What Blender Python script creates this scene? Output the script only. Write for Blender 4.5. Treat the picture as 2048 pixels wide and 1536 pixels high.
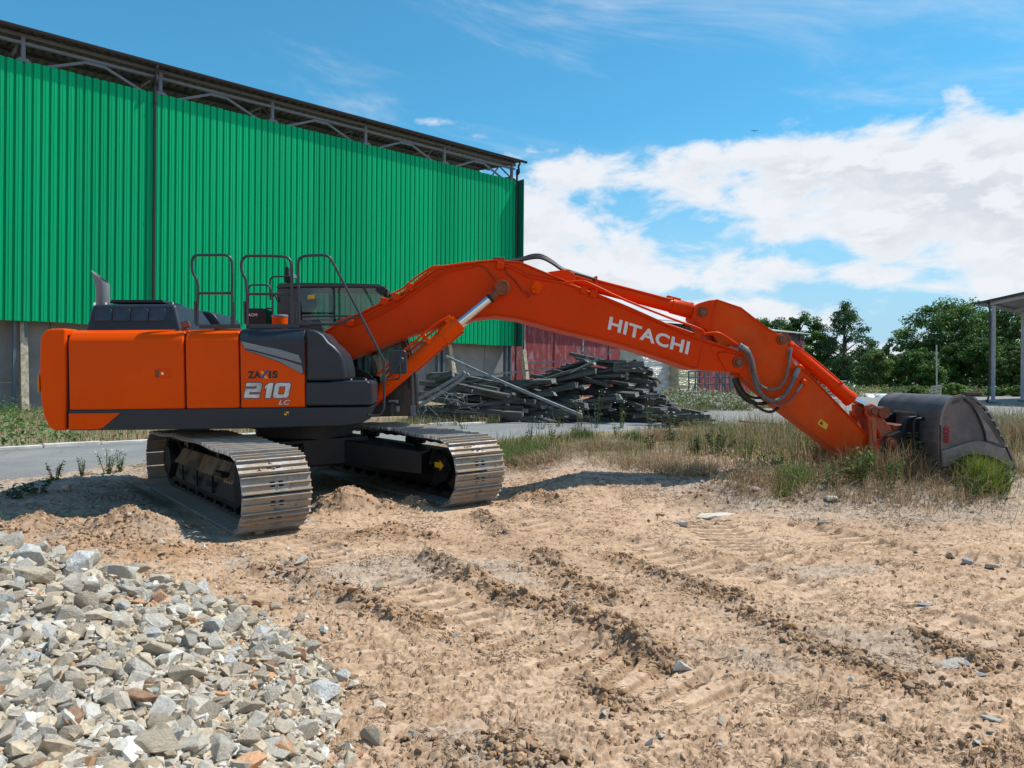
import bpy, bmesh, math, random
import numpy as np
from mathutils import Vector, Matrix, noise as mnoise
from math import radians, sin, cos, pi, atan2, sqrt

for _o in list(bpy.data.objects):
    bpy.data.objects.remove(_o)
SC = bpy.context.scene
COL = SC.collection
random.seed(7)
RNG = np.random.default_rng(7)

# ------------------------------------------------------------------ camera
F = 1500.0            # focal length in pixels of the 2048 x 1536 photograph
ROLL = 0.008
CAMH = 1.65
CR = Vector((cos(ROLL), 0, sin(ROLL)))
CU = Vector((-sin(ROLL), 0, cos(ROLL)))
CF = Vector((0, 1, 0))
CAM = Vector((0, 0, CAMH))
cam_data = bpy.data.cameras.new('camera')
cam_data.sensor_width = 36.0
cam_data.lens = 36.0 * F / 2048.0
cam_data.clip_start = 0.05
cam_data.clip_end = 5000
cam = bpy.data.objects.new('camera', cam_data)
COL.objects.link(cam)
cam.matrix_world = Matrix(((CR.x, CU.x, -CF.x, CAM.x), (CR.y, CU.y, -CF.y, CAM.y), (CR.z, CU.z, -CF.z, CAM.z), (0, 0, 0, 1)))
SC.camera = cam

# ------------------------------------------------------------------ light
SUN_EL = radians(58)
SUN_AZ = radians(17)            # from +X towards +Y
sun_dir = Vector((cos(SUN_EL) * cos(SUN_AZ), cos(SUN_EL) * sin(SUN_AZ), sin(SUN_EL)))
sl = bpy.data.lights.new('sun', 'SUN')
sl.energy = 5.0
sl.angle = radians(0.53)
sl.color = (1.0, 0.955, 0.88)
sun = bpy.data.objects.new('sun', sl)
COL.objects.link(sun)
sun.rotation_euler = sun_dir.to_track_quat('Z', 'Y').to_euler()
sun.location = (20, 5, 40)

SC.view_settings.view_transform = 'Standard'
SC.view_settings.look = 'None'
SC.view_settings.exposure = 0.0
SC.view_settings.gamma = 1.0
SC.view_settings.use_curve_mapping = False
SC.render.engine = 'CYCLES'
try:
    SC.cycles.use_denoising = True
    SC.cycles.max_bounces = 7
    SC.cycles.diffuse_bounces = 3
    SC.cycles.glossy_bounces = 3
    SC.cycles.transmission_bounces = 5
    SC.cycles.transparent_max_bounces = 10
    SC.cycles.sample_clamp_indirect = 6.0
    SC.cycles.caustics_reflective = False
    SC.cycles.caustics_refractive = False
except Exception:
    pass


class NT:
    """small helper to write node trees"""
    def __init__(self, tree):
        self.t = tree
        tree.nodes.clear()

    def n(self, typ, **kw):
        nd = self.t.nodes.new(typ)
        for k, v in kw.items():
            setattr(nd, k, v)
        return nd

    def set(self, sock, v):
        if hasattr(v, 'is_linked') or isinstance(v, bpy.types.NodeSocket):
            self.t.links.new(v, sock)
        else:
            if isinstance(v, (tuple, list)) and len(v) == 3 and sock.type == 'RGBA':
                v = (*v, 1)
            sock.default_value = v

    def m(self, op, a, b=None, c=None, clamp=False):
        nd = self.n('ShaderNodeMath', operation=op, use_clamp=clamp)
        for i, v in enumerate((a, b, c)):
            if v is not None:
                self.set(nd.inputs[i], v)
        return nd.outputs[0]

    def vm(self, op, a, b=None):
        nd = self.n('ShaderNodeVectorMath', operation=op)
        self.set(nd.inputs[0], a)
        if b is not None:
            self.set(nd.inputs[1], b)
        return nd.outputs[0]

    def noise(self, vec, scale, detail=4.0, rough=0.55, dist=0.0, dims='3D'):
        nd = self.n('ShaderNodeTexNoise', noise_dimensions=dims)
        if vec is not None:
            self.set(nd.inputs['Vector'], vec)
        nd.inputs['Scale'].default_value = scale
        nd.inputs['Detail'].default_value = detail
        nd.inputs['Roughness'].default_value = rough
        nd.inputs['Distortion'].default_value = dist
        return nd.outputs['Fac']

    def ss(self, v, lo, hi, a=0.0, b=1.0):
        nd = self.n('ShaderNodeMapRange', interpolation_type='SMOOTHSTEP')
        self.set(nd.inputs[0], v)
        for i, x in enumerate((lo, hi, a, b)):
            self.set(nd.inputs[i + 1], x)
        return nd.outputs[0]

    def mix(self, f, a, b, blend='MIX'):
        nd = self.n('ShaderNodeMix', data_type='RGBA', blend_type=blend)
        self.set(nd.inputs[0], f)
        self.set(nd.inputs[6], a)
        self.set(nd.inputs[7], b)
        return nd.outputs[2]

    def comb(self, x, y, z):
        nd = self.n('ShaderNodeCombineXYZ')
        for i, v in enumerate((x, y, z)):
            self.set(nd.inputs[i], v)
        return nd.outputs[0]

    def sep(self, v):
        nd = self.n('ShaderNodeSeparateXYZ')
        self.set(nd.inputs[0], v)
        return nd.outputs

    def link(self, a, b):
        self.t.links.new(a, b)


# sky with cumulus: a function of the view direction, the same all round the horizon
world = bpy.data.worlds.new('World')
SC.world = world
world.use_nodes = True
W = NT(world.node_tree)
sky = W.n('ShaderNodeTexSky', sky_type='NISHITA')
sky.sun_disc = False
sky.sun_elevation = SUN_EL
sky.sun_rotation = radians(90) - SUN_AZ
sky.altitude = 300
sky.air_density = 1.0
sky.dust_density = 0.6
sky.ozone_density = 2.0
tc = W.n('ShaderNodeTexCoord')
dx, dy, dz = W.sep(tc.outputs['Generated'])
az = W.m('ARCTAN2', dx, dy)
el = W.m('ARCSINE', dz)


def cloud_density(off):
    e2 = W.m('ADD', el, off)
    # stretched sideways near the horizon, puffier higher up
    v = W.comb(W.m('MULTIPLY', az, 3.1), W.m('MULTIPLY', e2, 6.2), 0.0)
    big = W.noise(v, 1.25, 3.0, 0.5, 0.25)
    fine = W.noise(v, 3.4, 11.0, 0.60, 0.25)
    d = W.m('ADD', W.m('MULTIPLY', big, 0.42), W.m('MULTIPLY', fine, 0.78))
    d = W.m('SUBTRACT', d, 0.05)
    return d, e2


def blob(a0, e0, ra, re, amp):
    a = W.m('DIVIDE', W.m('SUBTRACT', az, a0), ra)
    e = W.m('DIVIDE', W.m('SUBTRACT', el, e0), re)
    r2 = W.m('ADD', W.m('MULTIPLY', a, a), W.m('MULTIPLY', e, e))
    return W.m('MULTIPLY', W.m('EXPONENT', W.m('MULTIPLY', r2, -1.0)), amp)


d0, _e = cloud_density(0.0)
d1, _e = cloud_density(0.022)
# cumulus deck stands in the lower twenty degrees; above that only torn wisps
cover = W.ss(el, 0.37, 0.255, -0.30, 0.100)
cover = W.m('ADD', cover, W.ss(el, 0.50, 0.9, 0.0, 0.10))
for bl in [(0.62, 0.31, 0.22, 0.09, 0.10), (0.40, 0.275, 0.20, 0.055, 0.08), (0.13, 0.295, 0.09, 0.035, 0.10), (0.20, 0.21, 0.14, 0.022, -0.13),
           (0.05, 0.20, 0.09, 0.06, 0.10), (0.36, 0.165, 0.05, 0.016, -0.20), (0.42, 0.155, 0.04, 0.012, -0.12), (0.30, 0.115, 0.14, 0.012, -0.14), (0.52, 0.085, 0.10, 0.03, -0.17),
           (0.26, 0.155, 0.12, 0.03, 0.10), (0.55, 0.19, 0.2, 0.07, 0.10), (-0.08, 0.44, 0.03, 0.03, 0.17), (-0.12, 0.335, 0.06, 0.012, 0.30),
           (0.30, 0.50, 0.12, 0.015, 0.2), (-0.20, 0.48, 0.10, 0.02, 0.2), (-0.60, 0.42, 0.05, 0.03, 0.2), (-0.055, 0.425, 0.03, 0.02, 0.10), (-0.13, 0.485, 0.03, 0.012, 0.25), (-0.58, 0.455, 0.06, 0.02, 0.22), (0.16, 0.245, 0.05, 0.02, -0.10), (0.09, 0.245, 0.03, 0.012, -0.10)]:
    cover = W.m('ADD', cover, blob(*bl))
dens = W.m('ADD', d0, cover)
mask = W.ss(dens, 0.52, 0.70)
mask = W.m('POWER', mask, 0.85)
# thin high streaks
ci = W.noise(W.comb(W.m('MULTIPLY', az, 2.2), W.m('ADD', W.m('MULTIPLY', el, 9.0), W.m('MULTIPLY', az, 1.6)), 3.0), 1.1, 9.0, 0.62, 0.5)
mask = W.m('MAXIMUM', mask, W.m('MULTIPLY', W.ss(ci, 0.50, 0.78), 0.42))
# brighter where the density falls off upwards (sunlit tops), greyer underneath
lit = W.ss(W.m('SUBTRACT', d0, d1), -0.055, 0.075)
thick = W.ss(dens, 0.60, 0.86)
ccol = W.mix(W.m('MULTIPLY', W.m('SUBTRACT', 1.0, lit), thick), (8.9, 9.1, 9.5), (7.0, 7.3, 7.9))
hs = W.n('ShaderNodeHueSaturation')
W.link(sky.outputs[0], hs.inputs['Color'])
hs.inputs['Saturation'].default_value = 1.0
hs.inputs['Value'].default_value = 1.0
blue = W.mix(1.0, hs.outputs[0], (0.60, 1.54, 1.66), 'MULTIPLY')
hazy = W.mix(W.ss(el, 0.34, 0.0, 0.0, 0.92), blue, (4.6, 6.4, 8.3))
skyc = W.mix(W.m('MULTIPLY', mask, 0.96), hazy, ccol)
bg = W.n('ShaderNodeBackground')
W.link(skyc, bg.inputs['Color'])
bg.inputs['Strength'].default_value = 0.10
wo = W.n('ShaderNodeOutputWorld')
W.link(bg.outputs[0], wo.inputs['Surface'])


# ------------------------------------------------------------------ picking helpers (pixel of the photograph -> place in the world)
def ray(px, py):
    return (CF + CR * ((px - 1024) / F) - CU * ((py - 768) / F))


def at_depth(px, py, Y):
    d = ray(px, py)
    return CAM + d * (Y / d.y)


# ------------------------------------------------------------------ mesh builder
class MB:
    def __init__(self):
        self.v, self.f, self.mi = [], [], []
        self.cur = 0

    def add(self, verts, faces):
        b = len(self.v)
        self.v += [tuple(x) for x in verts]
        self.f += [tuple(b + i for i in fc) for fc in faces]
        self.mi += [self.cur] * len(faces)
        return self

    def box(self, lo, hi):
        x0, y0, z0 = lo
        x1, y1, z1 = hi
        return self.add([(x0, y0, z0), (x1, y0, z0), (x1, y1, z0), (x0, y1, z0), (x0, y0, z1), (x1, y0, z1), (x1, y1, z1), (x0, y1, z1)],
                        [(0, 3, 2, 1), (4, 5, 6, 7), (0, 1, 5, 4), (1, 2, 6, 5), (2, 3, 7, 6), (3, 0, 4, 7)])

    def obox(self, c, ax, ay, az_):
        c, ax, ay, az_ = Vector(c), Vector(ax), Vector(ay), Vector(az_)
        vs = [c + ax * i + ay * j + az_ * k for k in (-1, 1) for (i, j) in ((-1, -1), (1, -1), (1, 1), (-1, 1))]
        return self.add(vs, [(0, 3, 2, 1), (4, 5, 6, 7), (0, 1, 5, 4), (1, 2, 6, 5), (2, 3, 7, 6), (3, 0, 4, 7)])

    def beam(self, p0, p1, w, h, up=(0, 0, 1)):
        p0, p1 = Vector(p0), Vector(p1)
        d = (p1 - p0)
        L = d.length
        d.normalize()
        s = d.cross(Vector(up))
        if s.length < 1e-4:
            s = d.cross(Vector((0, 1, 0)))
        s.normalize()
        u = s.cross(d)
        return self.obox((p0 + p1) / 2, d * (L / 2), s * (w / 2), u * (h / 2))

    def prism(self, prof, v0, v1):
        """profile of (u, w) points swept along v"""
        n = len(prof)
        area = sum(prof[i][0] * prof[(i + 1) % n][1] - prof[(i + 1) % n][0] * prof[i][1] for i in range(n))
        if area < 0:
            prof = prof[::-1]
        vs = [(p[0], v0, p[1]) for p in prof] + [(p[0], v1, p[1]) for p in prof]
        fs = [tuple(range(n)), tuple(range(2 * n - 1, n - 1, -1))]
        for i in range(n):
            j = (i + 1) % n
            fs.append((i, i + n, j + n, j))
        return self.add(vs, fs)

    def prism_u(self, prof, u0, u1):
        """profile of (v, w) points swept along u"""
        n = len(prof)
        area = sum(prof[i][0] * prof[(i + 1) % n][1] - prof[(i + 1) % n][0] * prof[i][1] for i in range(n))
        if area < 0:
            prof = prof[::-1]
        vs = [(u0, p[0], p[1]) for p in prof] + [(u1, p[0], p[1]) for p in prof]
        fs = [tuple(range(n - 1, -1, -1)), tuple(range(n, 2 * n))]
        for i in range(n):
            j = (i + 1) % n
            fs.append((i, j, j + n, i + n))
        return self.add(vs, fs)

    def strip(self, pts, t, v0, v1):
        """a plate of thickness t that follows an open (u, w) polyline"""
        n = len(pts)
        off = []
        for i in range(n):
            a = Vector(pts[max(0, i - 1)])
            b = Vector(pts[min(n - 1, i + 1)])
            d = (b - a).normalized()
            nn = Vector((-d.y, d.x))
            off.append((pts[i][0] + nn.x * t, pts[i][1] + nn.y * t))
        vs, fs = [], []
        for i in range(n):
            vs += [(pts[i][0], v0, pts[i][1]), (off[i][0], v0, off[i][1]), (off[i][0], v1, off[i][1]), (pts[i][0], v1, pts[i][1])]
        for i in range(n - 1):
            a, b = 4 * i, 4 * i + 4
            for k in range(4):
                l = (k + 1) % 4
                fs.append((a + k, a + l, b + l, b + k))
        fs.append((0, 3, 2, 1))
        e = 4 * (n - 1)
        fs.append((e, e + 1, e + 2, e + 3))
        return self.add(vs, fs)

    def cyl(self, p0, p1, r0, r1=None, n=20, caps=True):
        r1 = r0 if r1 is None else r1
        p0, p1 = Vector(p0), Vector(p1)
        d = (p1 - p0).normalized()
        a = d.orthogonal().normalized()
        b = d.cross(a)
        vs = []
        for p, r in ((p0, r0), (p1, r1)):
            for i in range(n):
                t = 2 * pi * i / n
                vs.append(p + a * (r * cos(t)) + b * (r * sin(t)))
        fs = [(i, (i + 1) % n, n + (i + 1) % n, n + i) for i in range(n)]
        if caps:
            fs.append(tuple(range(n - 1, -1, -1)))
            fs.append(tuple(range(n, 2 * n)))
        return self.add(vs, fs)

    def lathe(self, p0, axis, prof, n=24):
        """profile of (distance along the axis, radius)"""
        p0 = Vector(p0)
        d = Vector(axis).normalized()
        a = d.orthogonal().normalized()
        b = d.cross(a)
        vs = []
        for s, r in prof:
            for i in range(n):
                t = 2 * pi * i / n
                vs.append(p0 + d * s + a * (r * cos(t)) + b * (r * sin(t)))
        fs = []
        for k in range(len(prof) - 1):
            for i in range(n):
                j = (i + 1) % n
                fs.append((k * n + i, k * n + j, (k + 1) * n + j, (k + 1) * n + i))
        fs.append(tuple(range(n - 1, -1, -1)))
        m = (len(prof) - 1) * n
        fs.append(tuple(range(m, m + n)))
        return self.add(vs, fs)

    def tube(self, pts, r, n=8, smooth=3, closed=False):
        pts = [Vector(p) for p in pts]
        if smooth and len(pts) > 2:
            out = []
            for i in range(len(pts) - 1):
                p0 = pts[max(i - 1, 0)]
                p1, p2 = pts[i], pts[i + 1]
                p3 = pts[min(i + 2, len(pts) - 1)]
                for k in range(smooth):
                    t = k / smooth
                    out.append(0.5 * ((2 * p1) + (p2 - p0) * t + (2 * p0 - 5 * p1 + 4 * p2 - p3) * t * t + (3 * p1 - p0 - 3 * p2 + p3) * t ** 3))
            out.append(pts[-1])
            pts = out
        m = len(pts)
        vs, fs = [], []
        a = None
        for i in range(m):
            d = (pts[min(i + 1, m - 1)] - pts[max(i - 1, 0)]).normalized()
            if a is None:
                a = d.orthogonal().normalized()
            a = (a - d * a.dot(d)).normalized()
            b = d.cross(a)
            rr = r[i * (len(r) - 1) // max(1, m - 1)] if isinstance(r, (list, tuple)) else r
            for k in range(n):
                t = 2 * pi * k / n
                vs.append(pts[i] + a * (rr * cos(t)) + b * (rr * sin(t)))
        for i in range(m - 1):
            for k in range(n):
                l = (k + 1) % n
                fs.append((i * n + k, i * n + l, (i + 1) * n + l, (i + 1) * n + k))
        fs.append(tuple(range(n - 1, -1, -1)))
        fs.append(tuple(range((m - 1) * n, m * n)))
        return self.add(vs, fs)

    def mesh(self, name, mats, smooth=None):
        me = bpy.data.meshes.new(name)
        me.from_pydata(self.v, [], self.f)
        mats = mats if isinstance(mats, (list, tuple)) else [mats]
        for m_ in mats:
            me.materials.append(m_)
        if len(mats) > 1:
            me.polygons.foreach_set('material_index', self.mi)
        if smooth is not None:
            me.polygons.foreach_set('use_smooth', [True] * len(me.polygons))
            try:
                me.set_sharp_from_angle(angle=radians(smooth))
            except Exception:
                pass
        me.update()
        return me

    def build(self, name, mats, parent=None, smooth=None, bevel=0.0, seg=2, fix=False):
        me = self.mesh(name, mats, smooth)
        if fix:
            bm = bmesh.new()
            bm.from_mesh(me)
            bmesh.ops.recalc_face_normals(bm, faces=bm.faces)
            bm.to_mesh(me)
            bm.free()
        o = bpy.data.objects.new(name, me)
        COL.objects.link(o)
        if parent is not None:
            o.parent = parent
        if bevel > 0:
            if smooth is None:
                me.polygons.foreach_set('use_smooth', [True] * len(me.polygons))
                try:
                    me.set_sharp_from_angle(angle=radians(40))
                except Exception:
                    pass
            b = o.modifiers.new('bevel', 'BEVEL')
            b.width = bevel
            b.segments = seg
            b.limit_method = 'ANGLE'
            b.angle_limit = radians(28)
            b.harden_normals = True
        return o


def link_mesh(name, me, parent=None):
    o = bpy.data.objects.new(name, me)
    COL.objects.link(o)
    if parent is not None:
        o.parent = parent
    return o


def tag(o, label=None, cat=None, group=None, kind=None):
    for k, v in (('label', label), ('category', cat), ('group', group), ('kind', kind)):
        if v:
            o[k] = v
    return o


def empty(name, loc=(0, 0, 0), rz=0.0):
    o = bpy.data.objects.new(name, None)
    o.empty_display_size = 0.3
    COL.objects.link(o)
    o.location = loc
    o.rotation_euler = (0, 0, rz)
    return o


def np_mesh(name, V, Fq, mats, col=None, smooth=False, mi=None):
    """mesh from numpy arrays; Fq is (n,3) or (n,4); col is (nv,3) stored as the colour attribute 'col'"""
    me = bpy.data.meshes.new(name)
    V = np.asarray(V, np.float32)
    Fq = np.asarray(Fq, np.int32)
    nf, k = Fq.shape
    me.vertices.add(len(V))
    me.vertices.foreach_set('co', V.ravel())
    me.loops.add(nf * k)
    me.loops.foreach_set('vertex_index', Fq.ravel())
    me.polygons.add(nf)
    me.polygons.foreach_set('loop_start', np.arange(0, nf * k, k, dtype=np.int32))
    try:
        me.polygons.foreach_set('loop_total', np.full(nf, k, np.int32))
    except Exception:
        pass
    me.polygons.foreach_set('use_smooth', np.full(nf, smooth))
    for m_ in (mats if isinstance(mats, (list, tuple)) else [mats]):
        me.materials.append(m_)
    if mi is not None:
        me.polygons.foreach_set('material_index', np.asarray(mi, np.int32))
    if col is not None:
        at = me.attributes.new('col', 'FLOAT_COLOR', 'POINT')
        c4 = np.ones((len(V), 4), np.float32)
        c4[:, :3] = col
        at.data.foreach_set('color', c4.ravel())
    me.update(calc_edges=True)
    me.validate()
    return me


# ------------------------------------------------------------------ vectorised noise
_perm = np.random.default_rng(3).permutation(256)
_perm = np.concatenate([_perm, _perm, _perm])
_grad = np.array([(cos(t), sin(t)) for t in np.linspace(0, 2 * pi, 16, endpoint=False)])


def perlin(x, y, seed=0):
    x = np.asarray(x, float) + seed * 17.31
    y = np.asarray(y, float) + seed * 9.73
    xi = np.floor(x).astype(np.int64)
    yi = np.floor(y).astype(np.int64)
    xf, yf = x - xi, y - yi
    xi &= 255
    yi &= 255
    u = xf * xf * xf * (xf * (xf * 6 - 15) + 10)
    v = yf * yf * yf * (yf * (yf * 6 - 15) + 10)

    def g(ix, iy, fx, fy):
        h = _perm[_perm[ix & 255] + (iy & 255)] & 15
        return _grad[h, 0] * fx + _grad[h, 1] * fy
    a = g(xi, yi, xf, yf)
    b = g(xi + 1, yi, xf - 1, yf)
    c = g(xi, yi + 1, xf, yf - 1)
    d = g(xi + 1, yi + 1, xf - 1, yf - 1)
    return (a + u * (b - a)) * (1 - v) + (c + u * (d - c)) * v


def fbm(x, y, seed=0, octv=4, gain=0.5, lac=2.03):
    s, a = 0.0, 1.0
    for i in range(octv):
        s = s + a * perlin(x, y, seed + i)
        x, y, a = x * lac, y * lac, a * gain
    return s


def sst(x, a, b):
    t = np.clip((np.asarray(x, float) - a) / (b - a), 0, 1)
    return t * t * (3 - 2 * t)


# ------------------------------------------------------------------ materials
def new_mat(name):
    m_ = bpy.data.materials.new(name)
    m_.use_nodes = True
    T = NT(m_.node_tree)
    out = T.n('ShaderNodeOutputMaterial')
    bs = T.n('ShaderNodeBsdfPrincipled')
    T.link(bs.outputs[0], out.inputs[0])
    return m_, T, bs, out


def plain(name, col, rough=0.5, metal=0.0, var=0.12, scale=3.0, bump=0.0, bscale=60.0, spec=None, coat=0.0, dirt=0.0, dirtcol=(0.30, 0.23, 0.16), dscale=2.5, dlo=0.5, dhi=0.75):
    """procedural surface: base colour with slow variation, optional dust and fine relief"""
    m_, T, bs, out = new_mat(name)
    tc = T.n('ShaderNodeTexCoord').outputs['Object']
    c = tuple(col)
    base = c
    if var > 0:
        f = T.noise(tc, scale, 6.0, 0.6)
        base = T.mix(T.ss(f, 0.3, 0.7), tuple(x * (1 - var) for x in c), tuple(min(1, x * (1 + var)) for x in c))
    rg = rough
    if dirt > 0:
        f2 = T.noise(tc, dscale, 8.0, 0.68, 0.3)
        k = T.m('MULTIPLY', T.ss(f2, dlo, dhi), dirt)
        base = T.mix(k, base, dirtcol)
        rg = T.m('ADD', T.m('MULTIPLY', k, 0.85 - rough), rough)
    T.set(bs.inputs['Base Color'], base)
    T.set(bs.inputs['Roughness'], rg)
    bs.inputs['Metallic'].default_value = metal
    if spec is not None:
        bs.inputs['Specular IOR Level'].default_value = spec
    if coat:
        bs.inputs['Coat Weight'].default_value = coat
        bs.inputs['Coat Roughness'].default_value = 0.08
    if bump > 0:
        b = T.n('ShaderNodeBump')
        b.inputs['Strength'].default_value = 1.0
        b.inputs['Distance'].default_value = bump
        T.link(T.noise(tc, bscale, 5.0, 0.6), b.inputs['Height'])
        T.link(b.outputs[0], bs.inputs['Normal'])
    return m_


M = {}
M['orange'] = plain('orange_paint', (0.80, 0.080, 0.0005), 0.30, var=0.04, scale=1.2, spec=0.10, coat=0.0, dirt=0.22, dirtcol=(0.55, 0.12, 0.02), dscale=1.6, dlo=0.5, dhi=0.85)
M['boom'] = plain('boom_orange_paint', (0.65, 0.046, 0.0005), 0.34, var=0.06, scale=1.0, spec=0.10, coat=0.0, dirt=0.20, dirtcol=(0.50, 0.09, 0.02), dscale=1.3, dlo=0.5, dhi=0.85)
M['boomdusty'] = plain('dusty_orange_paint', (0.64, 0.060, 0.002), 0.45, var=0.08, scale=2.0, spec=0.12, dirt=0.35, dirtcol=(0.45, 0.17, 0.06), dscale=3.0, dlo=0.42, dhi=0.8)
M['grey'] = plain('dark_grey_paint', (0.021, 0.029, 0.040), 0.38, var=0.06, spec=0.35, dirt=0.12, dirtcol=(0.2, 0.2, 0.2), dscale=2.0, dlo=0.5, dhi=0.9)
M['lightgrey'] = plain('light_grey_trim', (0.19, 0.22, 0.26), 0.4, var=0.04)
M['pipegrey'] = plain('exhaust_grey', (0.16, 0.17, 0.18), 0.45, var=0.08)
M['black'] = plain('black_steel', (0.009, 0.011, 0.015), 0.45, var=0.2, spec=0.35, dirt=0.12, dirtcol=(0.10, 0.085, 0.07), dscale=4.0, dlo=0.45, dhi=0.8)
M['rail'] = plain('handrail_paint', (0.030, 0.034, 0.042), 0.35, var=0.1)
M['cabblack'] = plain('cab_black', (0.016, 0.018, 0.022), 0.30, var=0.1, coat=0.2)
M['frame'] = plain('muddy_black_frame', (0.010, 0.011, 0.014), 0.5, var=0.2, spec=0.15, dirt=0.42, dirtcol=(0.11, 0.075, 0.05), dscale=3.5, dlo=0.52, dhi=0.72, bump=0.004, bscale=40)
M['shoe'] = plain('worn_track_steel', (0.33, 0.315, 0.30), 0.52, metal=0.3, var=0.25, scale=9, dirt=0.9, dirtcol=(0.42, 0.32, 0.225), dscale=4.0, dlo=0.38, dhi=0.60, bump=0.003, bscale=70)
M['mudplate'] = plain('mud_covered_plate', (0.05, 0.045, 0.04), 0.85, var=0.3, scale=6, spec=0.15, dirt=0.95, dirtcol=(0.20, 0.14, 0.09), dscale=3.0, dlo=0.36, dhi=0.60, bump=0.01, bscale=25)
M['link'] = plain('dark_track_link', (0.03, 0.026, 0.024), 0.6, var=0.3, dirt=0.5, dirtcol=(0.12, 0.08, 0.05), dscale=8)
M['chrome'] = plain('chrome_rod', (0.75, 0.76, 0.78), 0.12, metal=1.0, var=0.0)
M['hose'] = plain('black_rubber_hose', (0.022, 0.022, 0.024), 0.5, var=0.2)
M['greyhose'] = plain('grey_sleeved_hose', (0.11, 0.11, 0.115), 0.45, var=0.25, scale=30, bump=0.002, bscale=220)
M['pin'] = plain('brown_pin_steel', (0.20, 0.055, 0.025), 0.5, metal=0.2, var=0.25, scale=12)
M['white'] = plain('white_decal', (0.66, 0.67, 0.70), 0.5, var=0.04)
M['chromedecal'] = plain('silver_number_film', (0.55, 0.56, 0.58), 0.3, metal=0.3, var=0.35, scale=7)
M['blackdecal'] = plain('black_decal', (0.012, 0.012, 0.015), 0.4, var=0.0)
M['darkdecal'] = plain('dark_outline_decal', (0.05, 0.055, 0.07), 0.4, var=0.0)
M['purple'] = plain('purple_decal', (0.07, 0.05, 0.28), 0.4, var=0.0)
M['yellow'] = plain('yellow_decal', (0.75, 0.43, 0.02), 0.45, var=0.05)
M['amber'] = plain('amber_reflector', (0.62, 0.19, 0.025), 0.25, var=0.05)
M['red'] = plain('red_badge', (0.42, 0.025, 0.05), 0.5, var=0.1)
M['blue'] = plain('blue_decal', (0.05, 0.19, 0.36), 0.5, var=0.1)
M['paper'] = plain('grey_sticker', (0.42, 0.42, 0.42), 0.5, var=0.25, scale=40)
M['bucket'] = plain('worn_bucket_steel', (0.100, 0.098, 0.102), 0.58, metal=0.1, spec=0.3, var=0.25, scale=3, dirt=0.7, dirtcol=(0.27, 0.205, 0.185), dscale=2.2, dlo=0.42, dhi=0.72, bump=0.002, bscale=50)
M['wear'] = plain('scuffed_wear_plate', (0.19, 0.18, 0.18), 0.45, metal=0.3, var=0.2, scale=8, dirt=0.4, dirtcol=(0.18, 0.14, 0.115), dscale=4)
M['hole'] = plain('dark_hole', (0.004, 0.004, 0.004), 0.9, var=0)
M['seat'] = plain('black_seat_fabric', (0.012, 0.012, 0.014), 0.9, var=0.2)


def glass_mat(name, tint, refl=0.12):
    m_, T, bs, out = new_mat(name)
    tr = T.n('ShaderNodeBsdfTransparent')
    tr.inputs[0].default_value = (*tint, 1)
    gl = T.n('ShaderNodeBsdfGlossy')
    gl.inputs['Roughness'].default_value = 0.03
    fr = T.n('ShaderNodeFresnel')
    fr.inputs[0].default_value = 1.5
    mx = T.n('ShaderNodeMixShader')
    T.set(mx.inputs[0], T.m('MULTIPLY', fr.outputs[0], 1.6, clamp=True))
    T.link(tr.outputs[0], mx.inputs[1])
    T.link(gl.outputs[0], mx.inputs[2])
    T.link(mx.outputs[0], out.inputs[0])
    return m_


M['glass'] = glass_mat('cab_glass', (0.62, 0.70, 0.68))


def attr_mat(name, rough=0.85, transl=0.0, bump=0.0, bscale=60, var=0.0, vscale=20, spec=0.3, bdetail=6.0):
    m_, T, bs, out = new_mat(name)
    at = T.n('ShaderNodeAttribute', attribute_name='col')
    c = at.outputs['Color']
    tc = T.n('ShaderNodeTexCoord').outputs['Object']
    if var > 0:
        f = T.noise(tc, vscale, 8.0, 0.65)
        c = T.mix(1.0, c, T.mix(T.ss(f, 0.28, 0.72), (1 - var,) * 3, (1 + var,) * 3), 'MULTIPLY')
    T.set(bs.inputs['Base Color'], c)
    bs.inputs['Roughness'].default_value = rough
    bs.inputs['Specular IOR Level'].default_value = spec
    if bump > 0:
        b = T.n('ShaderNodeBump')
        b.inputs['Distance'].default_value = bump
        T.link(T.noise(tc, bscale, bdetail, 0.65), b.inputs['Height'])
        T.link(b.outputs[0], bs.inputs['Normal'])
    if transl > 0:
        tl = T.n('ShaderNodeBsdfTranslucent')
        T.link(c, tl.inputs[0])
        mx = T.n('ShaderNodeMixShader')
        mx.inputs[0].default_value = transl
        T.link(bs.outputs[0], mx.inputs[1])
        T.link(tl.outputs[0], mx.inputs[2])
        T.link(mx.outputs[0], out.inputs[0])
    return m_


M['leaf'] = attr_mat('leaf', 0.55, transl=0.34)
M['grassblade'] = attr_mat('grass_blade', 0.6, transl=0.30)


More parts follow.
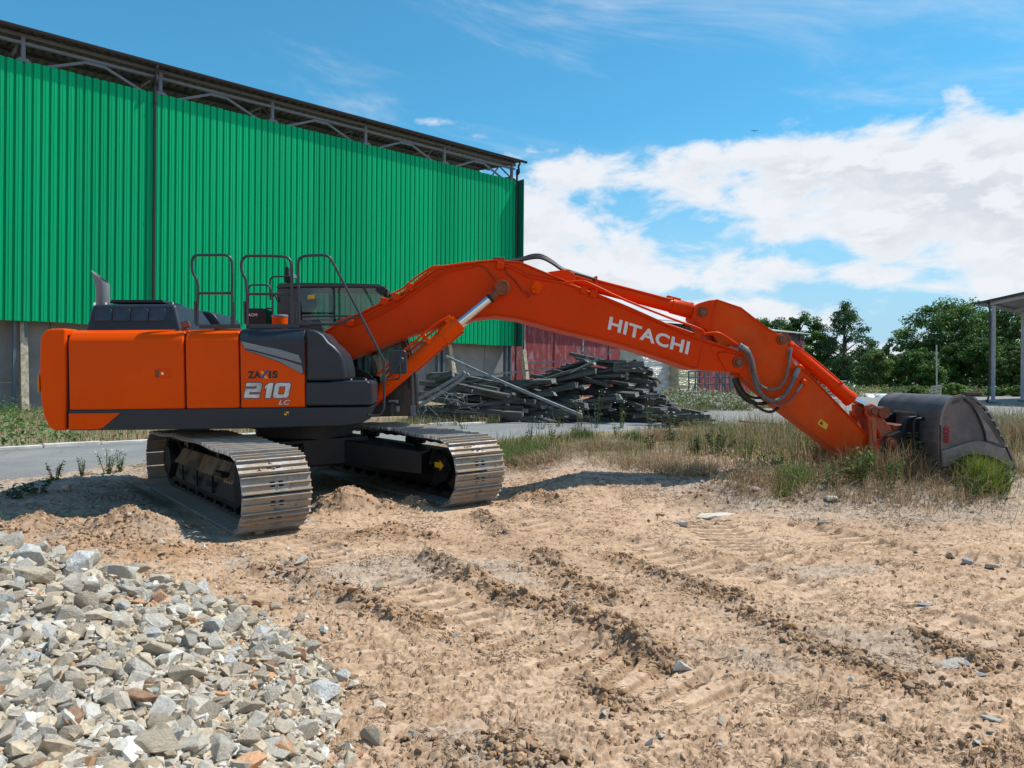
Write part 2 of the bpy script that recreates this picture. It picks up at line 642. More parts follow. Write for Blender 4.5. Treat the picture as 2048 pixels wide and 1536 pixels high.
# ------------------------------------------------------------------ lettering (flat print with its own small thickness)
def text_mesh(body, origin, right, up, mat, name, parent, thick=0.002, offset=0.0, shear=0.0, spacing=1.0):
    cu = bpy.data.curves.new('lettering', 'FONT')
    cu.body = body
    cu.offset = offset
    cu.shear = shear
    cu.space_character = spacing
    cu.resolution_u = 4
    ob = bpy.data.objects.new('lettering', cu)
    COL.objects.link(ob)
    bpy.context.view_layer.update()
    dg = bpy.context.evaluated_depsgraph_get()
    me = bpy.data.meshes.new_from_object(ob.evaluated_get(dg))
    bpy.data.objects.remove(ob)
    bpy.data.curves.remove(cu)
    co = np.array([v.co[:] for v in me.vertices])
    mn, mx = co.min(0), co.max(0)
    R, U, O = Vector(right), Vector(up), Vector(origin)
    nrm = R.cross(U).normalized()
    for v in me.vertices:
        a = (v.co.x - mn[0]) / (mx[0] - mn[0])
        b = (v.co.y - mn[1]) / (mx[1] - mn[1])
        v.co = O + R * a + U * b + nrm * thick
    me.materials.clear()
    me.materials.append(mat)
    me.name = name
    me.update()
    return link_mesh(name, me, parent)
# ------------------------------------------------------------------ excavator frame (needed by the ground it stands on)
MC = Vector((-2.9, 10.6, 0))
KX, KY, MZ0 = 0.0185, 0.020, 0.06
YAW = radians(4.0)
_u = Vector((cos(YAW), sin(YAW), KX * cos(YAW) + KY * sin(YAW))).normalized()
_w = Vector((-KX, -KY, 1)).normalized()
_u = (_u - _w * _u.dot(_w)).normalized()
_v = _w.cross(_u)
MM = Matrix(((_u.x, _v.x, _w.x, MC.x), (_u.y, _v.y, _w.y, MC.y), (_u.z, _v.z, _w.z, MZ0), (0, 0, 0, 1)))
MI = MM.inverted()
TRK = Vector((0.6, -0.8, 0))           # heading of the undercarriage on the ground
TRN = Vector((0.8, 0.6, 0))            # across it, away from the camera
GAUGE = 2.62
UOFF = 0.08
TLEN = 4.74


def zplane(X, Y):
    return MZ0 + KX * (X - MC.x) + KY * (Y - MC.y)


# ------------------------------------------------------------------ ground
BASE_Y = [-300, 8.5, 10, 13, 20, 34, 48, 70, 3000]
BASE_Z = [0, 0.0, 0.07, 0.24, 0.39, 0.67, 0.90, 0.95, 0.95]


def base_z(Y):
    return np.interp(Y, BASE_Y, BASE_Z)


def gp(px, py, it=12):
    """where the ray through a pixel of the photograph meets the (smooth) ground"""
    d = ray(px, py)
    z = 0.0
    for _ in range(it):
        t = (z - CAMH) / d.z
        Y = d.y * t
        z = 0.5 * z + 0.5 * float(base_z(Y))
    return Vector((d.x * t, d.y * t, z))


def seg_dist(X, Y, pts):
    """distance to a polyline, and the side-independent parameter along it"""
    best = np.full(np.shape(X), 1e9)
    along = np.zeros(np.shape(X))
    acc = 0.0
    for (a, b) in zip(pts[:-1], pts[1:]):
        ax, ay, bx, by = a[0], a[1], b[0], b[1]
        L = math.hypot(bx - ax, by - ay)
        t = np.clip(((X - ax) * (bx - ax) + (Y - ay) * (by - ay)) / (L * L), 0, 1)
        d = np.hypot(X - ax - t * (bx - ax), Y - ay - t * (by - ay))
        k = d < best
        best = np.where(k, d, best)
        along = np.where(k, acc + t * L, along)
        acc += L
    return best, along


HEAP_EDGE = [(-0.62, 1.0), (-0.70, 2.2), (-0.78, 3.1), (-0.86, 3.9), (-1.15, 4.5), (-1.6, 5.05), (-2.43, 5.75), (-3.35, 6.35), (-4.3, 6.7), (-5.5, 6.9), (-9, 7.0), (-9, -2), (-0.62, -2)]


def inside_poly(X, Y, poly):
    c = np.zeros(np.shape(X), bool)
    n = len(poly)
    for i in range(n):
        x1, y1 = poly[i]
        x2, y2 = poly[(i + 1) % n]
        k = ((y1 > Y) != (y2 > Y))
        with np.errstate(divide='ignore', invalid='ignore'):
            xi = (x2 - x1) * (Y - y1) / (y2 - y1 + 1e-12) + x1
        c ^= k & (X < xi)
    return c


def heap_z(X, Y):
    X = np.asarray(X, float)
    Y = np.asarray(Y, float)
    d, _ = seg_dist(X, Y, HEAP_EDGE[:11])
    ins = inside_poly(X, Y, HEAP_EDGE)
    h = 0.80 * (1 - np.exp(-d / 1.30)) * 1.05
    return np.where(ins, h, 0.0)


# windrows pushed up beside the tracks, mounds, as (pixel polyline, half width, height)
RIDGES = [
    ([(868, 1128), (905, 1150), (955, 1172)], 0.13, 0.15),
    ([(955, 1172), (1010, 1200), (1060, 1215), (1130, 1238), (1230, 1268), (1310, 1318)], 0.12, 0.085),
    ([(1095, 1118), (1130, 1160), (1180, 1190), (1235, 1205)], 0.14, 0.085),
    ([(1230, 1120), (1320, 1152), (1400, 1178), (1480, 1210)], 0.11, 0.06),
    ([(660, 1182), (710, 1205), (780, 1232), (850, 1252)], 0.13, 0.08),
    ([(540, 1145), (580, 1140), (620, 1165)], 0.20, 0.09),
    ([(740, 1075), (790, 1060), (850, 1080)], 0.18, 0.07),
    ([(960, 1040), (1000, 1062), (1010, 1075)], 0.12, 0.08),
    ([(1000, 1010), (1060, 1002), (1110, 1012)], 0.18, 0.09),
    ([(1480, 1230), (1600, 1290), (1700, 1320), (1840, 1390)], 0.09, 0.045),
    ([(1010, 1500), (1060, 1530), (1100, 1560)], 0.08, 0.05),
    ([(1180, 1370), (1260, 1420)], 0.08, 0.035),
    ([(1850, 1280), (1950, 1330)], 0.10, 0.05),
    ([(1390, 1010), (1440, 1000), (1500, 1005)], 0.15, 0.07),
]
MOUNDS = [(252, 1072, 0.55, 0.40, 0.30), (175, 1100, 0.6, 0.35, 0.10), (330, 1110, 0.5, 0.3, 0.10), (70, 1062, 0.35, 0.3, 0.20), (22, 1066, 0.3, 0.25, 0.16), (690, 1022, 0.40, 0.35, 0.30), (770, 1024, 0.35, 0.25, 0.12),
          (840, 1018, 0.30, 0.25, 0.17), (1040, 990, 0.4, 0.3, 0.07), (905, 1160, 0.10, 0.09, 0.13)]
RID_W = [([(p.x, p.y) for p in (gp(*q) for q in pl)], hw, hh) for pl, hw, hh in RIDGES]
MND_W = [(*gp(px, py).xy, a, b, h) for px, py, a, b, h in MOUNDS]
# tracks the machine left on its way in, and a wheeled one on the right: (polyline, half width, cleat spacing, depth)
_n0 = Vector((MC.x, MC.y, 0)) - TRN * (GAUGE / 2 - UOFF)
_n1 = Vector((MC.x, MC.y, 0)) + TRN * (GAUGE / 2 + UOFF)
TRAILS = [([(_n0 + TRK * s).xy[:] for s in (2.2, 4.2, 6.0)] + [(1.0, 4.0), (2.4, 2.6)], 0.36, 0.19, 0.028),
          ([(_n1 + TRK * s).xy[:] for s in (2.0, 4.0, 6.0, 9.5)], 0.36, 0.19, 0.024),
          ([gp(*q).xy[:] for q in [(1395, 1040), (1500, 1100), (1700, 1130), (2100, 1210)]], 0.42, 0.16, 0.040),
          ([gp(*q).xy[:] for q in [(1620, 1060), (1800, 1100), (2200, 1150)]], 0.30, 0.17, 0.034)]
GRASS_FRONT = [gp(*q).xy[:] for q in [(960, 930), (1030, 935), (1100, 940), (1250, 965), (1330, 972), (1400, 985), (1500, 1000), (1600, 1005), (1750, 1015), (1900, 1015), (2000, 1000), (2100, 975)]]


def ground_fields(X, Y, fine=True):
    """height and soil fields at plan positions"""
    X = np.asarray(X, float)
    Y = np.asarray(Y, float)
    dist = np.hypot(X, Y)
    near = 1 - sst(dist, 13, 22)                 # working area
    z = base_z(Y)
    # verge on the right that the bucket stands on
    berm = (0.22 + 0.05 * sst(X, 2, 4)) * sst(X, -.1, 1.1) * sst(Y, 9.45 + 0.25 * perlin(X * 0.5, Y * 0.5, 5), 10.5) * (1 - sst(Y, 13.5, 20))
    z = z + berm
    z = z + near * (0.05 * fbm(X * 0.35, Y * 0.35, 11, 2) + 0.020 * fbm(X * 1.1, Y * 1.1, 15, 3))
    # crumbled versus rolled-flat soil
    cr = fbm(X * 0.75 + 0.3 * Y, Y * 0.9, 21, 3)
    crumble = sst(cr, 0.16, 0.50)
    dgz, _ = seg_dist(X, Y, GRASS_FRONT)
    rough_ = np.exp(-(dgz / 0.75) ** 2) * sst(X, -0.4, 0.8) * sst(perlin(X * .7, Y * .9, 63), -.5, .1)
    rough_ = np.maximum(rough_, 0.8 * sst(-X, 3.2, 4.2) * sst(Y, 8.3, 8.9) * (1 - sst(Y, 11, 12)))
    crumble = np.maximum(crumble, rough_)
    ridge = np.zeros_like(X)
    rmask = np.zeros_like(X)
    lump = fbm(X * 5.0, Y * 5.0, 31, 4, 0.6) if fine else 0.0
    wob = 0.08 * perlin(X * 3, Y * 3, 8)
    for pl, hw, hh in RID_W:
        d, _ = seg_dist(X, Y, pl)
        k = np.exp(-((d + wob) / hw) ** 2)
        ridge = np.maximum(ridge, k * hh * (0.75 + 0.9 * lump))
        rmask = np.maximum(rmask, np.exp(-(d / (hw * 1.6)) ** 2))
    for mx, my, a, b, h in MND_W:
        r2 = ((X - mx) / a) ** 2 + ((Y - my) / b) ** 2
        k = np.exp(-r2)
        ridge = np.maximum(ridge, k * h * (0.9 + 0.42 * lump))
        rmask = np.maximum(rmask, np.exp(-r2 * 0.55))
    z = z + ridge
    crumble = np.clip(np.maximum(crumble, rmask), 0, 1)
    tread = np.zeros_like(X)
    tmask = np.zeros_like(X)
    gro = np.zeros_like(X)
    for pl, hw, sp, dep in TRAILS:
        d, s = seg_dist(X, Y, pl)
        m_ = (1 - sst(d + 1.1 * wob, hw * 0.55, hw * 1.02)) * near
        keep = sst(fbm(X * 0.9, Y * 0.9, 44 + int(hw * 100), 3), -0.38, 0.12)
        ph = s / sp * 2 * pi + 1.5 * perlin(X * 2.6, Y * 2.6, 50)
        groove = sst(np.sin(ph), -0.15, 0.45)
        tread = tread - m_ * keep * groove * dep * 1.25 - m_ * 0.008
        gro = np.maximum(gro, m_ * keep * groove)
        edge = np.exp(-((d - hw * 1.05 + wob) / 0.06) ** 2) * near
        tread = tread + edge * 0.028 * (0.6 + 1.2 * (lump if fine else 0)) * sst(perlin(X * 1.3, Y * 1.3, 60), -0.25, 0.35)
        tmask = np.maximum(tmask, m_ * keep)
    z = z + tread
    if fine:
        f1 = fbm(X * 3.2, Y * 3.2, 71, 4, 0.55)
        f2 = fbm(X * 11, Y * 11, 75, 3, 0.6)
        quiet = 1 - 0.75 * tmask
        near = near * quiet
        z = z + near * (0.022 * f1 * (0.22 + 0.9 * crumble) + 0.015 * fbm(X * 7, Y * 12, 75, 4, 0.65) * (0.0 + 1.2 * crumble))
        # little scarps of dried mud: a terraced noise
        q = fbm(X * 1.5 + 0.4 * f1, Y * 3.0 + 0.4 * f1, 81, 4, 0.55) * 4.0
        fr = q - np.floor(q)
        z = z + near * 0.034 * (sst(fr, 0.0, 0.07) - fr) * (1 - 0.5 * crumble)
        q = fbm(X * 4.0 + 0.3 * f1, Y * 8.0 + .3 * f2, 86, 3, 0.55) * 2.6
        fr = q - np.floor(q)
        z = z + near * 0.013 * (sst(fr, 0.0, 0.10) - fr)
        f3 = fbm(X * 30, Y * 30, 91, 2, 0.6)
        z = z + near * f3 * (0.0002 + 0.009 * crumble * crumble)
    # flatten under the two crawlers
    rx, ry = X - MC.x, Y - MC.y
    s = rx * TRK.x + ry * TRK.y
    n = rx * TRN.x + ry * TRN.y
    zp = zplane(X, Y)
    for sg in (-1, 1):
        dd = np.hypot(np.maximum(np.abs(s) - TLEN / 2 + 0.15, 0), np.maximum(np.abs(n - sg * GAUGE / 2 - UOFF) - 0.39, 0))
        k = 1 - sst(dd, 0.02, 0.38)
        z = z * (1 - k) + (zp - 0.012 + 0.25 * (z - base_z(Y)) * 0.1) * k
    # keep the middle under the belly low
    dd = np.hypot(np.maximum(np.abs(s) - 2.0, 0), np.maximum(np.abs(n) - 0.9, 0))
    k = (1 - sst(dd, 0.0, 0.5))
    z = np.where(z > zp + 0.28, z * (1 - k) + (zp + 0.28) * k, z)
    hz = heap_z(X, Y)
    z = z + hz
    ground_fields.gro = gro
    return z, crumble, tmask, rmask, hz


def gz(x, y):
    return float(ground_fields(np.array([x]), np.array([y]))[0][0])


def build_ground():
    # one sheet: fine fan in front of the camera, coarse out to the horizon
    t_in = np.linspace(-0.92, 0.92, 860)
    g = 0.92 * 1.16 ** np.arange(1, 30)
    t = np.concatenate([-g[::-1], t_in, g])
    yn = np.geomspace(2.5, 17.5, 640) - 0.5
    yf = np.geomspace(17.2, 2500, 90)[1:]
    yb = -np.geomspace(0.5, 300, 26)[::-1]
    y0 = np.linspace(-0.4, 1.85, 12)
    ys = np.concatenate([yb, y0, yn, yf])
    sc = np.maximum(ys + 0.5, 2.3)
    X = t[None, :] * sc[:, None]
    Y = np.repeat(ys[:, None], len(t), 1)
    z, cr, tm, rm, hz = ground_fields(X, Y)
    nr, nc = X.shape
    V = np.stack([X, Y, z], -1).reshape(-1, 3)
    i = np.arange(nr * nc).reshape(nr, nc)
    Q = np.stack([i[:-1, :-1], i[:-1, 1:], i[1:, 1:], i[1:, :-1]], -1).reshape(-1, 4)
    # soil colours; crevice shade is painted in further down
    def L(*c):
        return np.array(c)
    pale, clay, brown, grey, ochre = L(.59, .405, .272), L(.50, .33, .212), L(.31, .20, .125), L(.42, .36, .30), L(.42, .215, .09)
    k1 = fbm(X * 0.5, Y * 0.5, 101, 4)
    k2 = fbm(X * 2.3, Y * 2.3, 105, 4)
    k3 = fbm(X * 9, Y * 9, 109, 3)
    c = pale + (clay - pale) * sst(k1 + 0.5 * k2, -0.3, 0.5)[..., None]
    c = c + (brown - c) * (0.62 * np.clip(cr * (0.7 + 0.8 * k3 + 0.3 * k2), 0, 1))[..., None]
    gro = ground_fields.gro
    c = c + (brown * 1.25 - c) * (0.55 * gro * sst(k2, -.5, .3))[..., None]
    c = c + (pale * 1.04 - c) * (0.6 * tm * (1 - gro))[..., None]
    c = c + (ochre - c) * (0.45 * sst(fbm(X * 0.8, Y * 0.8, 115, 3) + 0.6 * rm, 0.25, 0.8) * sst(k2, -0.3, 0.4))[..., None]
    # grey stony strip along the front of the verge and on the right
    dg, _ = seg_dist(X, Y, GRASS_FRONT)
    gm = np.exp(-(dg / 0.95) ** 2) * sst(X, -0.6, 1.2) * (0.75 + 0.6 * k2 + 0.4 * k1)
    gm = np.maximum(gm, 0.55 * sst(fbm(X * 0.6, Y * 0.6, 120, 3), 0.22, 0.5))
    gm = np.maximum(gm, 0.7 * sst(-X - 0.15 * Y, 2.2, 3.6) * sst(Y, 8.4, 10.2))
    c = c + (grey - c) * np.clip(gm, 0, 0.95)[..., None]
    # soil under the rubble heap is pale dust
    c = np.where((hz > 0.0)[..., None], L(.46, .37, .265) * (1 + 0.2 * k3[..., None]), c)
    # verge and far ground: dry earth, then fields
    verge = np.clip(sst(Y, 11.5, 13.0), 0, 1)
    c = c + (L(.27, .205, .13) * (1 + 0.25 * k2[..., None]) - c) * (verge * 0.85)[..., None]
    far = sst(Y, 52, 60)
    c = c + (L(.12, .13, .05) - c) * far[..., None]
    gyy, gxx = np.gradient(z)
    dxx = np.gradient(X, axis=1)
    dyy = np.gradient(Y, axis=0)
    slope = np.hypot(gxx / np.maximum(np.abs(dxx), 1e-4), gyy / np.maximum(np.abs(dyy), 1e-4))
    # moist broken soil, plus painted crevice shade, on the steep little faces
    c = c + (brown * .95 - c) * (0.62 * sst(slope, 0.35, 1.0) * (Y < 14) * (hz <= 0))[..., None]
    c = np.clip(c * (1 + 0.06 * k3[..., None]), 0.01, 0.9)
    m_, T, bs, out = new_mat('clay_soil')
    at = T.n('ShaderNodeAttribute', attribute_name='col').outputs['Color']
    tcn = T.n('ShaderNodeTexCoord').outputs['Object']
    st = T.vm('MULTIPLY', tcn, (0.9, 2.1, 1.0))
    fine = T.noise(tcn, 34.0, 9.0, 0.68)
    mid_ = T.noise(st, 5.0, 9.0, 0.66, 0.4)
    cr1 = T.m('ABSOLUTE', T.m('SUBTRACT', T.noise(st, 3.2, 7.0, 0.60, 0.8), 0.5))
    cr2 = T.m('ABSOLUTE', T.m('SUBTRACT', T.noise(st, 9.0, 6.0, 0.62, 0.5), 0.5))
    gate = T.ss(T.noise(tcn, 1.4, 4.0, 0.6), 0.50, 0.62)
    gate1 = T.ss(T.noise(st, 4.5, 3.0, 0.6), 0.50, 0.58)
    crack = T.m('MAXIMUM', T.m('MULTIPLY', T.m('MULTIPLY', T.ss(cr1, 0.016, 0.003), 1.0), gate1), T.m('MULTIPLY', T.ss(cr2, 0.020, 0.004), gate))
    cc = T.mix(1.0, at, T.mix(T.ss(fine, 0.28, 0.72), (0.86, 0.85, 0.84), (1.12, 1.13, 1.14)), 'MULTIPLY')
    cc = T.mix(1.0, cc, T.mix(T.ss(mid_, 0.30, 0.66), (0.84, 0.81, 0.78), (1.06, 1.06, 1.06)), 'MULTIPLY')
    cc = T.mix(T.m('MULTIPLY', crack, 0.80), cc, (0.15, 0.09, 0.055))  # cracks darkened: crevice shade painted in along with moist brown soil
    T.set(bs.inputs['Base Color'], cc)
    bs.inputs['Roughness'].default_value = 0.93
    bs.inputs['Specular IOR Level'].default_value = 0.12
    b_ = T.n('ShaderNodeBump')
    b_.inputs['Distance'].default_value = 0.02
    hgt = T.m('ADD', T.m('MULTIPLY', fine, 0.28), T.m('MULTIPLY', mid_, 0.8))
    T.link(T.m('SUBTRACT', hgt, T.m('MULTIPLY', crack, 0.7)), b_.inputs['Height'])
    T.link(b_.outputs[0], bs.inputs['Normal'])
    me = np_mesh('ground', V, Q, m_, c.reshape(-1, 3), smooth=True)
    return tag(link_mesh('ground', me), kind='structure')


build_ground()


# ------------------------------------------------------------------ road, kerb, yard
def asphalt(name, a, b, scale=1.0):
    m_, T, bs, out = new_mat(name)
    tc = T.n('ShaderNodeTexCoord').outputs['Object']
    f = T.noise(tc, 0.7, 8.0, 0.7)
    g = T.noise(tc, 55.0, 3.0, 0.7)
    c = T.mix(T.ss(f, 0.35, 0.68), a, b)
    c = T.mix(T.ss(g, 0.35, 0.75, 0.0, 0.5), c, tuple(min(1, x * 1.55) for x in b))
    # long cracks
    v = T.n('ShaderNodeTexVoronoi', feature='DISTANCE_TO_EDGE')
    T.link(T.vm('ADD', tc, T.comb(T.m('MULTIPLY', f, 1.2), T.m('MULTIPLY', g, 0.05), 0.0)), v.inputs['Vector'])
    v.inputs['Scale'].default_value = 0.45
    c = T.mix(T.ss(v.outputs['Distance'], 0.008, 0.0, 0.0, 0.55), c, (0.06, 0.055, 0.05))
    T.set(bs.inputs['Base Color'], c)
    bs.inputs['Roughness'].default_value = 0.9
    b_ = T.n('ShaderNodeBump')
    b_.inputs['Distance'].default_value = 0.006
    T.link(g, b_.inputs['Height'])
    T.link(b_.outputs[0], bs.inputs['Normal'])
    return m_


M['asphalt'] = asphalt('old_asphalt', (0.165, 0.162, 0.158), (0.235, 0.23, 0.222))
M['yard'] = asphalt('yard_concrete', (0.18, 0.17, 0.155), (0.25, 0.235, 0.215))
RD = Vector((0.757, 0.653, 0)).normalized()      # the road and the hall run this way
RN = Vector((-0.653, 0.757, 0)).normalized()
ROAD_FAR = RN.dot(gp(0, 905))
ROAD_NEAR = RN.dot(gp(0, 962))


def ground_sheet(name, rings, mat, lift, kind='structure'):
    """a sheet laid on the ground; rings is a grid of plan points, closed by a thin edge"""
    A = np.array(rings, float)
    z = base_z(A[..., 1]) + lift
    if name == 'road':
        z[0] -= .16
        z[-1] -= .16
    nr, nc = A.shape[:2]
    V = np.concatenate([A, z[..., None]], -1).reshape(-1, 3)
    i = np.arange(nr * nc).reshape(nr, nc)
    Q = np.stack([i[:-1, :-1], i[:-1, 1:], i[1:, 1:], i[1:, :-1]], -1).reshape(-1, 4)
    o = link_mesh(name, np_mesh(name, V, Q, mat, smooth=True))
    return tag(o, kind=kind)


def road():
    rows = []
    for q in (0.0, .03, .2, .4, .6, .8, .97, 1.0):
        row = []
        for s in np.linspace(-30, 75, 180):
            d = ROAD_NEAR + (ROAD_FAR - ROAD_NEAR) * q
            if q in (0.0, 1.0):
                d += 0.22 * float(fbm(np.array([s * 0.8]), np.array([q * 9]), 33, 3)[0])
            p = RD * s + RN * d
            row.append((p.x, p.y))
        rows.append(row)
    return ground_sheet('road', rows, M['asphalt'], 0.055)


road()
# the concrete yard beyond, on the right
yr = []
for Y in np.linspace(20.5, 62, 40):
    xl = np.interp(Y, [20.5, 24, 30, 62], [9.5, 7.4, 7.6, 14.0])
    yr.append([(xl + (95 - xl) * k + 0.25 * sin(Y * 2 + k * 9), Y) for k in np.linspace(0, 1, 40) ** 1.5])
ground_sheet('yard', yr, M['yard'], 0.060)

# pale kerb stones on the far side of the road, partly sunk and overgrown
M['kerb'] = plain('limewashed_kerb', (0.62, 0.60, 0.55), 0.85, var=0.2, scale=4, dirt=0.6, dirtcol=(0.2, 0.16, 0.1), dscale=3)
kerb = empty('kerb', (0, 0, 0))
tag(kerb, kind='structure')
rk = random.Random(4)
for i in range(20):
    s0 = -6.5 + i * 1.02
    p = RD * s0 + RN * (ROAD_FAR + 0.12 + rk.uniform(-.02, .02))
    if rk.random() < 0.15:
        continue
    z = float(base_z(p.y)) + rk.uniform(0.07, 0.115)
    mb = MB()
    q = p + RD * (1.0)
    mb.beam((p.x, p.y, z - 0.08), (q.x, q.y, float(base_z(q.y)) - 0.08 + (z - float(base_z(p.y)))), 0.14, 0.2)
    mb.build('kerb_stone', M['kerb'], kerb, bevel=0.015)
# ------------------------------------------------------------------ the excavator
EX = bpy.data.objects.new('excavator', None)
COL.objects.link(EX)
EX.matrix_world = MM
EX.empty_display_size = 0.5
tag(EX, 'orange crawler excavator with its dark bucket lowered, before the green hall', 'excavator')
_cl = MI @ CAM
_r3 = MI.to_3x3()


def uv(px, py, v):
    """machine coordinates (u, w) of a photo pixel on the machine plane at side offset v"""
    d = _r3 @ ray(px, py)
    t = (v - _cl.y) / d.y
    p = _cl + d * t
    return (p.x, p.z)


def uvs(pts, v):
    return [uv(x, y, v) for x, y in pts]


def uv3(px, py, v):
    a = uv(px, py, v)
    return Vector((a[0], v, a[1]))


SIDE = -1.36
wb = lambda y, x=400: uv(x, y, SIDE)[1]
ub = lambda x, y=740: uv(x, y, SIDE)[0]

# ---- upper structure -------------------------------------------------------
w_top = wb(657.5)
w_ch = wb(678)
w_door0 = wb(817.5)
w_sk0 = wb(856.5)
CH = 0.15                      # how far the sunlit shoulder leans in


def side_panel(name, x0, x1, mat, proud=0.0, parent=EX, wlo=None, vin=-0.9, bev=0.02):
    u0, u1 = ub(x0), ub(x1)
    wl = w_door0 if wlo is None else wlo
    prof = [(SIDE - proud, wl), (vin, wl), (vin, w_top), (SIDE + CH + 0.03, w_top), (SIDE + 0.075, w_top - 0.028), (SIDE + 0.02, w_ch + 0.03), (SIDE - proud, w_ch - 0.02)]
    mb = MB()
    mb.prism_u(prof, u0, u1)
    return mb.build(name, mat, parent, bevel=bev, seg=3)


# counterweight: big rounded casting
cw = [(79, 690), (79.5, 677), (84, 666), (92, 659.5), (102, 657), (131, 656.5), (131, 861), (106, 861), (97, 855), (86, 832), (81, 800), (77.5, 748)]
mb = MB()
mb.prism(uvs(cw, SIDE), SIDE, 1.36)
cwo = mb.build('counterweight', M['orange'], EX, bevel=0.10, seg=4)
mb = MB()
mb.prism(uvs([(80.5, 750), (83.5, 750), (83.5, 784), (80.5, 784)], SIDE + 0.06), SIDE - 0.005, SIDE + 0.09)
mb.build('reflector', M['amber'], cwo, bevel=0.006)
# dark core behind the panels
mb = MB()
mb.box((ub(128), SIDE + 0.05, w_sk0 + 0.05), (ub(612), -0.42, w_top - 0.06))
mb.box((ub(128), -0.42, w_sk0 + 0.05), (ub(470), 1.30, w_top - 0.10))
mb.build('engine_bay', M['black'], EX)
door = side_panel('engine_door', 137, 367.5, M['orange'])
mid = side_panel('side_door', 371.5, 477.5, M['orange'])
frt = side_panel('front_side_door', 480.5, 609, M['orange'])
mb = MB()
mb.box((ub(300), -0.92, w_door0 + 0.1), (ub(480), 1.33, w_top - 0.012))
mb.build('deck_cover', M['orange'], EX, bevel=0.02)
# far side panels
mb = MB()
mb.box((ub(140), 1.30, w_sk0 + 0.1), (ub(470), 1.36, w_top - 0.05))
mb.build('side_panel', M['orange'], EX, bevel=0.02)

# recessed latch on the engine door
a, b = uv(309, 756.5, SIDE), uv(342, 737, SIDE)
mb = MB()
for lo, hi in (((a[0], a[1]), (b[0], a[1] + .012)), ((a[0], b[1] - .012), (b[0], b[1])), ((a[0], a[1] + .012), (a[0] + .012, b[1] - .012)), ((b[0] - .012, a[1] + .012), (b[0], b[1] - .012))):
    mb.box((lo[0], SIDE - .008, lo[1]), (hi[0], SIDE + .004, hi[1]))
mb.box((a[0] + .06, SIDE - .005, a[1] + .025), (b[0] - .03, SIDE + .003, b[1] - .025))
lt = mb.build('door_latch', M['orange'], door, bevel=0.003)
mb = MB()
mb.box((a[0] + .014, SIDE - .003, a[1] + .014), (a[0] + .055, SIDE + .002, b[1] - .014))
mb.build('latch_recess', M['pin'], door)
c = uv3(325.5, 747, SIDE)
mb = MB()
mb.cyl((c.x, SIDE - .012, c.z), (c.x, SIDE, c.z), 0.016, n=14)
mb.build('lock', M['chrome'], door)

# grey shoulder cover over the front door
u0, u1 = ub(480.5), ub(609)
e = 0.008
prof = [(SIDE - e, w_ch - 0.022), (SIDE - e + 0.02, w_ch + 0.03 + e), (SIDE + 0.07, w_top - 0.024 + e), (SIDE + CH + 0.03, w_top + e), (SIDE + 0.5, w_top + e), (SIDE + 0.5, w_top - 0.03), (SIDE + .2, w_top - .03), (SIDE + .03, w_ch - .022)]
mb = MB()
mb.prism_u(prof, u0, u1)
mb.build('shoulder_cover', M['grey'], frt, bevel=0.006)
poly = [(480, 678.5), (609, 678.5), (609, 749), (602, 747), (560, 725), (510, 707), (494, 702), (487, 694), (482, 685)]
mb = MB()
mb.prism(uvs(poly, SIDE), SIDE - 0.008, SIDE + 0.004)
mb.build('side_trim', M['grey'], frt, bevel=0.003)
for k, pl in enumerate([[(482.5, 683), (500, 687), (560, 699), (598, 710), (604, 727), (570, 717), (510, 701), (490, 697)],
                        [(489.5, 699.5), (512, 704), (570, 720), (604, 731), (607, 746.5), (600, 745.5), (560, 724), (512, 706.5), (495, 702)]]):
    mb = MB()
    q = uvs(pl, SIDE)
    n = len(q)
    # each blade tilts outward towards its lower edge
    mb.prism(q, SIDE - 0.022, SIDE - 0.0)
    for i in range(n):
        x, y, z = mb.v[i]
        mb.v[i] = (x, y + (0.012 if i in (0, 1, 2, 3) else 0.0), z)
    mb.build('air_blade', M['lightgrey'], frt, bevel=0.004)

# toolbox at the front right corner
tb = [(611, 659), (626, 659), (636, 662), (646, 669), (658, 684), (668, 692), (682, 706), (688, 720), (692.5, 742), (693.5, 761), (611, 763)]
mb = MB()
mb.prism(uvs(tb, SIDE), SIDE, -0.52)
mb.build('toolbox', M['grey'], EX, bevel=0.05, seg=4)
tb = [(611, 764), (658, 764), (672, 761.5), (735, 761.5), (742, 768), (742.5, 811), (611, 812)]
mb = MB()
mb.prism(uvs(tb, SIDE), SIDE, -0.50)
sb = mb.build('step_box', M['grey'], EX, bevel=0.025, seg=3)
tb = [(655, 755), (728, 755), (745, 772), (747, 795), (747, 811), (655, 811)]
mb = MB()
mb.prism(uvs(tb, -0.55), -0.56, -0.44)
mb.build('inner_bracket', M['black'], EX, bevel=0.01)
for px in (657, 668, 702, 731):
    c = uv3(px, 759, -1.0)
    mb = MB()
    mb.cyl((c.x, -1.0, c.z - .03), (c.x, -1.0, c.z + .012), 0.018, n=8)
    mb.build('bolt', M['chrome'], sb)

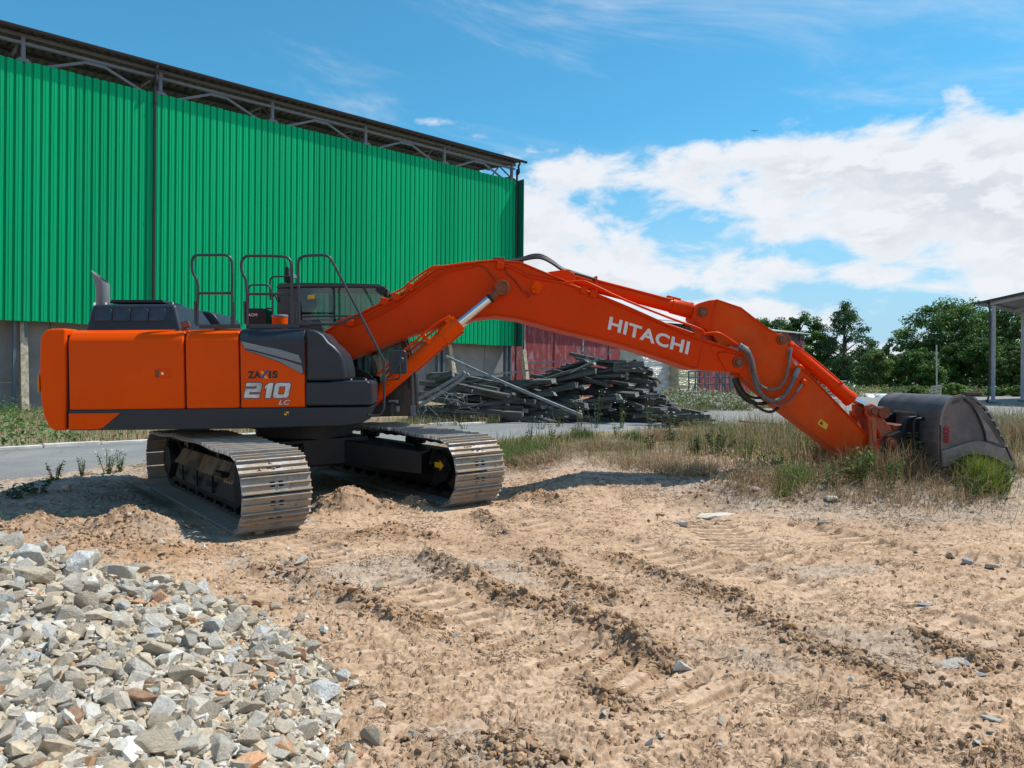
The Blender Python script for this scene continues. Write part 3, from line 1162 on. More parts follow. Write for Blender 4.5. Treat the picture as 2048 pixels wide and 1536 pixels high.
# skirt: dark sill along the whole side, orange tail end
u0, u1, u2 = ub(138), ub(741.5, 813), ub(727, 845)
skw1 = w_door0 - 0.012
mb = MB()
prof = uvs([(138, 820), (741, 813.5), (727, 845), (690, 851), (500, 857), (138, 861)], SIDE)
mb.prism(prof, SIDE - 0.012, -0.6)
sk = mb.build('sill', M['grey'], EX, bevel=0.012)
mb = MB()
mb.prism(uvs([(138, 827), (240.5, 826), (207, 855), (196, 858.5), (138, 859.5)], SIDE - .012), SIDE - 0.020, SIDE - 0.008)
mb.build('orange_corner', M['orange'], sk, bevel=0.003)
a = uvs([(568.5, 823), (577.5, 823), (577.5, 830.5), (568.5, 830.5)], SIDE - .012)
mb = MB()
mb.prism(a, SIDE - .0155, SIDE - 0.010)
mb.build('lifting_decal', M['yellow'], sk)
mb = MB()
for x, y in ((570.6, 825), (575.2, 828.6)):
    p = uv(x, y, SIDE - .0155)
    mb.box((p[0] - .011, SIDE - .0175, p[1] - .011), (p[0] + .011, SIDE - .0150, p[1] + .011))
mb.build('decal_mark', M['blackdecal'], sk)
# main deck underneath
mb = MB()
wd = w_sk0 + 0.02
mb.box((ub(140), -1.25, wd), (ub(690), 1.25, wd + 0.22))
mb.box((ub(690), -0.40, wd + 0.03), (1.25, 1.25, wd + 0.20))
mb.build('main_deck', M['black'], EX, bevel=0.01)

# engine hood with its four pressed windows, exhaust, far covers
hv0, hv1 = -1.10, 0.05
mb = MB()
bot = uvs([(168, 656), (363, 656)], hv0)
top = uvs([(184, 608.5), (350, 608.5)], hv0 + 0.08)
zb, zt = w_top - 0.02, top[0][1]
vs = [(bot[0][0], hv0, zb), (bot[1][0], hv0, zb), (bot[1][0] + 0.12, hv1, zb), (bot[0][0], hv1, zb),
      (top[0][0], hv0 + .08, zt), (top[1][0], hv0 + .08, zt), (top[1][0], hv1 - .1, zt), (top[0][0], hv1 - .1, zt)]
mb.add(vs, [(0, 3, 2, 1), (4, 5, 6, 7), (0, 1, 5, 4), (1, 2, 6, 5), (2, 3, 7, 6), (3, 0, 4, 7)])
hood = mb.build('engine_hood', M['grey'], EX, bevel=0.045, seg=4)


def on_hood(px, py, off):
    # a point on the hood's leaning side face
    p = uv3(px, py, hv0 + 0.03)
    k = (p.z - zb) / (zt - zb)
    return uv3(px, py, hv0 + 0.08 * k - off)


M['hoodglass'] = plain('hood_screen', (0.030, 0.036, 0.05), 0.22, var=0.3, scale=9, coat=0.4)
for x0, x1 in ((191.5, 223), (227.5, 259.5), (264, 296), (299.5, 331)):
    y0, y1 = 617, 641
    mb = MB()
    fr = [on_hood(x, y, .004) for x, y in ((x0, y1), (x1, y1), (x1, y0 + 4), (x1 - 3, y0), (x0 + 3, y0), (x0, y0 + 4))]
    bk = [p + Vector((0, 0.012, 0)) for p in fr]
    n = len(fr)
    mb.add(fr + bk, [tuple(range(n)), tuple(range(2 * n - 1, n - 1, -1))] + [(i, i + n, (i + 1) % n + n, (i + 1) % n) for i in range(n)])
    wo_ = mb.build('hood_screen', M['hoodglass'], hood, bevel=0.003)
    mb = MB()
    ring = fr + [fr[0]]
    mb.tube([p + Vector((0, -0.002, 0)) for p in ring], 0.006, n=6, smooth=0)
    mb.build('screen_frame', M['grey'], hood, smooth=60)
mb = MB()
q = uvs([(229, 608), (338, 608), (334, 601.5), (233, 601.5)], -0.75)
mb.prism(q, -0.9, -0.2)
mb.build('hood_pad', M['black'], hood, bevel=0.01)
# exhaust stack with its slanted tip
eb = uv3(206.5, 612, -0.5)
r = 0.083
el_ = uv3(206.5, 574, -0.5)
tip = uv3(184.8, 539.6, -0.5)
mb = MB()
N = 24
rings = []
for kk in range(2):
    z = eb.z if kk == 0 else None
    ring = []
    for i in range(N):
        t = 2 * pi * i / N
        x, y = r * cos(t), r * sin(t)
        ring.append(Vector((eb.x + x, -0.5 + y, (eb.z if kk == 0 else el_.z + x * 0.30))))
    rings.append(ring)
# the tip leans back and is cut off level with the far side
tilt = Vector((-0.22, 0, 0.975))
ring = []
for i in range(N):
    t = 2 * pi * i / N
    x = r * cos(t)
    L_ = 0.012 + (r - x) / (2 * r) * 0.235
    ring.append(rings[1][i] + tilt * L_)
rings.append(ring)
inner = [p + (Vector((rings[2][(i + N // 2) % N])) - p) * 0.04 for i, p in enumerate(ring)]
rings.append(inner)
cc_ = sum(rings[1], Vector()) / N
rings.append([cc_ + (p - cc_) * 0.9 + Vector((0, 0, .004)) for p in rings[1]])
vs = [p for rg in rings for p in rg]
fs = []
for k in range(len(rings) - 1):
    for i in range(N):
        j = (i + 1) % N
        fs.append((k * N + i, k * N + j, (k + 1) * N + j, (k + 1) * N + i))
fs.append(tuple(range((len(rings) - 1) * N, len(rings) * N)))
mb.add(vs, fs)
mb.build('exhaust_pipe', M['pipegrey'], hood, smooth=40)
for px in (190.5, 213.5, 346):
    c = uv3(px, 607, -0.65)
    mb = MB()
    mb.cyl((c.x, -.65, c.z - .03), (c.x, -.65, c.z + .012), 0.02, n=8)
    mb.build('bolt', M['chrome'], hood)
# lower covers beyond the hood
mb = MB()
q = uvs([(345, 609), (352, 609), (372, 621), (386, 631), (394, 645), (397, 662), (345, 662)], 0.0)
mb.prism(q, -0.35, 0.75)
mb.build('fan_cover', M['grey'], EX, bevel=0.03, seg=3)
mb = MB()
q = uvs([(385, 662), (388, 628), (398, 622.5), (436, 627), (446, 632), (457, 647), (460, 662)], 0.5)
mb.prism(q, 0.1, 1.2)
mb.build('intake_cover', M['grey'], EX, bevel=0.03, seg=3)
# rear-view camera on its little arm by the door
mb = MB()
p = uv3(371, 650, SIDE + 0.2)
mb.obox(p, (0.045, 0, 0.012), (0, 0.05, 0), (-0.012, 0, 0.04))
mb.build('side_camera', M['pin'], EX, bevel=0.015)

# walkway plates and handrails on the right deck
for x0, x1 in ((388, 470), (489.5, 593)):
    a = ub(x0, 650)
    b = ub(x1, 650)
    mb = MB()
    mb.box((a, SIDE + 0.17, w_top + 0.012), (b, SIDE + 0.215, w_top + 0.062))
    mb.build('rail_base', M['rail'], EX, bevel=0.004)
RV = SIDE + 0.19
RR = 0.0175


def rail(name, runs, v=RV, r=RR, parent=EX):
    mb = MB()
    for pts in runs:
        mb.tube([uv3(x, y, v) for x, y in pts], r, n=10, smooth=4)
    return mb.build(name, M['rail'], parent, smooth=60)


rail('handrail', [[(394, 652), (395, 620), (396, 585), (395.3, 566), (390, 553), (385, 543), (383.7, 530), (384.5, 520), (389, 512.5), (398, 510), (425, 510), (449, 510), (458, 513.5), (463, 521), (464.3, 532), (464.3, 580), (464.3, 652)],
                  [(396, 586.5), (430, 586.5), (464, 586.5)]])
rail('handrail', [[(494.5, 652), (494, 600), (492.5, 565), (489, 554), (484, 544), (482.6, 531), (484, 521), (490, 514), (500, 512), (540, 512), (568, 513.5), (578, 518), (582.6, 527), (583.4, 540), (584, 600), (584, 652)],
                  [(493.5, 588), (540, 588), (583.5, 588.5)]])
rail('handrail', [[(598.5, 652), (597.5, 600), (596.5, 540), (597, 524), (601, 516), (611, 512), (630, 510.5), (648, 510.5), (657, 513.5), (664, 522), (690, 571), (730, 648), (764, 715), (767.5, 728), (768, 760), (768, 808), (766, 820), (760, 829), (750, 831.5), (736, 831)]])
rail('handrail', [[(599, 648), (640, 648), (668, 648), (682, 645), (700, 637), (718, 631)]])
mb = MB()
p0, p1 = uv3(597, 651, RV), uv3(622, 645, RV)
mb.box((p0.x, RV - .03, p0.z), (p1.x, RV + .03, p1.z + .02))
mb.build('rail_clamp', M['rail'], EX, bevel=0.006)
for x, y0, y1 in ((391, 603, 648), (466.5, 603, 648), (489.5, 603, 648), (586.5, 603, 648), (594.5, 604, 648)):
    p0, p1 = uv3(x - 1.6, y1, RV), uv3(x + 1.6, y0, RV)
    mb = MB()
    mb.box((p0.x, RV - .02, p0.z), (p1.x, RV + .02, p1.z))
    mb.build('rail_bracket', M['rail'], EX)
# smaller rails and the air-cleaner box on the far side of the deck
rail('rear_handrail', [[(497, 648), (497, 585), (498, 574), (503, 570.5), (515, 570), (531, 570), (538, 573), (543, 584), (545, 596), (545, 648)], [(531, 617), (545, 617)], [(545, 591), (552, 593), (555, 603)]], v=0.35, r=0.014)
rail('cab_handrail', [[(541, 600), (540, 565), (542, 557), (548, 553.5), (570, 553), (588, 553.5)]], v=0.55, r=0.013)
mb = MB()
q = uvs([(492, 660), (492, 616.5), (528, 616.5), (530.5, 622), (533, 648), (532, 660)], 0.30)
mb.prism(q, 0.30, 0.75)
box_ = mb.build('air_cleaner_box', M['black'], EX, bevel=0.012)
o = uv3(496.5, 633, 0.298)
text_mesh('ACHI', o, uv3(514.5, 632.3, 0.298) - o, uv3(496.5, 627, 0.298) - o, M['white'], 'lettering', box_, offset=0.02)
mb = MB()
c = uv3(560, 652, -0.35)
hh = uv3(560, 634, -0.35).z
mb.lathe((c.x, -.35, c.z - .05), (0, 0, 1), [(0, .10), (hh - c.z + .05, .105)], n=24)
tk = mb.build('tank_filler', M['orange'], EX, smooth=40)
mb = MB()
mb.lathe((c.x, -.35, hh), (0, 0, 1), [(0, .11), (0.012, .112), (0.028, .105), (0.032, .07)], n=24)
mb.build('filler_cap', M['lightgrey'], tk, smooth=40)

# lettering on the front door
SV = SIDE - 0.0
o = uv3(495.5, 757.3, SV)
z0 = lambda x, y: uv3(x, y, SV)
t_up = z0(495, 742.6) - z0(495, 757.3)
text_mesh('ZA', z0(495, 757), z0(522, 756.6) - z0(495, 757), t_up, M['blackdecal'], 'lettering', frt, thick=.003, offset=0.055, spacing=1.1)
mb = MB()
mb.prism(uvs([(521, 756.6), (526.5, 756.6), (537, 740.3), (532, 740.3)], SV), SV - .0045, SV)
mb.build('lettering', M['purple'], frt)
mb = MB()
mb.prism(uvs([(520.5, 742.8), (526.5, 742.8), (536, 757), (530, 757)], SV), SV - .003, SV)
mb.build('lettering', M['yellow'], frt)
text_mesh('IS', z0(537.5, 756.4), z0(556, 756.1) - z0(537.5, 756.4), t_up, M['blackdecal'], 'lettering', frt, thick=.003, offset=0.055, spacing=1.15)
DIG = {'2': [[(0, 0), (1, 0), (1, .23), (.30, .23), (.30, .385), (1, .385), (1, .90), (.90, 1), (0, 1), (0, .77), (.70, .77), (.70, .615), (0, .615)]],
       '1': [[(.26, 0), (1, 0), (1, 1), (.45, 1), (0, .80), (0, .60), (.26, .70)]],
       '0': [[(.5, 0), (.5, .23), (.30, .23), (.30, .77), (.5, .77), (.5, 1), (.10, 1), (0, .90), (0, .10), (.10, 0)],
             [(.5, 0), (.90, 0), (1, .10), (1, .90), (.90, 1), (.5, 1), (.5, .77), (.70, .77), (.70, .23), (.5, .23)]]}


def grow(poly, d, ax, ay, keep=None):
    """polygon with every edge moved outwards by d (in real size; ax, ay are the width and height)"""
    n = len(poly)
    p = [Vector((x * ax, y * ay)) for x, y in poly]
    if sum(p[i].x * p[(i + 1) % n].y - p[(i + 1) % n].x * p[i].y for i in range(n)) < 0:
        p = p[::-1]
    out = []
    for i in range(n):
        a, b, c = p[i - 1], p[i], p[(i + 1) % n]
        e1, e2 = (b - a).normalized(), (c - b).normalized()
        n1, n2 = Vector((e1.y, -e1.x)), Vector((e2.y, -e2.x))
        k = n1 + n2
        q = b + k * (d / max(.3, 1 + n1.dot(n2)))
        if keep is not None and abs(b.x - keep) < 1e-6:
            q.x = keep
        out.append(q)
    return out


for ch, x0, x1 in (('2', 487.5, 519), ('1', 526.5, 541.5), ('0', 545.5, 576.5)):
    base_, R_, U_ = z0(x0, 796), z0(x1, 796) - z0(x0, 796), z0(500, 766) - z0(500, 796)
    W_, H_ = R_.length, U_.length
    for d_, th_, mt in ((.0095, .003, 'darkdecal'), (.0, .0055, 'chromedecal')):
        for poly in DIG[ch]:
            g_ = grow(poly, d_, W_, H_, W_ * .5 if ch == '0' else None)
            mb = MB()
            mb.prism([(base_.x + q.x + q.y * .20, base_.z + q.y) for q in g_], SV - th_, SV)
            mb.build('lettering', M[mt], frt)
text_mesh('LC', z0(557, 810), z0(581, 809.7) - z0(557, 810), z0(557, 799.5) - z0(557, 810), M['darkdecal'], 'lettering', frt, thick=.003, offset=0.04, shear=0.28)
text_mesh('LC', z0(557.5, 809.5), z0(580.5, 809.2) - z0(557.5, 809.5), z0(557, 800) - z0(557, 809.5), M['white'], 'lettering', frt, thick=.005, offset=0.012, shear=0.28)

# mirror on the front rail
mb = MB()
q = uvs([(777.5, 704), (781, 700), (808, 700), (813, 704), (814, 744), (810, 748), (782, 748), (777, 744)], SIDE + .05)
mb.prism(q, SIDE + .05, SIDE + .12)
mir = mb.build('mirror', M['grey'], EX, bevel=0.02, seg=3)
mb = MB()
c = uv3(801.5, 722, SIDE + .04)
mb.lathe((c.x, SIDE + .06, c.z), (0, -1, 0), [(0, .05), (.02, .05), (.03, .04)], n=18)
mb.tube([uv3(800.5, 726, SIDE + .02), uv3(800.5, 748, SIDE + .02), uv3(798, 756, SIDE + .05), uv3(790, 758.5, RV), uv3(768, 758.5, RV)], 0.011, n=8)
mb.tube([uv3(803, 720, SIDE + .02), uv3(797, 729, SIDE + .02), uv3(791, 740, SIDE + .03)], 0.016, n=8)
mb.build('mirror_arm', M['rail'], mir, smooth=50)
mb = MB()
p = uv3(768, 758.5, RV)
mb.cyl((p.x, RV, p.z - .04), (p.x, RV, p.z + .04), .03, n=12)
mb.build('mirror_clamp', M['rail'], mir, smooth=40)

# ---- cab -------------------------------------------------------------------
CV0, CV1 = 0.40, 1.36
sil = [(556, 835), (553.5, 700), (554, 573), (560, 567.5), (600, 566), (700, 567), (760, 569), (772, 576), (782, 592), (800, 632), (817, 680), (826, 715), (830, 745), (831, 832)]
S = uvs(sil, CV0)
mb = MB()
floor_ = [(556, 835), (556, 790), (700, 790), (800, 770), (829, 745), (831, 832)]
mb.prism(uvs(floor_, CV0), CV0, CV1)
cab = mb.build('cab', M['cabblack'], EX, bevel=0.02, seg=3)
# roof
mb = MB()
mb.prism(uvs([(553, 577), (554, 571), (560, 566.5), (600, 565.5), (700, 566.5), (757, 568.5), (770, 574), (776, 582), (756, 575.5), (600, 575)], CV0), CV0 - 0.02, CV1 + 0.02)
mb.build('cab_roof', M['cabblack'], cab, bevel=0.015, seg=3)
# posts (both sides)
for va, vb in ((CV0, CV0 + 0.07), (CV1 - 0.07, CV1)):
    mb = MB()
    mb.prism(uvs([(556, 800), (553.5, 700), (554, 576), (599, 576), (599, 800)], CV0), va, vb)
    mb.build('rear_post', M['cabblack'], cab, bevel=0.01)
    mb = MB()
    fr = uvs([(759, 575), (768, 580), (776, 592), (793, 632), (808, 680), (817, 715), (821, 745), (822, 780)], CV0)
    mb.strip(fr, -0.055, va, vb)
    mb.build('front_post', M['cabblack'], cab, fix=True, bevel=0.01)
mb = MB()
fr = uvs([(823, 745), (825, 790), (826, 834)], CV0)
mb.strip(uvs([(814, 680), (822, 710), (827, 745), (829, 790), (828, 832)], CV0), -0.03, CV0 - .02, CV0 + .05)
mb.build('door_edge', M['lightgrey'], cab, fix=True)
mb = MB()
mb.tube([uv3(x, y, CV0 - 0.03) for x, y in ((813, 672), (824, 712), (830, 750), (832.5, 800), (833, 828))], 0.012, n=8)
mb.build('grab_rail', M['rail'], cab, smooth=60)
# cross bar and belt line of the side window
mb = MB()
mb.box((uv(600, 640, CV0)[0], CV0 + .01, uv(650, 634, CV0)[1]), (uv(700, 634, CV0)[0], CV0 + .05, uv(650, 631, CV0)[1]))
mb.prism(uvs([(599, 640), (640, 640), (655, 700), (690, 725), (735, 745), (755, 762), (755, 792), (599, 792)], CV0), CV0 + .005, CV0 + .06)
mb.build('lower_panel', M['cabblack'], cab, bevel=0.006)
gl = [(600, 575.5), (757, 575.5), (767, 583), (774, 594), (791, 634), (806, 682), (815, 718), (818, 748), (755, 770), (735, 746), (690, 726), (655, 701), (640, 641), (600, 641)]
mb = MB()
mb.prism(uvs(gl, CV0), CV0 + .025, CV0 + .031)
mb.build('side_window', M['glass'], cab)
mb = MB()
mb.prism(uvs([(600, 576), (757, 576), (767, 583), (774, 594), (791, 634), (806, 682), (815, 718), (818, 748), (600, 760)], CV0), CV1 - .031, CV1 - .025)
mb.build('door_window', M['glass'], cab)
mb = MB()
mb.strip(uvs([(761, 572), (770, 578), (779, 591), (796, 631), (811, 679), (820, 714), (825, 745), (826, 790)], CV0), -0.008, CV0 + .07, CV1 - .07)
mb.build('windscreen', M['glass'], cab, fix=True)
mb = MB()
mb.box((S[1][0] + .01, CV0 + .08, uv(560, 660, CV0)[1]), (S[1][0] + .02, CV1 - .08, uv(560, 580, CV0)[1]))
mb.build('rear_window', M['glass'], cab)
# far-side door frame bars seen through the glass
mb = MB()
ua, ub_ = uv(640, 600, CV1)[0], uv(800, 600, CV1)[0]
wz = uv(700, 640, CV1)[1]
mb.box((ua - .4, CV1 - .06, wz - .02), (ub_ - .1, CV1 - .02, wz + .02))
mb.box((ua + .15, CV1 - .06, uv(700, 760, CV1)[1]), (ua + .22, CV1 - .02, uv(700, 580, CV1)[1]))
mb.build('door_bar', M['cabblack'], cab)
# seat, console and levers
mb = MB()
c0 = uv(615, 700, 0.88)
c1 = uv(660, 700, 0.88)
mb.prism(uvs([(606, 760), (600, 640), (604, 612), (612, 610), (620, 640), (632, 735), (690, 738), (692, 756), (690, 768)], 0.88), 0.66, 1.10)
mb.build('seat', M['seat'], cab, bevel=0.05, seg=3)
mb = MB()
mb.prism(uvs([(608, 590), (630, 590), (632, 612), (626, 620), (614, 620), (607, 610)], 0.88), 0.74, 1.02)
mb.build('headrest', M['seat'], cab, bevel=0.04, seg=3)
mb = MB()
mb.prism(uvs([(690, 790), (690, 722), (700, 716), (716, 720), (722, 790)], 0.62), 0.50, 0.66)
mb.prism(uvs([(742, 790), (742, 690), (748, 684), (756, 690), (762, 790)], 0.55), 0.48, 0.60)
mb.tube([uv3(704, 718, 0.58), uv3(706, 700, 0.58), uv3(703, 688, 0.58)], 0.018)
mb.build('console', M['seat'], cab, bevel=0.01)
mb = MB()
a = uvs([(615, 590), (629, 589), (629, 597), (615, 598)], CV0)
mb.prism(a, CV0 + .018, CV0 + .022)
mb.build('window_sticker', M['yellow'], cab)
for q in ([(777, 800), (797, 800), (797, 805.5), (777, 805.5)], [(787, 812), (799.5, 812), (799.5, 823), (783, 823)]):
    mb = MB()
    mb.prism(uvs(q, CV0), CV0 - .003, CV0 + .004)
    mb.build('warning_sticker', M['paper'], cab)
mb = MB()
mb.prism(uvs([(818, 810), (829, 809), (831, 820), (830, 832), (820, 834)], CV0 - .05), CV0 - .05, CV0 + .03)
mb.build('cab_foot', M['lightgrey'], cab, bevel=0.02)
# lamps and aerial on the roof
for x, y, v in ((578, 560, .75), (766, 578, .9)):
    mb = MB()
    c = uv3(x, y, v)
    mb.obox(c, (.06, 0, 0), (0, .06, 0), (0, 0, .04))
    mb.build('work_lamp', M['black'], cab, bevel=0.015)
mb = MB()
c = uv3(586.5, 554.5, .55)
mb.lathe((c.x, c.y, c.z), (0.6, -1, 0.2), [(0, .03), (.03, .04), (.045, .03)], n=16)
mb.build('round_lamp', M['lightgrey'], cab, smooth=40)
mb = MB()
mb.tube([uv3(574, 566, .7), uv3(573.5, 545, .7), uv3(571, 522, .7)], 0.006, n=6, smooth=0)
mb.prism(uvs([(571, 552), (571, 538), (574, 533), (578, 536), (579, 553)], .7), .66, .74)
mb.build('aerial', M['black'], cab)
mb = MB()
mb.prism(uvs([(752, 583), (753, 574), (770, 575), (777, 580), (776, 592)], .2), .12, .3)
mb.build('wiper_box', M['black'], cab, bevel=0.01)

# ---- boom ------------------------------------------------------------------
BV = 0.27
btop = [(641, 668), (674, 645), (721, 628), (776, 602), (812, 583), (850, 556), (872, 541), (900, 532), (934, 527), (987, 523), (1038, 526), (1067, 538), (1132, 565), (1260, 622), (1287, 634), (1382, 670), (1418, 685), (1440, 691), (1470, 702), (1482, 709)]
bend = [(1489, 718), (1490, 729), (1484, 740), (1470, 745)]
bbot = [(1440, 743), (1394, 737), (1380, 734), (1335, 718), (1259, 693), (1228, 684), (1127, 660), (1040, 637), (1030, 634.5), (990, 630), (953, 634), (934, 640), (888, 647), (828, 665), (780, 683), (692, 717), (668, 728), (648, 716), (638, 690)]
mb = MB()
mb.prism(uvs(btop + bend + bbot, -BV), -BV, BV)
boom = mb.build('boom', M['boom'], EX, bevel=0.006)
# flange plates along the top and bottom edges
mb = MB()
mb.strip(uvs(btop[1:], -BV), 0.022, -BV - 0.028, BV + 0.028)
mb.build('top_flange', M['boom'], boom, fix=True, bevel=0.004)
mb = MB()
mb.strip(uvs(bbot[1:17], -BV), 0.022, -BV - 0.028, BV + 0.028)
mb.build('bottom_flange', M['boom'], boom, fix=True, bevel=0.004)
# rib where the root section is welded on
mb = MB()
a, b = uv(800, 600, -BV), uv(830, 664, -BV)
mb.beam((a[0], -BV - .004, a[1]), (b[0], -BV - .004, b[1]), 0.012, 0.02)
a, b = uv(1405, 690, -BV), uv(1396, 735, -BV)
mb.beam((a[0], -BV - .004, a[1]), (b[0], -BV - .004, b[1]), 0.012, 0.02)
mb.build('weld_rib', M['boom'], boom)


def flat_plate(name, pts, v, t, mat, parent, bev=0.006):
    mb = MB()
    mb.prism(uvs(pts, v), v - t, v + 0.002)
    return mb.build(name, mat, parent, bevel=bev)


# thickened cheek plates round the arm pin
flat_plate('cheek_plate', [(1434, 706), (1446, 704), (1470, 709), (1482, 711), (1489, 719), (1489, 730), (1482, 739), (1470, 744), (1452, 741), (1436, 716)], -BV, 0.028, M['boom'], boom, 0.012)
flat_plate('cheek_plate', [(1419, 694), (1428, 690), (1448, 697), (1452, 702), (1436, 703), (1428, 712)], -BV, 0.014, M['boom'], boom, 0.008)


def pin(name, px, py, v, r, mat, parent, L=0.05, ring=True):
    c = uv3(px, py, v)
    mb = MB()
    mb.lathe((c.x, v + .02, c.z), (0, -1, 0), [(0, r * 1.28), (.02 + L * .55, r * 1.28), (.02 + L * .6, r * 1.2), (.02 + L * .6, r * .95), (.02 + L * .5, r * .9), (.02 + L * .5, r * .8), (.02 + L, r * .78), (.02 + L * 1.05, r * .6)], n=28)
    return mb.build(name, mat, parent, smooth=35)


pin('arm_pin', 1476.5, 725, -BV - .028, 0.062, M['pin'], boom)
# boss and pin of the boom cylinder's upper end
c = uv3(1004, 576, -BV)
mb = MB()
mb.lathe((c.x, -BV + .02, c.z), (0, -1, 0), [(0, .20), (.026, .20), (.028, .185), (.028, .15), (.034, .145), (.034, .09)], n=40)
mb.build('pin_boss', M['boom'], boom, smooth=30)
# lamp bracket plate and its grease fittings
mb = MB()
q = [uv3(*p, -BV - k) for p, k in (((1061, 576), .03), ((1076, 589), .03), ((1088, 571.5), .10), ((1073, 561), .10))]
mb.add(q + [p + Vector((0, .012, 0)) for p in q], [(0, 1, 2, 3), (7, 6, 5, 4), (0, 4, 5, 1), (1, 5, 6, 2), (2, 6, 7, 3), (3, 7, 4, 0)])
mb.box((q[0].x + .02, -BV - .08, q[1].z + .02), (q[0].x + .06, -BV, q[1].z + .06))
mb.build('lamp_bracket', M['orange'], boom)
mb = MB()
for x, y in ((1053, 585), (1058, 590), (1057, 594), (1064, 584), (1067, 588)):
    p = uv3(x, y, -BV)
    mb.cyl((p.x, -BV, p.z), (p.x - .01, -BV - .04, p.z - .01), .011, n=8)
mb.build('grease_fitting', M['pin'], boom)
mb = MB()
mb.tube([uv3(x, y, -BV - .015) for x, y in ((947, 532), (960, 531), (972, 538), (983, 552), (995, 567))], 0.007, n=6)
mb.tube([uv3(x, y, -BV - .015) for x, y in ((1008, 536), (1016, 549), (1030, 562), (1040, 576), (1049, 587))], 0.007, n=6)
mb.build('grease_line', M['pin'], boom, smooth=60)
# hydraulic pipes along the near top edge
runs = [([(650, 664), (690, 640), (720, 634), (776, 607), (806, 592), (818, 577), (850, 549), (872, 535), (900, 531), (960, 523)], -BV - .02, .016),
        ([(780, 590), (808, 575), (822, 562), (845, 546), (866, 533.5), (880, 532)], -BV + .03, .014),
        ([(700, 652), (740, 638), (790, 612), (830, 584), (862, 563), (900, 541), (948, 533)], -BV - .03, .014),
        ([(1000, 533), (1020, 534), (1060, 553), (1132, 567), (1180, 585), (1300, 636), (1390, 668)], -BV - .02, .017),
        ([(1130, 566), (1160, 562), (1182, 568), (1250, 600), (1340, 636), (1400, 658), (1408, 668)], -BV - .05, .017),
        ([(1180, 583), (1260, 616), (1340, 652), (1400, 678), (1440, 690), (1470, 700)], -BV - .05, .014)]
for pts, v, r in runs:
    mb = MB()
    mb.tube([uv3(x, y, v) for x, y in pts], r, n=8)
    mb.build('hydraulic_pipe', M['boom'], boom, smooth=60)
mb = MB()
mb.tube([uv3(x, y, -BV - .03) for x, y in ((1398, 668), (1412, 667), (1432, 665.5), (1445, 670), (1462, 681), (1482, 695))], 0.02, n=8)
mb.build('hydraulic_pipe', M['boom'], boom, smooth=60)
for x, y in ((820, 574), (793, 594), (768, 603), (1000, 532), (1168, 581), (1187, 588), (1393, 670), (700, 646)):
    c = uv3(x, y, -BV - .02)
    mb = MB()
    mb.obox(c, (.05, 0, -.01), (0, .035, 0), (.01, 0, .05))
    mb.build('pipe_clamp', M['boom'], boom, bevel=0.012)
mb = MB()
mb.box((uv(985, 523, 0)[0], -.15, uv(1000, 524, 0)[1]), (uv(1008, 523, 0)[0], .15, uv(1000, 517, 0)[1]))
mb.build('hose_manifold', M['pin'], boom, bevel=0.01)
# big lettering on the boom side
o = uv3(1215, 658.7, -BV)
R_ = uv3(1375.5, 709.5, -BV) - o
U_ = uv3(1220, 632.5, -BV) - o
text_mesh('HITACHI', o, R_, U_, M['white'], 'lettering', boom, thick=.003, offset=0.030, spacing=1.06)

# black hoses arching over the boom's crown
for k, (v, lift) in enumerate(((-.10, 0), (-.02, 3), (.07, 6), (.14, 2))):
    mb = MB()
    mb.tube([uv3(x, y - lift * s_, v) for x, y, s_ in ((1010, 523, 0), (1040, 521, .6), (1066, 516, 1), (1085, 517, 1), (1105, 527, .8), (1125, 540, .5), (1150, 547, .3), (1192, 559, 0))], 0.019, n=8)
    mb.build('hose', M['hose'], EX, smooth=60)

# boom cylinders
for sv in (-1, 1):
    CVb = sv * 0.46
    vref = -0.46
    P = lambda x, y: Vector((uv(x, y, vref)[0], CVb, uv(x, y, vref)[1]))
    foot, gland, top_ = P(742, 800), P(918, 645), P(1004, 576)
    d = (gland - foot).normalized()
    mb = MB()
    mb.lathe(foot, d, [(0, .085), (.02, .098), ((gland - foot).length - .30, .098), ((gland - foot).length - .29, .115), ((gland - foot).length - .05, .115), ((gland - foot).length - .045, .122), ((gland - foot).length, .122), ((gland - foot).length + .003, .07)], n=28)
    cyl = mb.build('boom_cylinder', M['boomdusty'] if sv > 0 else M['orange'], EX, smooth=35)
    mb = MB()
    mb.cyl(gland - d * .2, top_ - d * 0.14, 0.058, n=24)
    mb.build('piston_rod', M['chrome'], cyl, smooth=35)
    mb = MB()
    mb.cyl(top_ - d * .24, top_ - d * .20, 0.068, n=24)
    mb.build('rod_seal', M['black'], cyl, smooth=35)
    mb = MB()
    mb.cyl(top_ - d * .20, top_ - d * .05, 0.062, n=20)
    mb.lathe(top_ + Vector((0, .09, 0)), (0, -1, 0), [(0, .085), (.0, .1), (.18, .1), (.185, .09), (.185, .07), (.175, .066), (.175, .05), (.18, .04)], n=28)
    mb.build('rod_eye', M['pin'], cyl, smooth=35)
    mb = MB()
    mb.lathe(foot + Vector((0, .1, 0)), (0, -1, 0), [(0, .11), (.2, .11), (.22, .06)], n=20)
    mb.build('foot_eye', M['boom'], cyl, smooth=35)
    mb = MB()
    off = sv * 0.0
    mb.tube([P(763, 765) + Vector((-.05, -.08, .10)), P(820, 716) + Vector((-.05, -.08, .12)), P(880, 661) + Vector((-.06, -.07, .08)), P(898, 640) + Vector((-.01, -.05, .03))], 0.016, n=8)
    mb.build('feed_pipe', M['boom'], cyl, smooth=60)
    mb = MB()
    mb.obox(P(897, 640), (.04, 0, .03), (0, .06, 0), (-.03, 0, .04))
    for q in ((856, 682), (790, 738)):
        mb.cyl(P(*q) - d * .03, P(*q) + d * .03, .104, n=24)
    mb.build('cylinder_band', M['orange'], cyl, bevel=0.01)

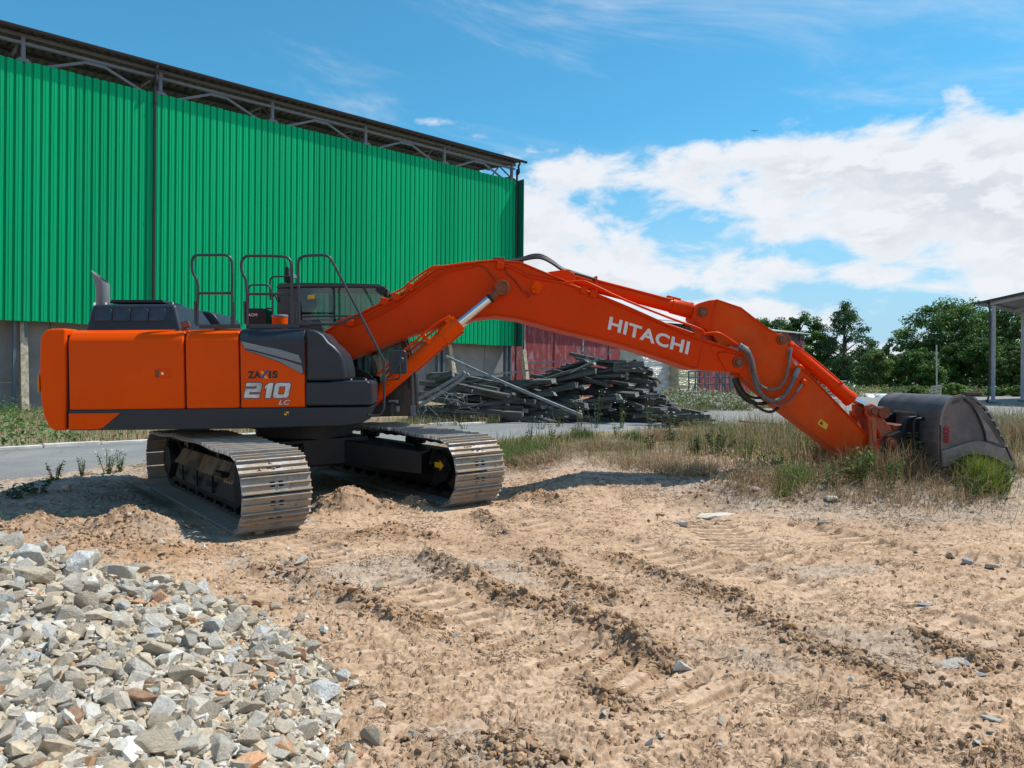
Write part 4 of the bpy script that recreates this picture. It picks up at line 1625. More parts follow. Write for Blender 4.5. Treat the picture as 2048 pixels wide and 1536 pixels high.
# arm cylinder on top of the boom
P = lambda x, y: uv3(x, y, 0)
rear, gl_, tipc = P(1133, 557), P(1383, 622), P(1404, 625)
d = (gl_ - rear).normalized()
Lc = (gl_ - rear).length
mb = MB()
mb.lathe(rear + d * .08, d, [(0, .09), (.02, .098), (Lc - .40, .098), (Lc - .39, .112), (Lc - .13, .115), (Lc - .12, .122), (Lc - .08, .122), (Lc - .077, .06)], n=28)
ac = mb.build('arm_cylinder', M['boom'], EX, smooth=35)
mb = MB()
mb.lathe(rear + Vector((0, .11, 0)), (0, -1, 0), [(0, .085), (0, .115), (.22, .115), (.22, .075), (.21, .07), (.21, .05)], n=28)
mb.build('rear_eye', M['pin'], ac, smooth=35)
mb = MB()
mb.cyl(gl_ - d * .1, tipc, .06, n=20)
mb.build('piston_rod', M['chrome'], ac, smooth=35)
mb = MB()
mb.tube([rear + d * t_ + Vector((0, -.085, .075)) for t_ in (.45, .8, 1.2, 1.5)] + [rear + d * 1.6 + Vector((0, -.03, .11))], .015, n=8)
mb.obox(rear + d * 1.62 + Vector((0, 0, .118)), d * .10, (0, .045, 0), (.005, 0, .016))
mb.obox(P(1190, 570), (.02, 0, 0), (0, .105, 0), (0, 0, .115))
mb.build('feed_pipe', M['boom'], ac, bevel=0.006)
# bracket carrying its rear pin
for v0 in (-.17, .13):
    mb = MB()
    mb.prism(uvs([(1092, 547), (1120, 543), (1132, 543), (1146, 550), (1148, 565), (1140, 572), (1128, 566)], 0), v0, v0 + .04)
    mb.build('cylinder_bracket', M['boom'], boom, bevel=0.008)

# ---- arm -------------------------------------------------------------------
AV = 0.19
atop = [(1391, 617), (1399, 607.5), (1418, 600.5), (1433, 599), (1480, 615), (1531, 655), (1550, 666), (1562, 668), (1571, 674), (1573, 684), (1581, 712), (1592, 730), (1602, 737), (1622, 754), (1664, 799), (1714, 851), (1733, 872), (1752, 900), (1764, 925)]
abot = [(1762, 945), (1748, 946), (1714, 926), (1671, 896), (1614, 852), (1557, 809), (1511, 768), (1480, 747), (1448, 741), (1440, 722), (1438, 690), (1425, 670), (1400, 655), (1386, 637)]
mb = MB()
mb.prism(uvs(atop + abot, -AV), -AV, AV)
arm = mb.build('arm', M['boomdusty'], EX, bevel=0.008)
mb = MB()
mb.strip(uvs([(1424, 672), (1424, 645), (1434, 601), (1480, 617), (1531, 657), (1552, 668)], -AV), 0.02, -AV - .02, AV + .02)
mb.build('top_flange', M['boom'], arm, fix=True)
mb = MB()
mb.strip(uvs(abot[2:8], -AV), 0.02, -AV - .025, AV + .025)
mb.build('bottom_flange', M['boomdusty'], arm, fix=True)
mb = MB()
mb.strip(uvs(atop[12:18], -AV), 0.016, -AV - .02, AV + .02)
mb.build('top_flange', M['boom'], arm, fix=True)
pin('cylinder_pin', 1404, 625, -AV - .002, 0.062, M['pin'], arm)
pin('cylinder_pin', 1562.5, 680, -AV - .002, 0.055, M['pin'], arm)
flat_plate('ear_plate', [(1388, 617), (1397, 607), (1417, 601), (1431, 600), (1424, 645), (1421, 668), (1402, 652), (1385, 636)], -AV, .015, M['boom'], arm)
flat_plate('rib', [(1546, 745), (1550, 740), (1556, 752), (1530, 770), (1526, 766)], -AV, .006, M['boomdusty'], arm)
# warning sticker
mb = MB()
mb.prism(uvs([(1641, 837.5), (1656.5, 849), (1652, 859.5), (1635, 848)], -AV), -AV - .003, -AV + .001)
mb.build('warning_decal', M['yellow'], arm)
mb = MB()
mb.prism(uvs([(1638.5, 848), (1643.5, 841), (1646, 850)], -AV), -AV - .0045, -AV - .002)
mb.build('decal_mark', M['blackdecal'], arm)
# lugs that carry the hoses
for x, y in ((1598, 735), (1606, 764.5)):
    mb = MB()
    c = uv3(x, y, -AV)
    mb.lathe((c.x, -AV + .01, c.z), (0, -1, 0), [(0, .045), (.05, .045), (.065, .03)], n=16)
    mb.build('hose_lug', M['boom'], arm, smooth=35)
mb = MB()
mb.tube([uv3(x, y, -.02) for x, y in ((1604, 738), (1618, 742), (1632, 752), (1642, 768))], .014, n=8)
mb.build('hydraulic_pipe', M['boom'], arm, smooth=60)

# grey and black hoses at the elbow
for pts, v0, v1, r, m_ in (
        ([(1478, 690), (1490, 697), (1499, 708), (1506, 728), (1511, 760), (1520, 784), (1536, 799), (1552, 801), (1568, 792), (1582, 770), (1592, 748), (1597, 737)], -.34, -.27, .030, 'greyhose'),
        ([(1484, 692), (1496, 702), (1504, 722), (1511, 750), (1519, 768), (1534, 778), (1552, 778), (1568, 763), (1576, 738), (1579, 712), (1582, 695)], -.38, -.24, .020, 'greyhose'),
        ([(1458, 694), (1470, 697), (1484, 700), (1494, 712), (1502, 742), (1510, 772), (1526, 796), (1550, 810), (1570, 808), (1590, 790), (1604, 768)], -.30, -.25, .014, 'greyhose'),
        ([(1468, 756), (1478, 776), (1490, 791), (1510, 810), (1530, 822), (1545, 823), (1556, 815)], -.12, -.10, .021, 'hose'),
        ([(1474, 756), (1484, 778), (1497, 792), (1518, 796), (1545, 793), (1562, 800)], .02, .05, .020, 'hose'),
        ([(1472, 756), (1480, 780), (1496, 797), (1520, 808), (1545, 804), (1560, 808)], -.05, -.03, .020, 'hose'),
        ([(1466, 757), (1474, 780), (1486, 795), (1502, 806), (1526, 806), (1550, 798)], .10, .12, .020, 'hose')):
    n = len(pts)
    mb = MB()
    mb.tube([uv3(x, y, v0 + (v1 - v0) * i / (n - 1)) for i, (x, y) in enumerate(pts)], r, n=10, smooth=4)
    h = mb.build('hose', M[m_], EX, smooth=60)
    if m_ == 'greyhose':
        mb = MB()
        for (a, b, v) in ((pts[0], pts[1], v0), (pts[-1], pts[-2], v1)):
            A, B = uv3(*a, v), uv3(*b, v)
            mb.cyl(A, A + (B - A).normalized() * .14, r * 1.25, n=12)
        mb.build('hose_fitting', M['lightgrey'], h, smooth=40)

# ---- bucket cylinder, links ------------------------------------------------
P = lambda x, y: uv3(x, y, 0)
rear, gl_, tipc = P(1563, 680), P(1702, 800), P(1746, 822)
d = (gl_ - rear).normalized()
Lc = (gl_ - rear).length
mb = MB()
mb.lathe(rear + d * .1, d, [(0, .07), (.02, .088), (Lc - .44, .088), (Lc - .42, .104), (Lc - .18, .104), (Lc - .17, .115), (Lc - .10, .115), (Lc - .097, .06)], n=28)
bc = mb.build('bucket_cylinder', M['boom'], EX, smooth=35)
mb = MB()
mb.cyl(gl_ - d * .1, tipc - d * .05, .048, n=20)
mb.build('piston_rod', M['chrome'], bc, smooth=35)
mb = MB()
mb.lathe(rear + Vector((0, .1, 0)), (0, -1, 0), [(0, .1), (.2, .1), (.2, .05)], n=24)
mb.build('rear_eye', M['pin'], bc, smooth=35)
mb = MB()
mb.tube([P(1583, 697) + Vector((0, -.1, .05)), P(1620, 725) + Vector((0, -.1, .06)), P(1680, 778) + Vector((0, -.08, .08))], .013, n=8)
mb.build('feed_pipe', M['boom'], bc, smooth=60)
# pivot head: cross tube with links down to the arm and over to the bucket
LV = 0.26
mb = MB()
c = P(1746, 823)
mb.cyl((c.x, -LV - .05, c.z), (c.x, LV + .05, c.z), .085, n=28)
mb.cyl((c.x - .16, -.12, c.z + .02), (c.x, -.12, c.z), .075, n=20)
piv = mb.build('link_pivot', M['pin'], EX, smooth=35)
pin('pivot_pin', 1746, 823, -LV - .05, .055, M['pin'], piv)
M['linkorange'] = plain('faded_orange_link', (0.42, 0.10, 0.04), 0.5, var=0.15, scale=6, dirt=0.3, dirtcol=(0.3, 0.17, 0.11), dscale=6)
for sv in (-1, 1):
    def PL(pts):
        return uvs(pts, -LV)
    mb = MB()
    v0 = sv * LV
    mb.prism(PL([(1737, 824), (1744, 834), (1751, 838), (1752, 895), (1745, 905), (1738, 900)]), v0 - .03, v0 + .03)
    mb.build('side_link', M['linkorange'], EX, bevel=0.008)
    mb = MB()
    mb.prism(PL([(1737, 812), (1747, 807), (1758, 813), (1766, 832), (1786, 858), (1803, 870), (1806, 880), (1800, 890), (1786, 886), (1768, 880), (1752, 848), (1738, 832)]), v0 * .72 - .04, v0 * .72 + .04)
    mb.build('bucket_link', M['linkorange'], EX, bevel=0.012)
mb = MB()
mb.prism(uvs([(1741, 838), (1748, 834), (1752, 842), (1752, 890), (1746, 884)], -LV - .03), -LV - .05, -LV - .025)
mb.build('link_stiffener', M['linkorange'], EX, bevel=0.004)
mb = MB()
mb.prism(uvs([(1753, 880), (1770, 885), (1800, 888), (1797, 900), (1780, 940), (1750, 950), (1744, 930)], 0), -.21, .21)
mb.build('arm_nose', M['boomdusty'], EX, bevel=0.02)

# ---- bucket ----------------------------------------------------------------
KV = 0.82
NV = -KV
shell_o = [(1882, 936), (1882, 850), (1884.5, 828), (1890, 813), (1898, 803), (1909, 795.5), (1920, 792), (1930, 792.5), (1940, 796), (1950, 803), (1966, 818), (1982, 838), (1995, 860), (2009, 888), (2018, 910), (2027, 933)]
so = uvs(shell_o, NV)
mb = MB()
mb.strip(so, -0.03, -KV, KV)
buck = mb.build('bucket', M['bucket'], EX, fix=True, smooth=28)
sidep = [(1882, 936), (1882, 850), (1884.5, 828), (1890, 813), (1898, 803), (1909, 795.5), (1920, 792), (1930, 792.5), (1940, 796), (1950, 803), (1966, 818), (1982, 838), (1995, 860), (2009, 888), (2018, 910), (2027, 933), (2020, 938), (2010, 929), (1994, 919), (1975, 911.5), (1955, 908.5), (1937, 909), (1922, 913.5), (1910, 921), (1898, 931)]
for v0, v1 in ((-KV + .004, -KV + .034), (KV - .034, KV - .004)):
    mb = MB()
    mb.prism(uvs(sidep, NV), v0, v1)
    mb.build('side_plate', M['bucket'], buck)
# scuffed lower wear band and rim band on the near cheek
lower = [(1881, 901), (1905, 894), (1936, 883.5), (1952, 881), (1968, 883), (1990, 892), (2008, 897), (2026, 932), (2021, 937), (2010, 929), (1994, 919), (1975, 911.5), (1955, 908.5), (1937, 909), (1922, 913.5), (1910, 921), (1898, 931), (1884, 935)]
for v0, v1 in ((-KV - .026, -KV + .006), (KV - .006, KV + .026)):
    mb = MB()
    mb.prism(uvs(lower, NV), v0, v1)
    mb.build('wear_band', M['wear'], buck, bevel=0.008)
    mb = MB()
    mb.strip(uvs([(1927, 799.5), (1942, 812), (1952, 828), (1960, 846), (1967, 865), (1970, 883)], NV), 0.02, v0 + .008, v1)
    mb.build('side_rib', M['black'], buck, fix=True)
mb = MB()
mb.prism(uvs([(1930, 800), (1946, 812), (1962, 833), (1980, 856), (1998, 887), (1972, 880), (1965, 858), (1950, 822)], NV), -KV - .006, -KV + .006)
mb.build('cheek_liner', M['wear'], buck)
mb = MB()
mb.strip(uvs([(1882.5, 850), (1886, 826), (1894, 808), (1908, 796.5), (1924, 793)], NV), 0.035, -KV - .014, -KV + .01)
mb.build('rim_strip', M['wear'], buck, fix=True)
# stepped wear bars up the outer curve
for i, (a, b) in enumerate((((1944, 796), (1952, 801)), ((1954, 803), (1964, 812)), ((1966, 814), (1974, 823)), ((1976, 826), (1985, 838)), ((1987, 842), (1993, 853)), ((1995, 858), (2001, 869)), ((2003, 873), (2009, 885)))):
    A, B = Vector(uv(*a, NV)), Vector(uv(*b, NV))
    mb = MB()
    mb.strip([tuple(A), tuple(B)], .028, -KV - .012, -KV + .12)
    mb.build('wear_bar', M['wear'], buck, fix=True)
    mb = MB()
    mb.strip([tuple(A), tuple(B)], .028, KV - .12, KV + .012)
    mb.build('wear_bar', M['wear'], buck, fix=True)
mb = MB()
mb.strip(uvs([(2012, 893), (2029, 935), (2024, 941)], NV), .026, -KV - .02, KV + .02)
mb.build('cutting_edge', M['wear'], buck, fix=True)
# holes, badge
for x, y in ((1908, 804.5), (1915.5, 802.5)):
    c = uv3(x, y, -KV)
    mb = MB()
    mb.lathe((c.x, -KV + .02, c.z), (0, -1, 0), [(0, .021), (.0215, .021), (.0215, .017), (.004, .016)], n=16)
    mb.build('lifting_hole', M['hole'], buck, smooth=35)
mb = MB()
q = []
c0, c1 = Vector(uv(1893.2, 857.5, NV)), Vector(uv(1893.8, 881, NV))
rr = 0.041
for i in range(17):
    t = pi * i / 16
    q.append((c0.x + rr * cos(t), c0.y + rr * sin(t)))
for i in range(17):
    t = pi + pi * i / 16
    q.append((c1.x + rr * cos(t), c1.y + rr * sin(t)))
mb.prism(q, -KV - .014, -KV + .006)
bd = mb.build('badge', M['red'], buck, bevel=0.004)
o = uv3(1897.8, 885, -KV - .014)
text_mesh('NEKA', o, uv3(1897.2, 854, -KV - .014) - o, uv3(1889.2, 885, -KV - .014) - o, M['blackdecal'], 'lettering', bd, thick=.003, offset=0.07, spacing=1.25)
# back plate with mounting ears towards the arm
uL = uv(1882, 880, NV)[0]
wA, wB = uv(1882, 858, NV)[1], uv(1882, 932, NV)[1]
mb = MB()
mb.box((uL - .02, -.80, wB), (uL - .002, -.42, wA))
mb.build('back_liner', M['bucket'], buck, bevel=0.008)
mb = MB()
mb.box((uL - .02, .42, wB), (uL - .002, .80, wA))
mb.build('back_liner', M['bucket'], buck, bevel=0.008)
for v0 in (-.34, .25):
    mb = MB()
    prof = [(uL, wA + .16), (uL - .16, wA + .14), (uL - .22, wA + .05), (uL - .26, wA - .05), (uL - .48, wA - .13), (uL - .56, wA - .24), (uL - .56, wA - .55), (uL - .30, wA - .62), (uL, wA - .62)]
    mb.prism(prof, v0, v0 + .09)
    mb.build('mounting_ear', M['black'], buck, bevel=0.015)
c = (uL - .45, -.34, wA - .24)
mb = MB()
mb.lathe(c, (0, -1, 0), [(-.7, .05), (0, .05), (0, .085), (.05, .085), (.05, .05), (.10, .048), (.105, .03)], n=24)
mb.build('bucket_pin', M['pin'], buck, smooth=35)
mb = MB()
mb.box((uL - .34, -.25, wA - .10), (uL - .10, .25, wA + .02))
mb.build('stop_block', M['pin'], buck, bevel=0.01)
for v0 in (-.45, .42):
    mb = MB()
    mb.tube([(uL - .01, v0, wA + .12), (uL - .14, v0, wA + .10), (uL - .16, v0, wA - .04), (uL - .12, v0, wA - .40), (uL - .01, v0, wA - .50)], .022, n=8)
    mb.build('hose_guard', M['black'], buck, smooth=60)
mb = MB()
mb.box((uL - .03, -.30, wA + .17), (uL - .002, .30, wA + .20))
mb.build('back_rib', M['wear'], buck)

# ---- undercarriage ---------------------------------------------------------
mb = MB()
mb.lathe((0, 0, 0.80), (0, 0, 1), [(0, .66), (.17, .66), (.175, .74), (.22, .74), (.225, .70), (.25, .70), (.255, .77), (.31, .77), (.315, .70)], n=48)
mb.build('slewing_ring', M['black'], EX, smooth=35)
mb = MB()
for i in range(40):
    t = 2 * pi * i / 40
    mb.obox((.762 * cos(t), .762 * sin(t), 1.02), (.012 * cos(t), .012 * sin(t), 0), (-.02 * sin(t), .02 * cos(t), 0), (0, 0, .02))
o = mb.build('ring_bolts', M['black'], EX)
o['kind'] = 'stuff'
T_ = (MI.to_3x3() @ TRK)
T_.z = 0
T_.normalize()
N_ = Vector((-T_.y, T_.x, 0))
A_ = Matrix(((T_.x, N_.x, 0, 0), (T_.y, N_.y, 0, 0), (0, 0, 1, 0), (0, 0, 0, 1)))   # undercarriage axes in machine axes


def under(mb):
    mb.v = [tuple(A_ @ Vector(p)) for p in mb.v]
    return mb


# X-shaped car body: centre box and four sloping legs
mb = MB()
mb.box((-.66, -.66, .47), (.66, .66, .85))
cb = under(mb).build('car_body', M['black'], EX, bevel=0.03)
for sx in (-1, 1):
    for sy in (-1, 1):
        mb = MB()
        a0, a1 = (.25 * sx, .35 * sy), (1.42 * sx, 1.10 * sy + .06)
        w0, w1 = .30, .20
        dx_, dy_ = a1[0] - a0[0], a1[1] - a0[1]
        L_ = math.hypot(dx_, dy_)
        nx_, ny_ = -dy_ / L_, dx_ / L_
        vs = []
        for (x, y), w_, zl, zh in ((a0, w0, .50, .84), (a1, w1, .36, .66)):
            vs += [(x - nx_ * w_, y - ny_ * w_, zl), (x + nx_ * w_, y + ny_ * w_, zl), (x + nx_ * w_, y + ny_ * w_, zh), (x - nx_ * w_, y - ny_ * w_, zh)]
        mb.add(vs, [(0, 1, 2, 3), (7, 6, 5, 4), (0, 4, 5, 1), (1, 5, 6, 2), (2, 6, 7, 3), (3, 7, 4, 0)])
        under(mb).build('frame_leg', M['black'], cb, bevel=0.015, fix=True)
# track outline: idler in front, sprocket behind, slight rise over the carrier rollers
RW = 0.40
CX = TLEN / 2 - RW - .035
ZC = RW + .035


def track_path(n=400):
    pts = []
    for i in range(60):                      # bottom run, front to back
        pts.append((CX - 2 * CX * i / 60, ZC - RW))
    for i in range(40):                      # round the sprocket
        t = -pi / 2 - pi * i / 40
        pts.append((-CX + RW * cos(t), ZC + RW * sin(t)))
    for i in range(60):                      # top run, back to front
        s = i / 60
        pts.append((-CX + 2 * CX * s, ZC + RW + .05 * sin(pi * s) ** 0.8 - .018 * (sin(3 * pi * s) ** 2)))
    for i in range(40):
        t = pi / 2 - pi * i / 40
        pts.append((CX + RW * cos(t), ZC + RW * sin(t)))
    return pts


PATH = track_path()
_P = np.array(PATH + [PATH[0]])
_S = np.concatenate([[0], np.cumsum(np.hypot(*np.diff(_P, axis=0).T))])
PER = _S[-1]
NSH = 51
SHW = 0.375
# one shoe plate with three grouser bars and two openings in the middle
pit = PER / NSH
mb = MB()
h0 = .012
x0, x1 = -pit / 2 + .004, pit / 2 - .004
for y0, y1 in ((-SHW, -.075), (.075, SHW), (-.02, .02)):
    mb.box((x0, y0, 0), (x1, y1, h0))
for y0, y1 in ((-.075, -.02), (.02, .075)):
    mb.box((x0, y0, 0), (-.030, y1, h0))
    mb.box((.030, y0, 0), (x1, y1, h0))
for xc, hg in ((x0 + .012, .046), (0, .040), (x1 - .012, .046)):
    w_ = .011
    mb.add([(xc - w_, -SHW, h0), (xc + w_, -SHW, h0), (xc + w_, SHW, h0), (xc - w_, SHW, h0), (xc - w_ * .6, -SHW, hg), (xc + w_ * .6, -SHW, hg), (xc + w_ * .6, SHW, hg), (xc - w_ * .6, SHW, hg)],
           [(0, 3, 2, 1), (4, 5, 6, 7), (0, 1, 5, 4), (1, 2, 6, 5), (2, 3, 7, 6), (3, 0, 4, 7)])
SHOE = mb.mesh('track_shoe', M['shoe'])

for sg in (-1, 1):
    nc = sg * GAUGE / 2 + UOFF
    # the chain the shoes are bolted to
    mb = MB()
    inn = []
    for (x, z) in PATH[::2]:
        inn.append((x, z))
    n = len(inn)
    for v0 in (-.11, .06):
        vs, fs = [], []
        for i in range(n):
            a, b = inn[i - 1], inn[(i + 1) % n]
            dx_, dz_ = b[0] - a[0], b[1] - a[1]
            L_ = math.hypot(dx_, dz_)
            ox, oz = -dz_ / L_, dx_ / L_       # inwards or outwards, fixed below
            cx_ = max(-CX, min(CX, inn[i][0]))
            if ox * (cx_ - inn[i][0]) + oz * (ZC - inn[i][1]) < 0:
                ox, oz = -ox, -oz
            dep = .095 if i % 2 else .08
            p, q = inn[i], (inn[i][0] + ox * dep, inn[i][1] + oz * dep)
            vs += [(p[0], nc + v0, p[1]), (q[0], nc + v0, q[1]), (q[0], nc + v0 + .05, q[1]), (p[0], nc + v0 + .05, p[1])]
        for i in range(n):
            a, b = 4 * i, 4 * ((i + 1) % n)
            for k in range(4):
                l = (k + 1) % 4
                fs.append((a + k, a + l, b + l, b + k))
        mb.add(vs, fs)
    trk = under(mb).build('track', M['link'], EX, fix=True)
    for i in range(NSH):
        s = (i + .3) / NSH * PER
        k = int(np.searchsorted(_S, s) - 1)
        f = (s - _S[k]) / (_S[k + 1] - _S[k])
        p = _P[k] * (1 - f) + _P[k + 1] * f
        s2 = (s + .05) % PER
        s1 = (s - .05) % PER
        q2 = np.array([np.interp(s2, _S, _P[:, 0]), np.interp(s2, _S, _P[:, 1])])
        q1 = np.array([np.interp(s1, _S, _P[:, 0]), np.interp(s1, _S, _P[:, 1])])
        t = (q2 - q1)
        t /= np.hypot(*t)
        tv = Vector((t[0], 0, t[1]))
        ov = Vector((-t[1], 0, t[0]))
        cx_ = max(-CX, min(CX, p[0]))
        if ov.x * (p[0] - cx_) + ov.z * (p[1] - ZC) < 0:
            ov = -ov
        yv = ov.cross(tv)
        sh = link_mesh('track_shoe', SHOE, trk)
        B = Matrix(((tv.x, yv.x, ov.x, p[0]), (tv.y, yv.y, ov.y, nc), (tv.z, yv.z, ov.z, p[1]), (0, 0, 0, 1)))
        sh.matrix_local = A_ @ B
    # side frame with sloping top, roller guard, idler, sprocket, rollers
    mb = MB()
    prof = [(-1.35, .22), (1.55, .22), (1.72, .30), (1.72, .58), (1.50, .66), (1.2, .66), (-1.25, .66), (-1.35, .58)]
    for v0, v1 in ((-.17, .17),):
        n = len(prof)
        vs = [(x, nc + (-.20 if z < .45 else -.10), z) for x, z in prof] + [(x, nc + (.20 if z < .45 else .10), z) for x, z in prof]
        fs = [tuple(range(n)), tuple(range(2 * n - 1, n - 1, -1))] + [(i, i + n, (i + 1) % n + n, (i + 1) % n) for i in range(n)]
        mb.add(vs, fs)
    fr_ = under(mb).build('track_frame', M['frame'], trk, bevel=0.02)
    mb = MB()
    for v0 in (-.215, .195):
        mb.box((-1.4, nc + v0, .20), (1.55, nc + v0 + .02, .245))
        mb.prism([(1.50, .16), (1.86, .30), (1.98, .46), (1.86, .62), (1.55, .66)], nc + v0, nc + v0 + .022)
        mb.box((.95, nc + v0 - (.06 if v0 < 0 else -.02), .52), (1.25, nc + v0 + (.02 if v0 < 0 else .08), .575))
    under(mb).build('roller_guard', M['frame'], trk, bevel=0.006)
    # muddy sloping ledge, ribs and openings of the side frame
    for sd in (-1, 1):
        mb = MB()
        y0_, y1_ = nc + sd * .212, nc + sd * .10
        mb.add([(-1.28, y0_, .475), (1.5, y0_, .475), (1.45, y1_, .672), (-1.2, y1_, .672)], [(0, 1, 2, 3) if sd < 0 else (3, 2, 1, 0)])
        under(mb).build('mud_ledge', M['mudplate'], trk)
        for x in (-.85, -.1, .62):
            mb = MB()
            mb.box((x, nc + sd * .205 - .008, .26), (x + .03, nc + sd * .205 + .012, .47))
            under(mb).build('frame_rib', M['frame'], trk)
        for x in (-1.0, -.25, .40):
            mb = MB()
            mb.box((x, nc + sd * .214 - .004, .33), (x + .20, nc + sd * .214 + .004, .40))
            under(mb).build('frame_slot', M['hole'], trk, bevel=.004)
    mb = MB()
    mb.lathe((CX, nc - .10, ZC), (0, 1, 0), [(0, .20), (.0, .30), (.02, .31), (.04, .30), (.06, RW - .10), (.14, RW - .10), (.16, .30), (.18, .31), (.20, .30), (.20, .2)], n=32)
    under(mb).build('idler', M['link'], trk, smooth=35)
    mb = MB()
    mb.lathe((-CX, nc - .17, ZC), (0, 1, 0), [(0, .16), (0, .22), (.06, .25), (.14, .25), (.145, .30), (.20, .30), (.205, .2), (.34, .2)], n=32)
    for i in range(21):
        t = 2 * pi * i / 21
        mb.obox((-CX + .31 * cos(t), nc, ZC + .31 * sin(t)), (.035 * cos(t), 0, .035 * sin(t)), (0, .03, 0), (-.022 * sin(t), 0, .022 * cos(t)))
    under(mb).build('sprocket', M['frame'], trk, smooth=35)
    for i in range(8):
        x = -1.45 + 2.95 * i / 7
        mb = MB()
        mb.lathe((x, nc - .19, .185), (0, 1, 0), [(0, .05), (.0, .065), (.05, .065), (.055, .10), (.09, .10), (.10, .075), (.28, .075), (.29, .10), (.325, .10), (.33, .065), (.38, .065), (.38, .05)], n=20)
        under(mb).build('roller', M['frame'], trk, smooth=35)
    for x in (-.75, .72):
        mb = MB()
        mb.lathe((x, nc - .16, .755), (0, 1, 0), [(0, .04), (0, .055), (.06, .055), (.065, .075), (.14, .075), (.15, .06), (.2, .06), (.21, .075), (.28, .075), (.28, .05)], n=18)
        mb.box((x - .04, nc - .02, .62), (x + .04, nc + .06, .74))
        under(mb).build('carrier_roller', M['frame'], trk, smooth=35)
# arrow and sticker on the inner face of the far track frame
nf = GAUGE / 2 + UOFF - .218
for pts, m_, nm in (([(1.60, .53), (1.60, .60), (1.73, .60), (1.73, .635), (1.83, .565), (1.73, .495), (1.73, .53)], 'yellow', 'arrow_decal'),
                    ([(1.36, .64), (1.36, .70), (1.43, .70), (1.43, .64)], 'blue', 'blue_sticker')):
    mb = MB()
    mb.prism([(x - .02, z - .08) for x, z in pts], nf - .004, nf)
    under(mb).build(nm, M[m_], trk)
nf = -GAUGE / 2 + UOFF - .22
for dx_, m_ in ((0, 'yellow'), (.08, 'yellow'), (.17, 'paper'), (.25, 'paper')):
    mb = MB()
    mb.prism([(1.12 + dx_, .455), (1.15 + dx_, .455), (1.19 + dx_, .49), (1.16 + dx_, .49)], nf + .015, nf + .019)
    under(mb).build('stripe_decal', M[m_], EX)
# ------------------------------------------------------------------ green hall
m_, T, bs, out = new_mat('green_cladding')
tcn = T.n('ShaderNodeTexCoord').outputs['Object']
oi = T.n('ShaderNodeObjectInfo')
sx_ = T.vm('ADD', T.vm('MULTIPLY', tcn, (9.0, 9.0, 0.22)), T.comb(T.m('MULTIPLY', oi.outputs['Random'], 50.0), 0.0, 0.0))
f = T.noise(sx_, 1.0, 6.0, 0.65)
g = T.noise(tcn, 0.5, 5.0, 0.6)
c = T.mix(T.ss(f, 0.3, 0.75), (0.001, 0.41, 0.165), (0.006, 0.45, 0.195))
c = T.mix(T.ss(g, 0.45, 0.8, 0.0, 0.3), c, (0.02, 0.30, 0.15))
k = T.m('ADD', 0.90, T.m('MULTIPLY', oi.outputs['Random'], 0.2))
c = T.mix(1.0, c, T.comb(k, k, k), 'MULTIPLY')
T.set(bs.inputs['Base Color'], c)
bs.inputs['Roughness'].default_value = 0.5
bs.inputs['Specular IOR Level'].default_value = 0.08
M['green'] = m_
M['greenfin'] = plain('dark_green_flashing', (0.006, 0.12, 0.085), 0.4, var=0.04)
M['roofsheet'] = plain('brown_roof_sheet', (0.030, 0.029, 0.033), 0.5, var=0.12, scale=2)
M['roofunder'] = plain('grey_roof_underside', (0.085, 0.095, 0.108), 0.6, var=0.12, scale=1.5)
M['gutter'] = plain('dark_brown_gutter', (0.024, 0.018, 0.021), 0.35, var=0.1)
M['steel'] = plain('galvanised_steel', (0.16, 0.175, 0.19), 0.45, metal=0.3, var=0.1)
M['bluesteel'] = plain('bluish_steel_column', (0.10, 0.14, 0.18), 0.5, var=0.1, dirt=0.2, dirtcol=(0.2, 0.15, 0.1))
M['concrete'] = plain('grey_concrete_panel', (0.26, 0.265, 0.265), 0.85, var=0.18, scale=0.9, bump=0.004, bscale=30, dirt=0.35, dirtcol=(0.15, 0.14, 0.125), dscale=0.7)
M['lichen'] = plain('lichened_concrete_post', (0.46, 0.40, 0.30), 0.9, var=0.35, scale=6, bump=0.01, bscale=18, dirt=0.5, dirtcol=(0.22, 0.2, 0.13), dscale=5)

P0 = at_depth(0, 640, 26.0)
HW = Vector((RD.x, RD.y, 0))
HALL = bpy.data.objects.new('hall', None)
COL.objects.link(HALL)
HM = Matrix(((HW.x, RN.x, 0, P0.x), (HW.y, RN.y, 0, P0.y), (0, 0, 1, 0), (0, 0, 0, 1)))
HALL.matrix_world = HM
HI = HM.inverted()
tag(HALL, 'tall open-eaved storage hall clad in green ribbed sheet, behind the excavator', 'storage hall')
_hc = HI @ CAM


def hs_(px, py, off=0.0):
    """(s, z) on the hall's wall plane shifted inwards by off"""
    d = HI.to_3x3() @ ray(px, py)
    t = (off - _hc.y) / d.y
    p = _hc + d * t
    return p.x, p.z


posts_s = [hs_(x, y)[0] for x, y in ((47, 122), (325, 196), (548, 240), (735, 288), (890, 326), (1024, 357))]
BAY = (posts_s[4] - posts_s[0]) / 4
S_END = hs_(1031, 500)[0]
Z_CB = 0.5 * (hs_(0, 640)[1] + hs_(1026, 692)[1])
Z_CT = 0.5 * (hs_(0, 112)[1] + hs_(1030, 361)[1])
OVH = 0.30
Z_E = 0.5 * (hs_(0, 44, -OVH)[1] + hs_(1040, 324, -OVH)[1])
S_BEG = posts_s[0] - 2 * BAY + 1
PITCH = BAY / 17
print('HALL bay', BAY, 'cladding', Z_CB, Z_CT, 'eave', Z_E, 'end', S_END, [round(x, 2) for x in posts_s])

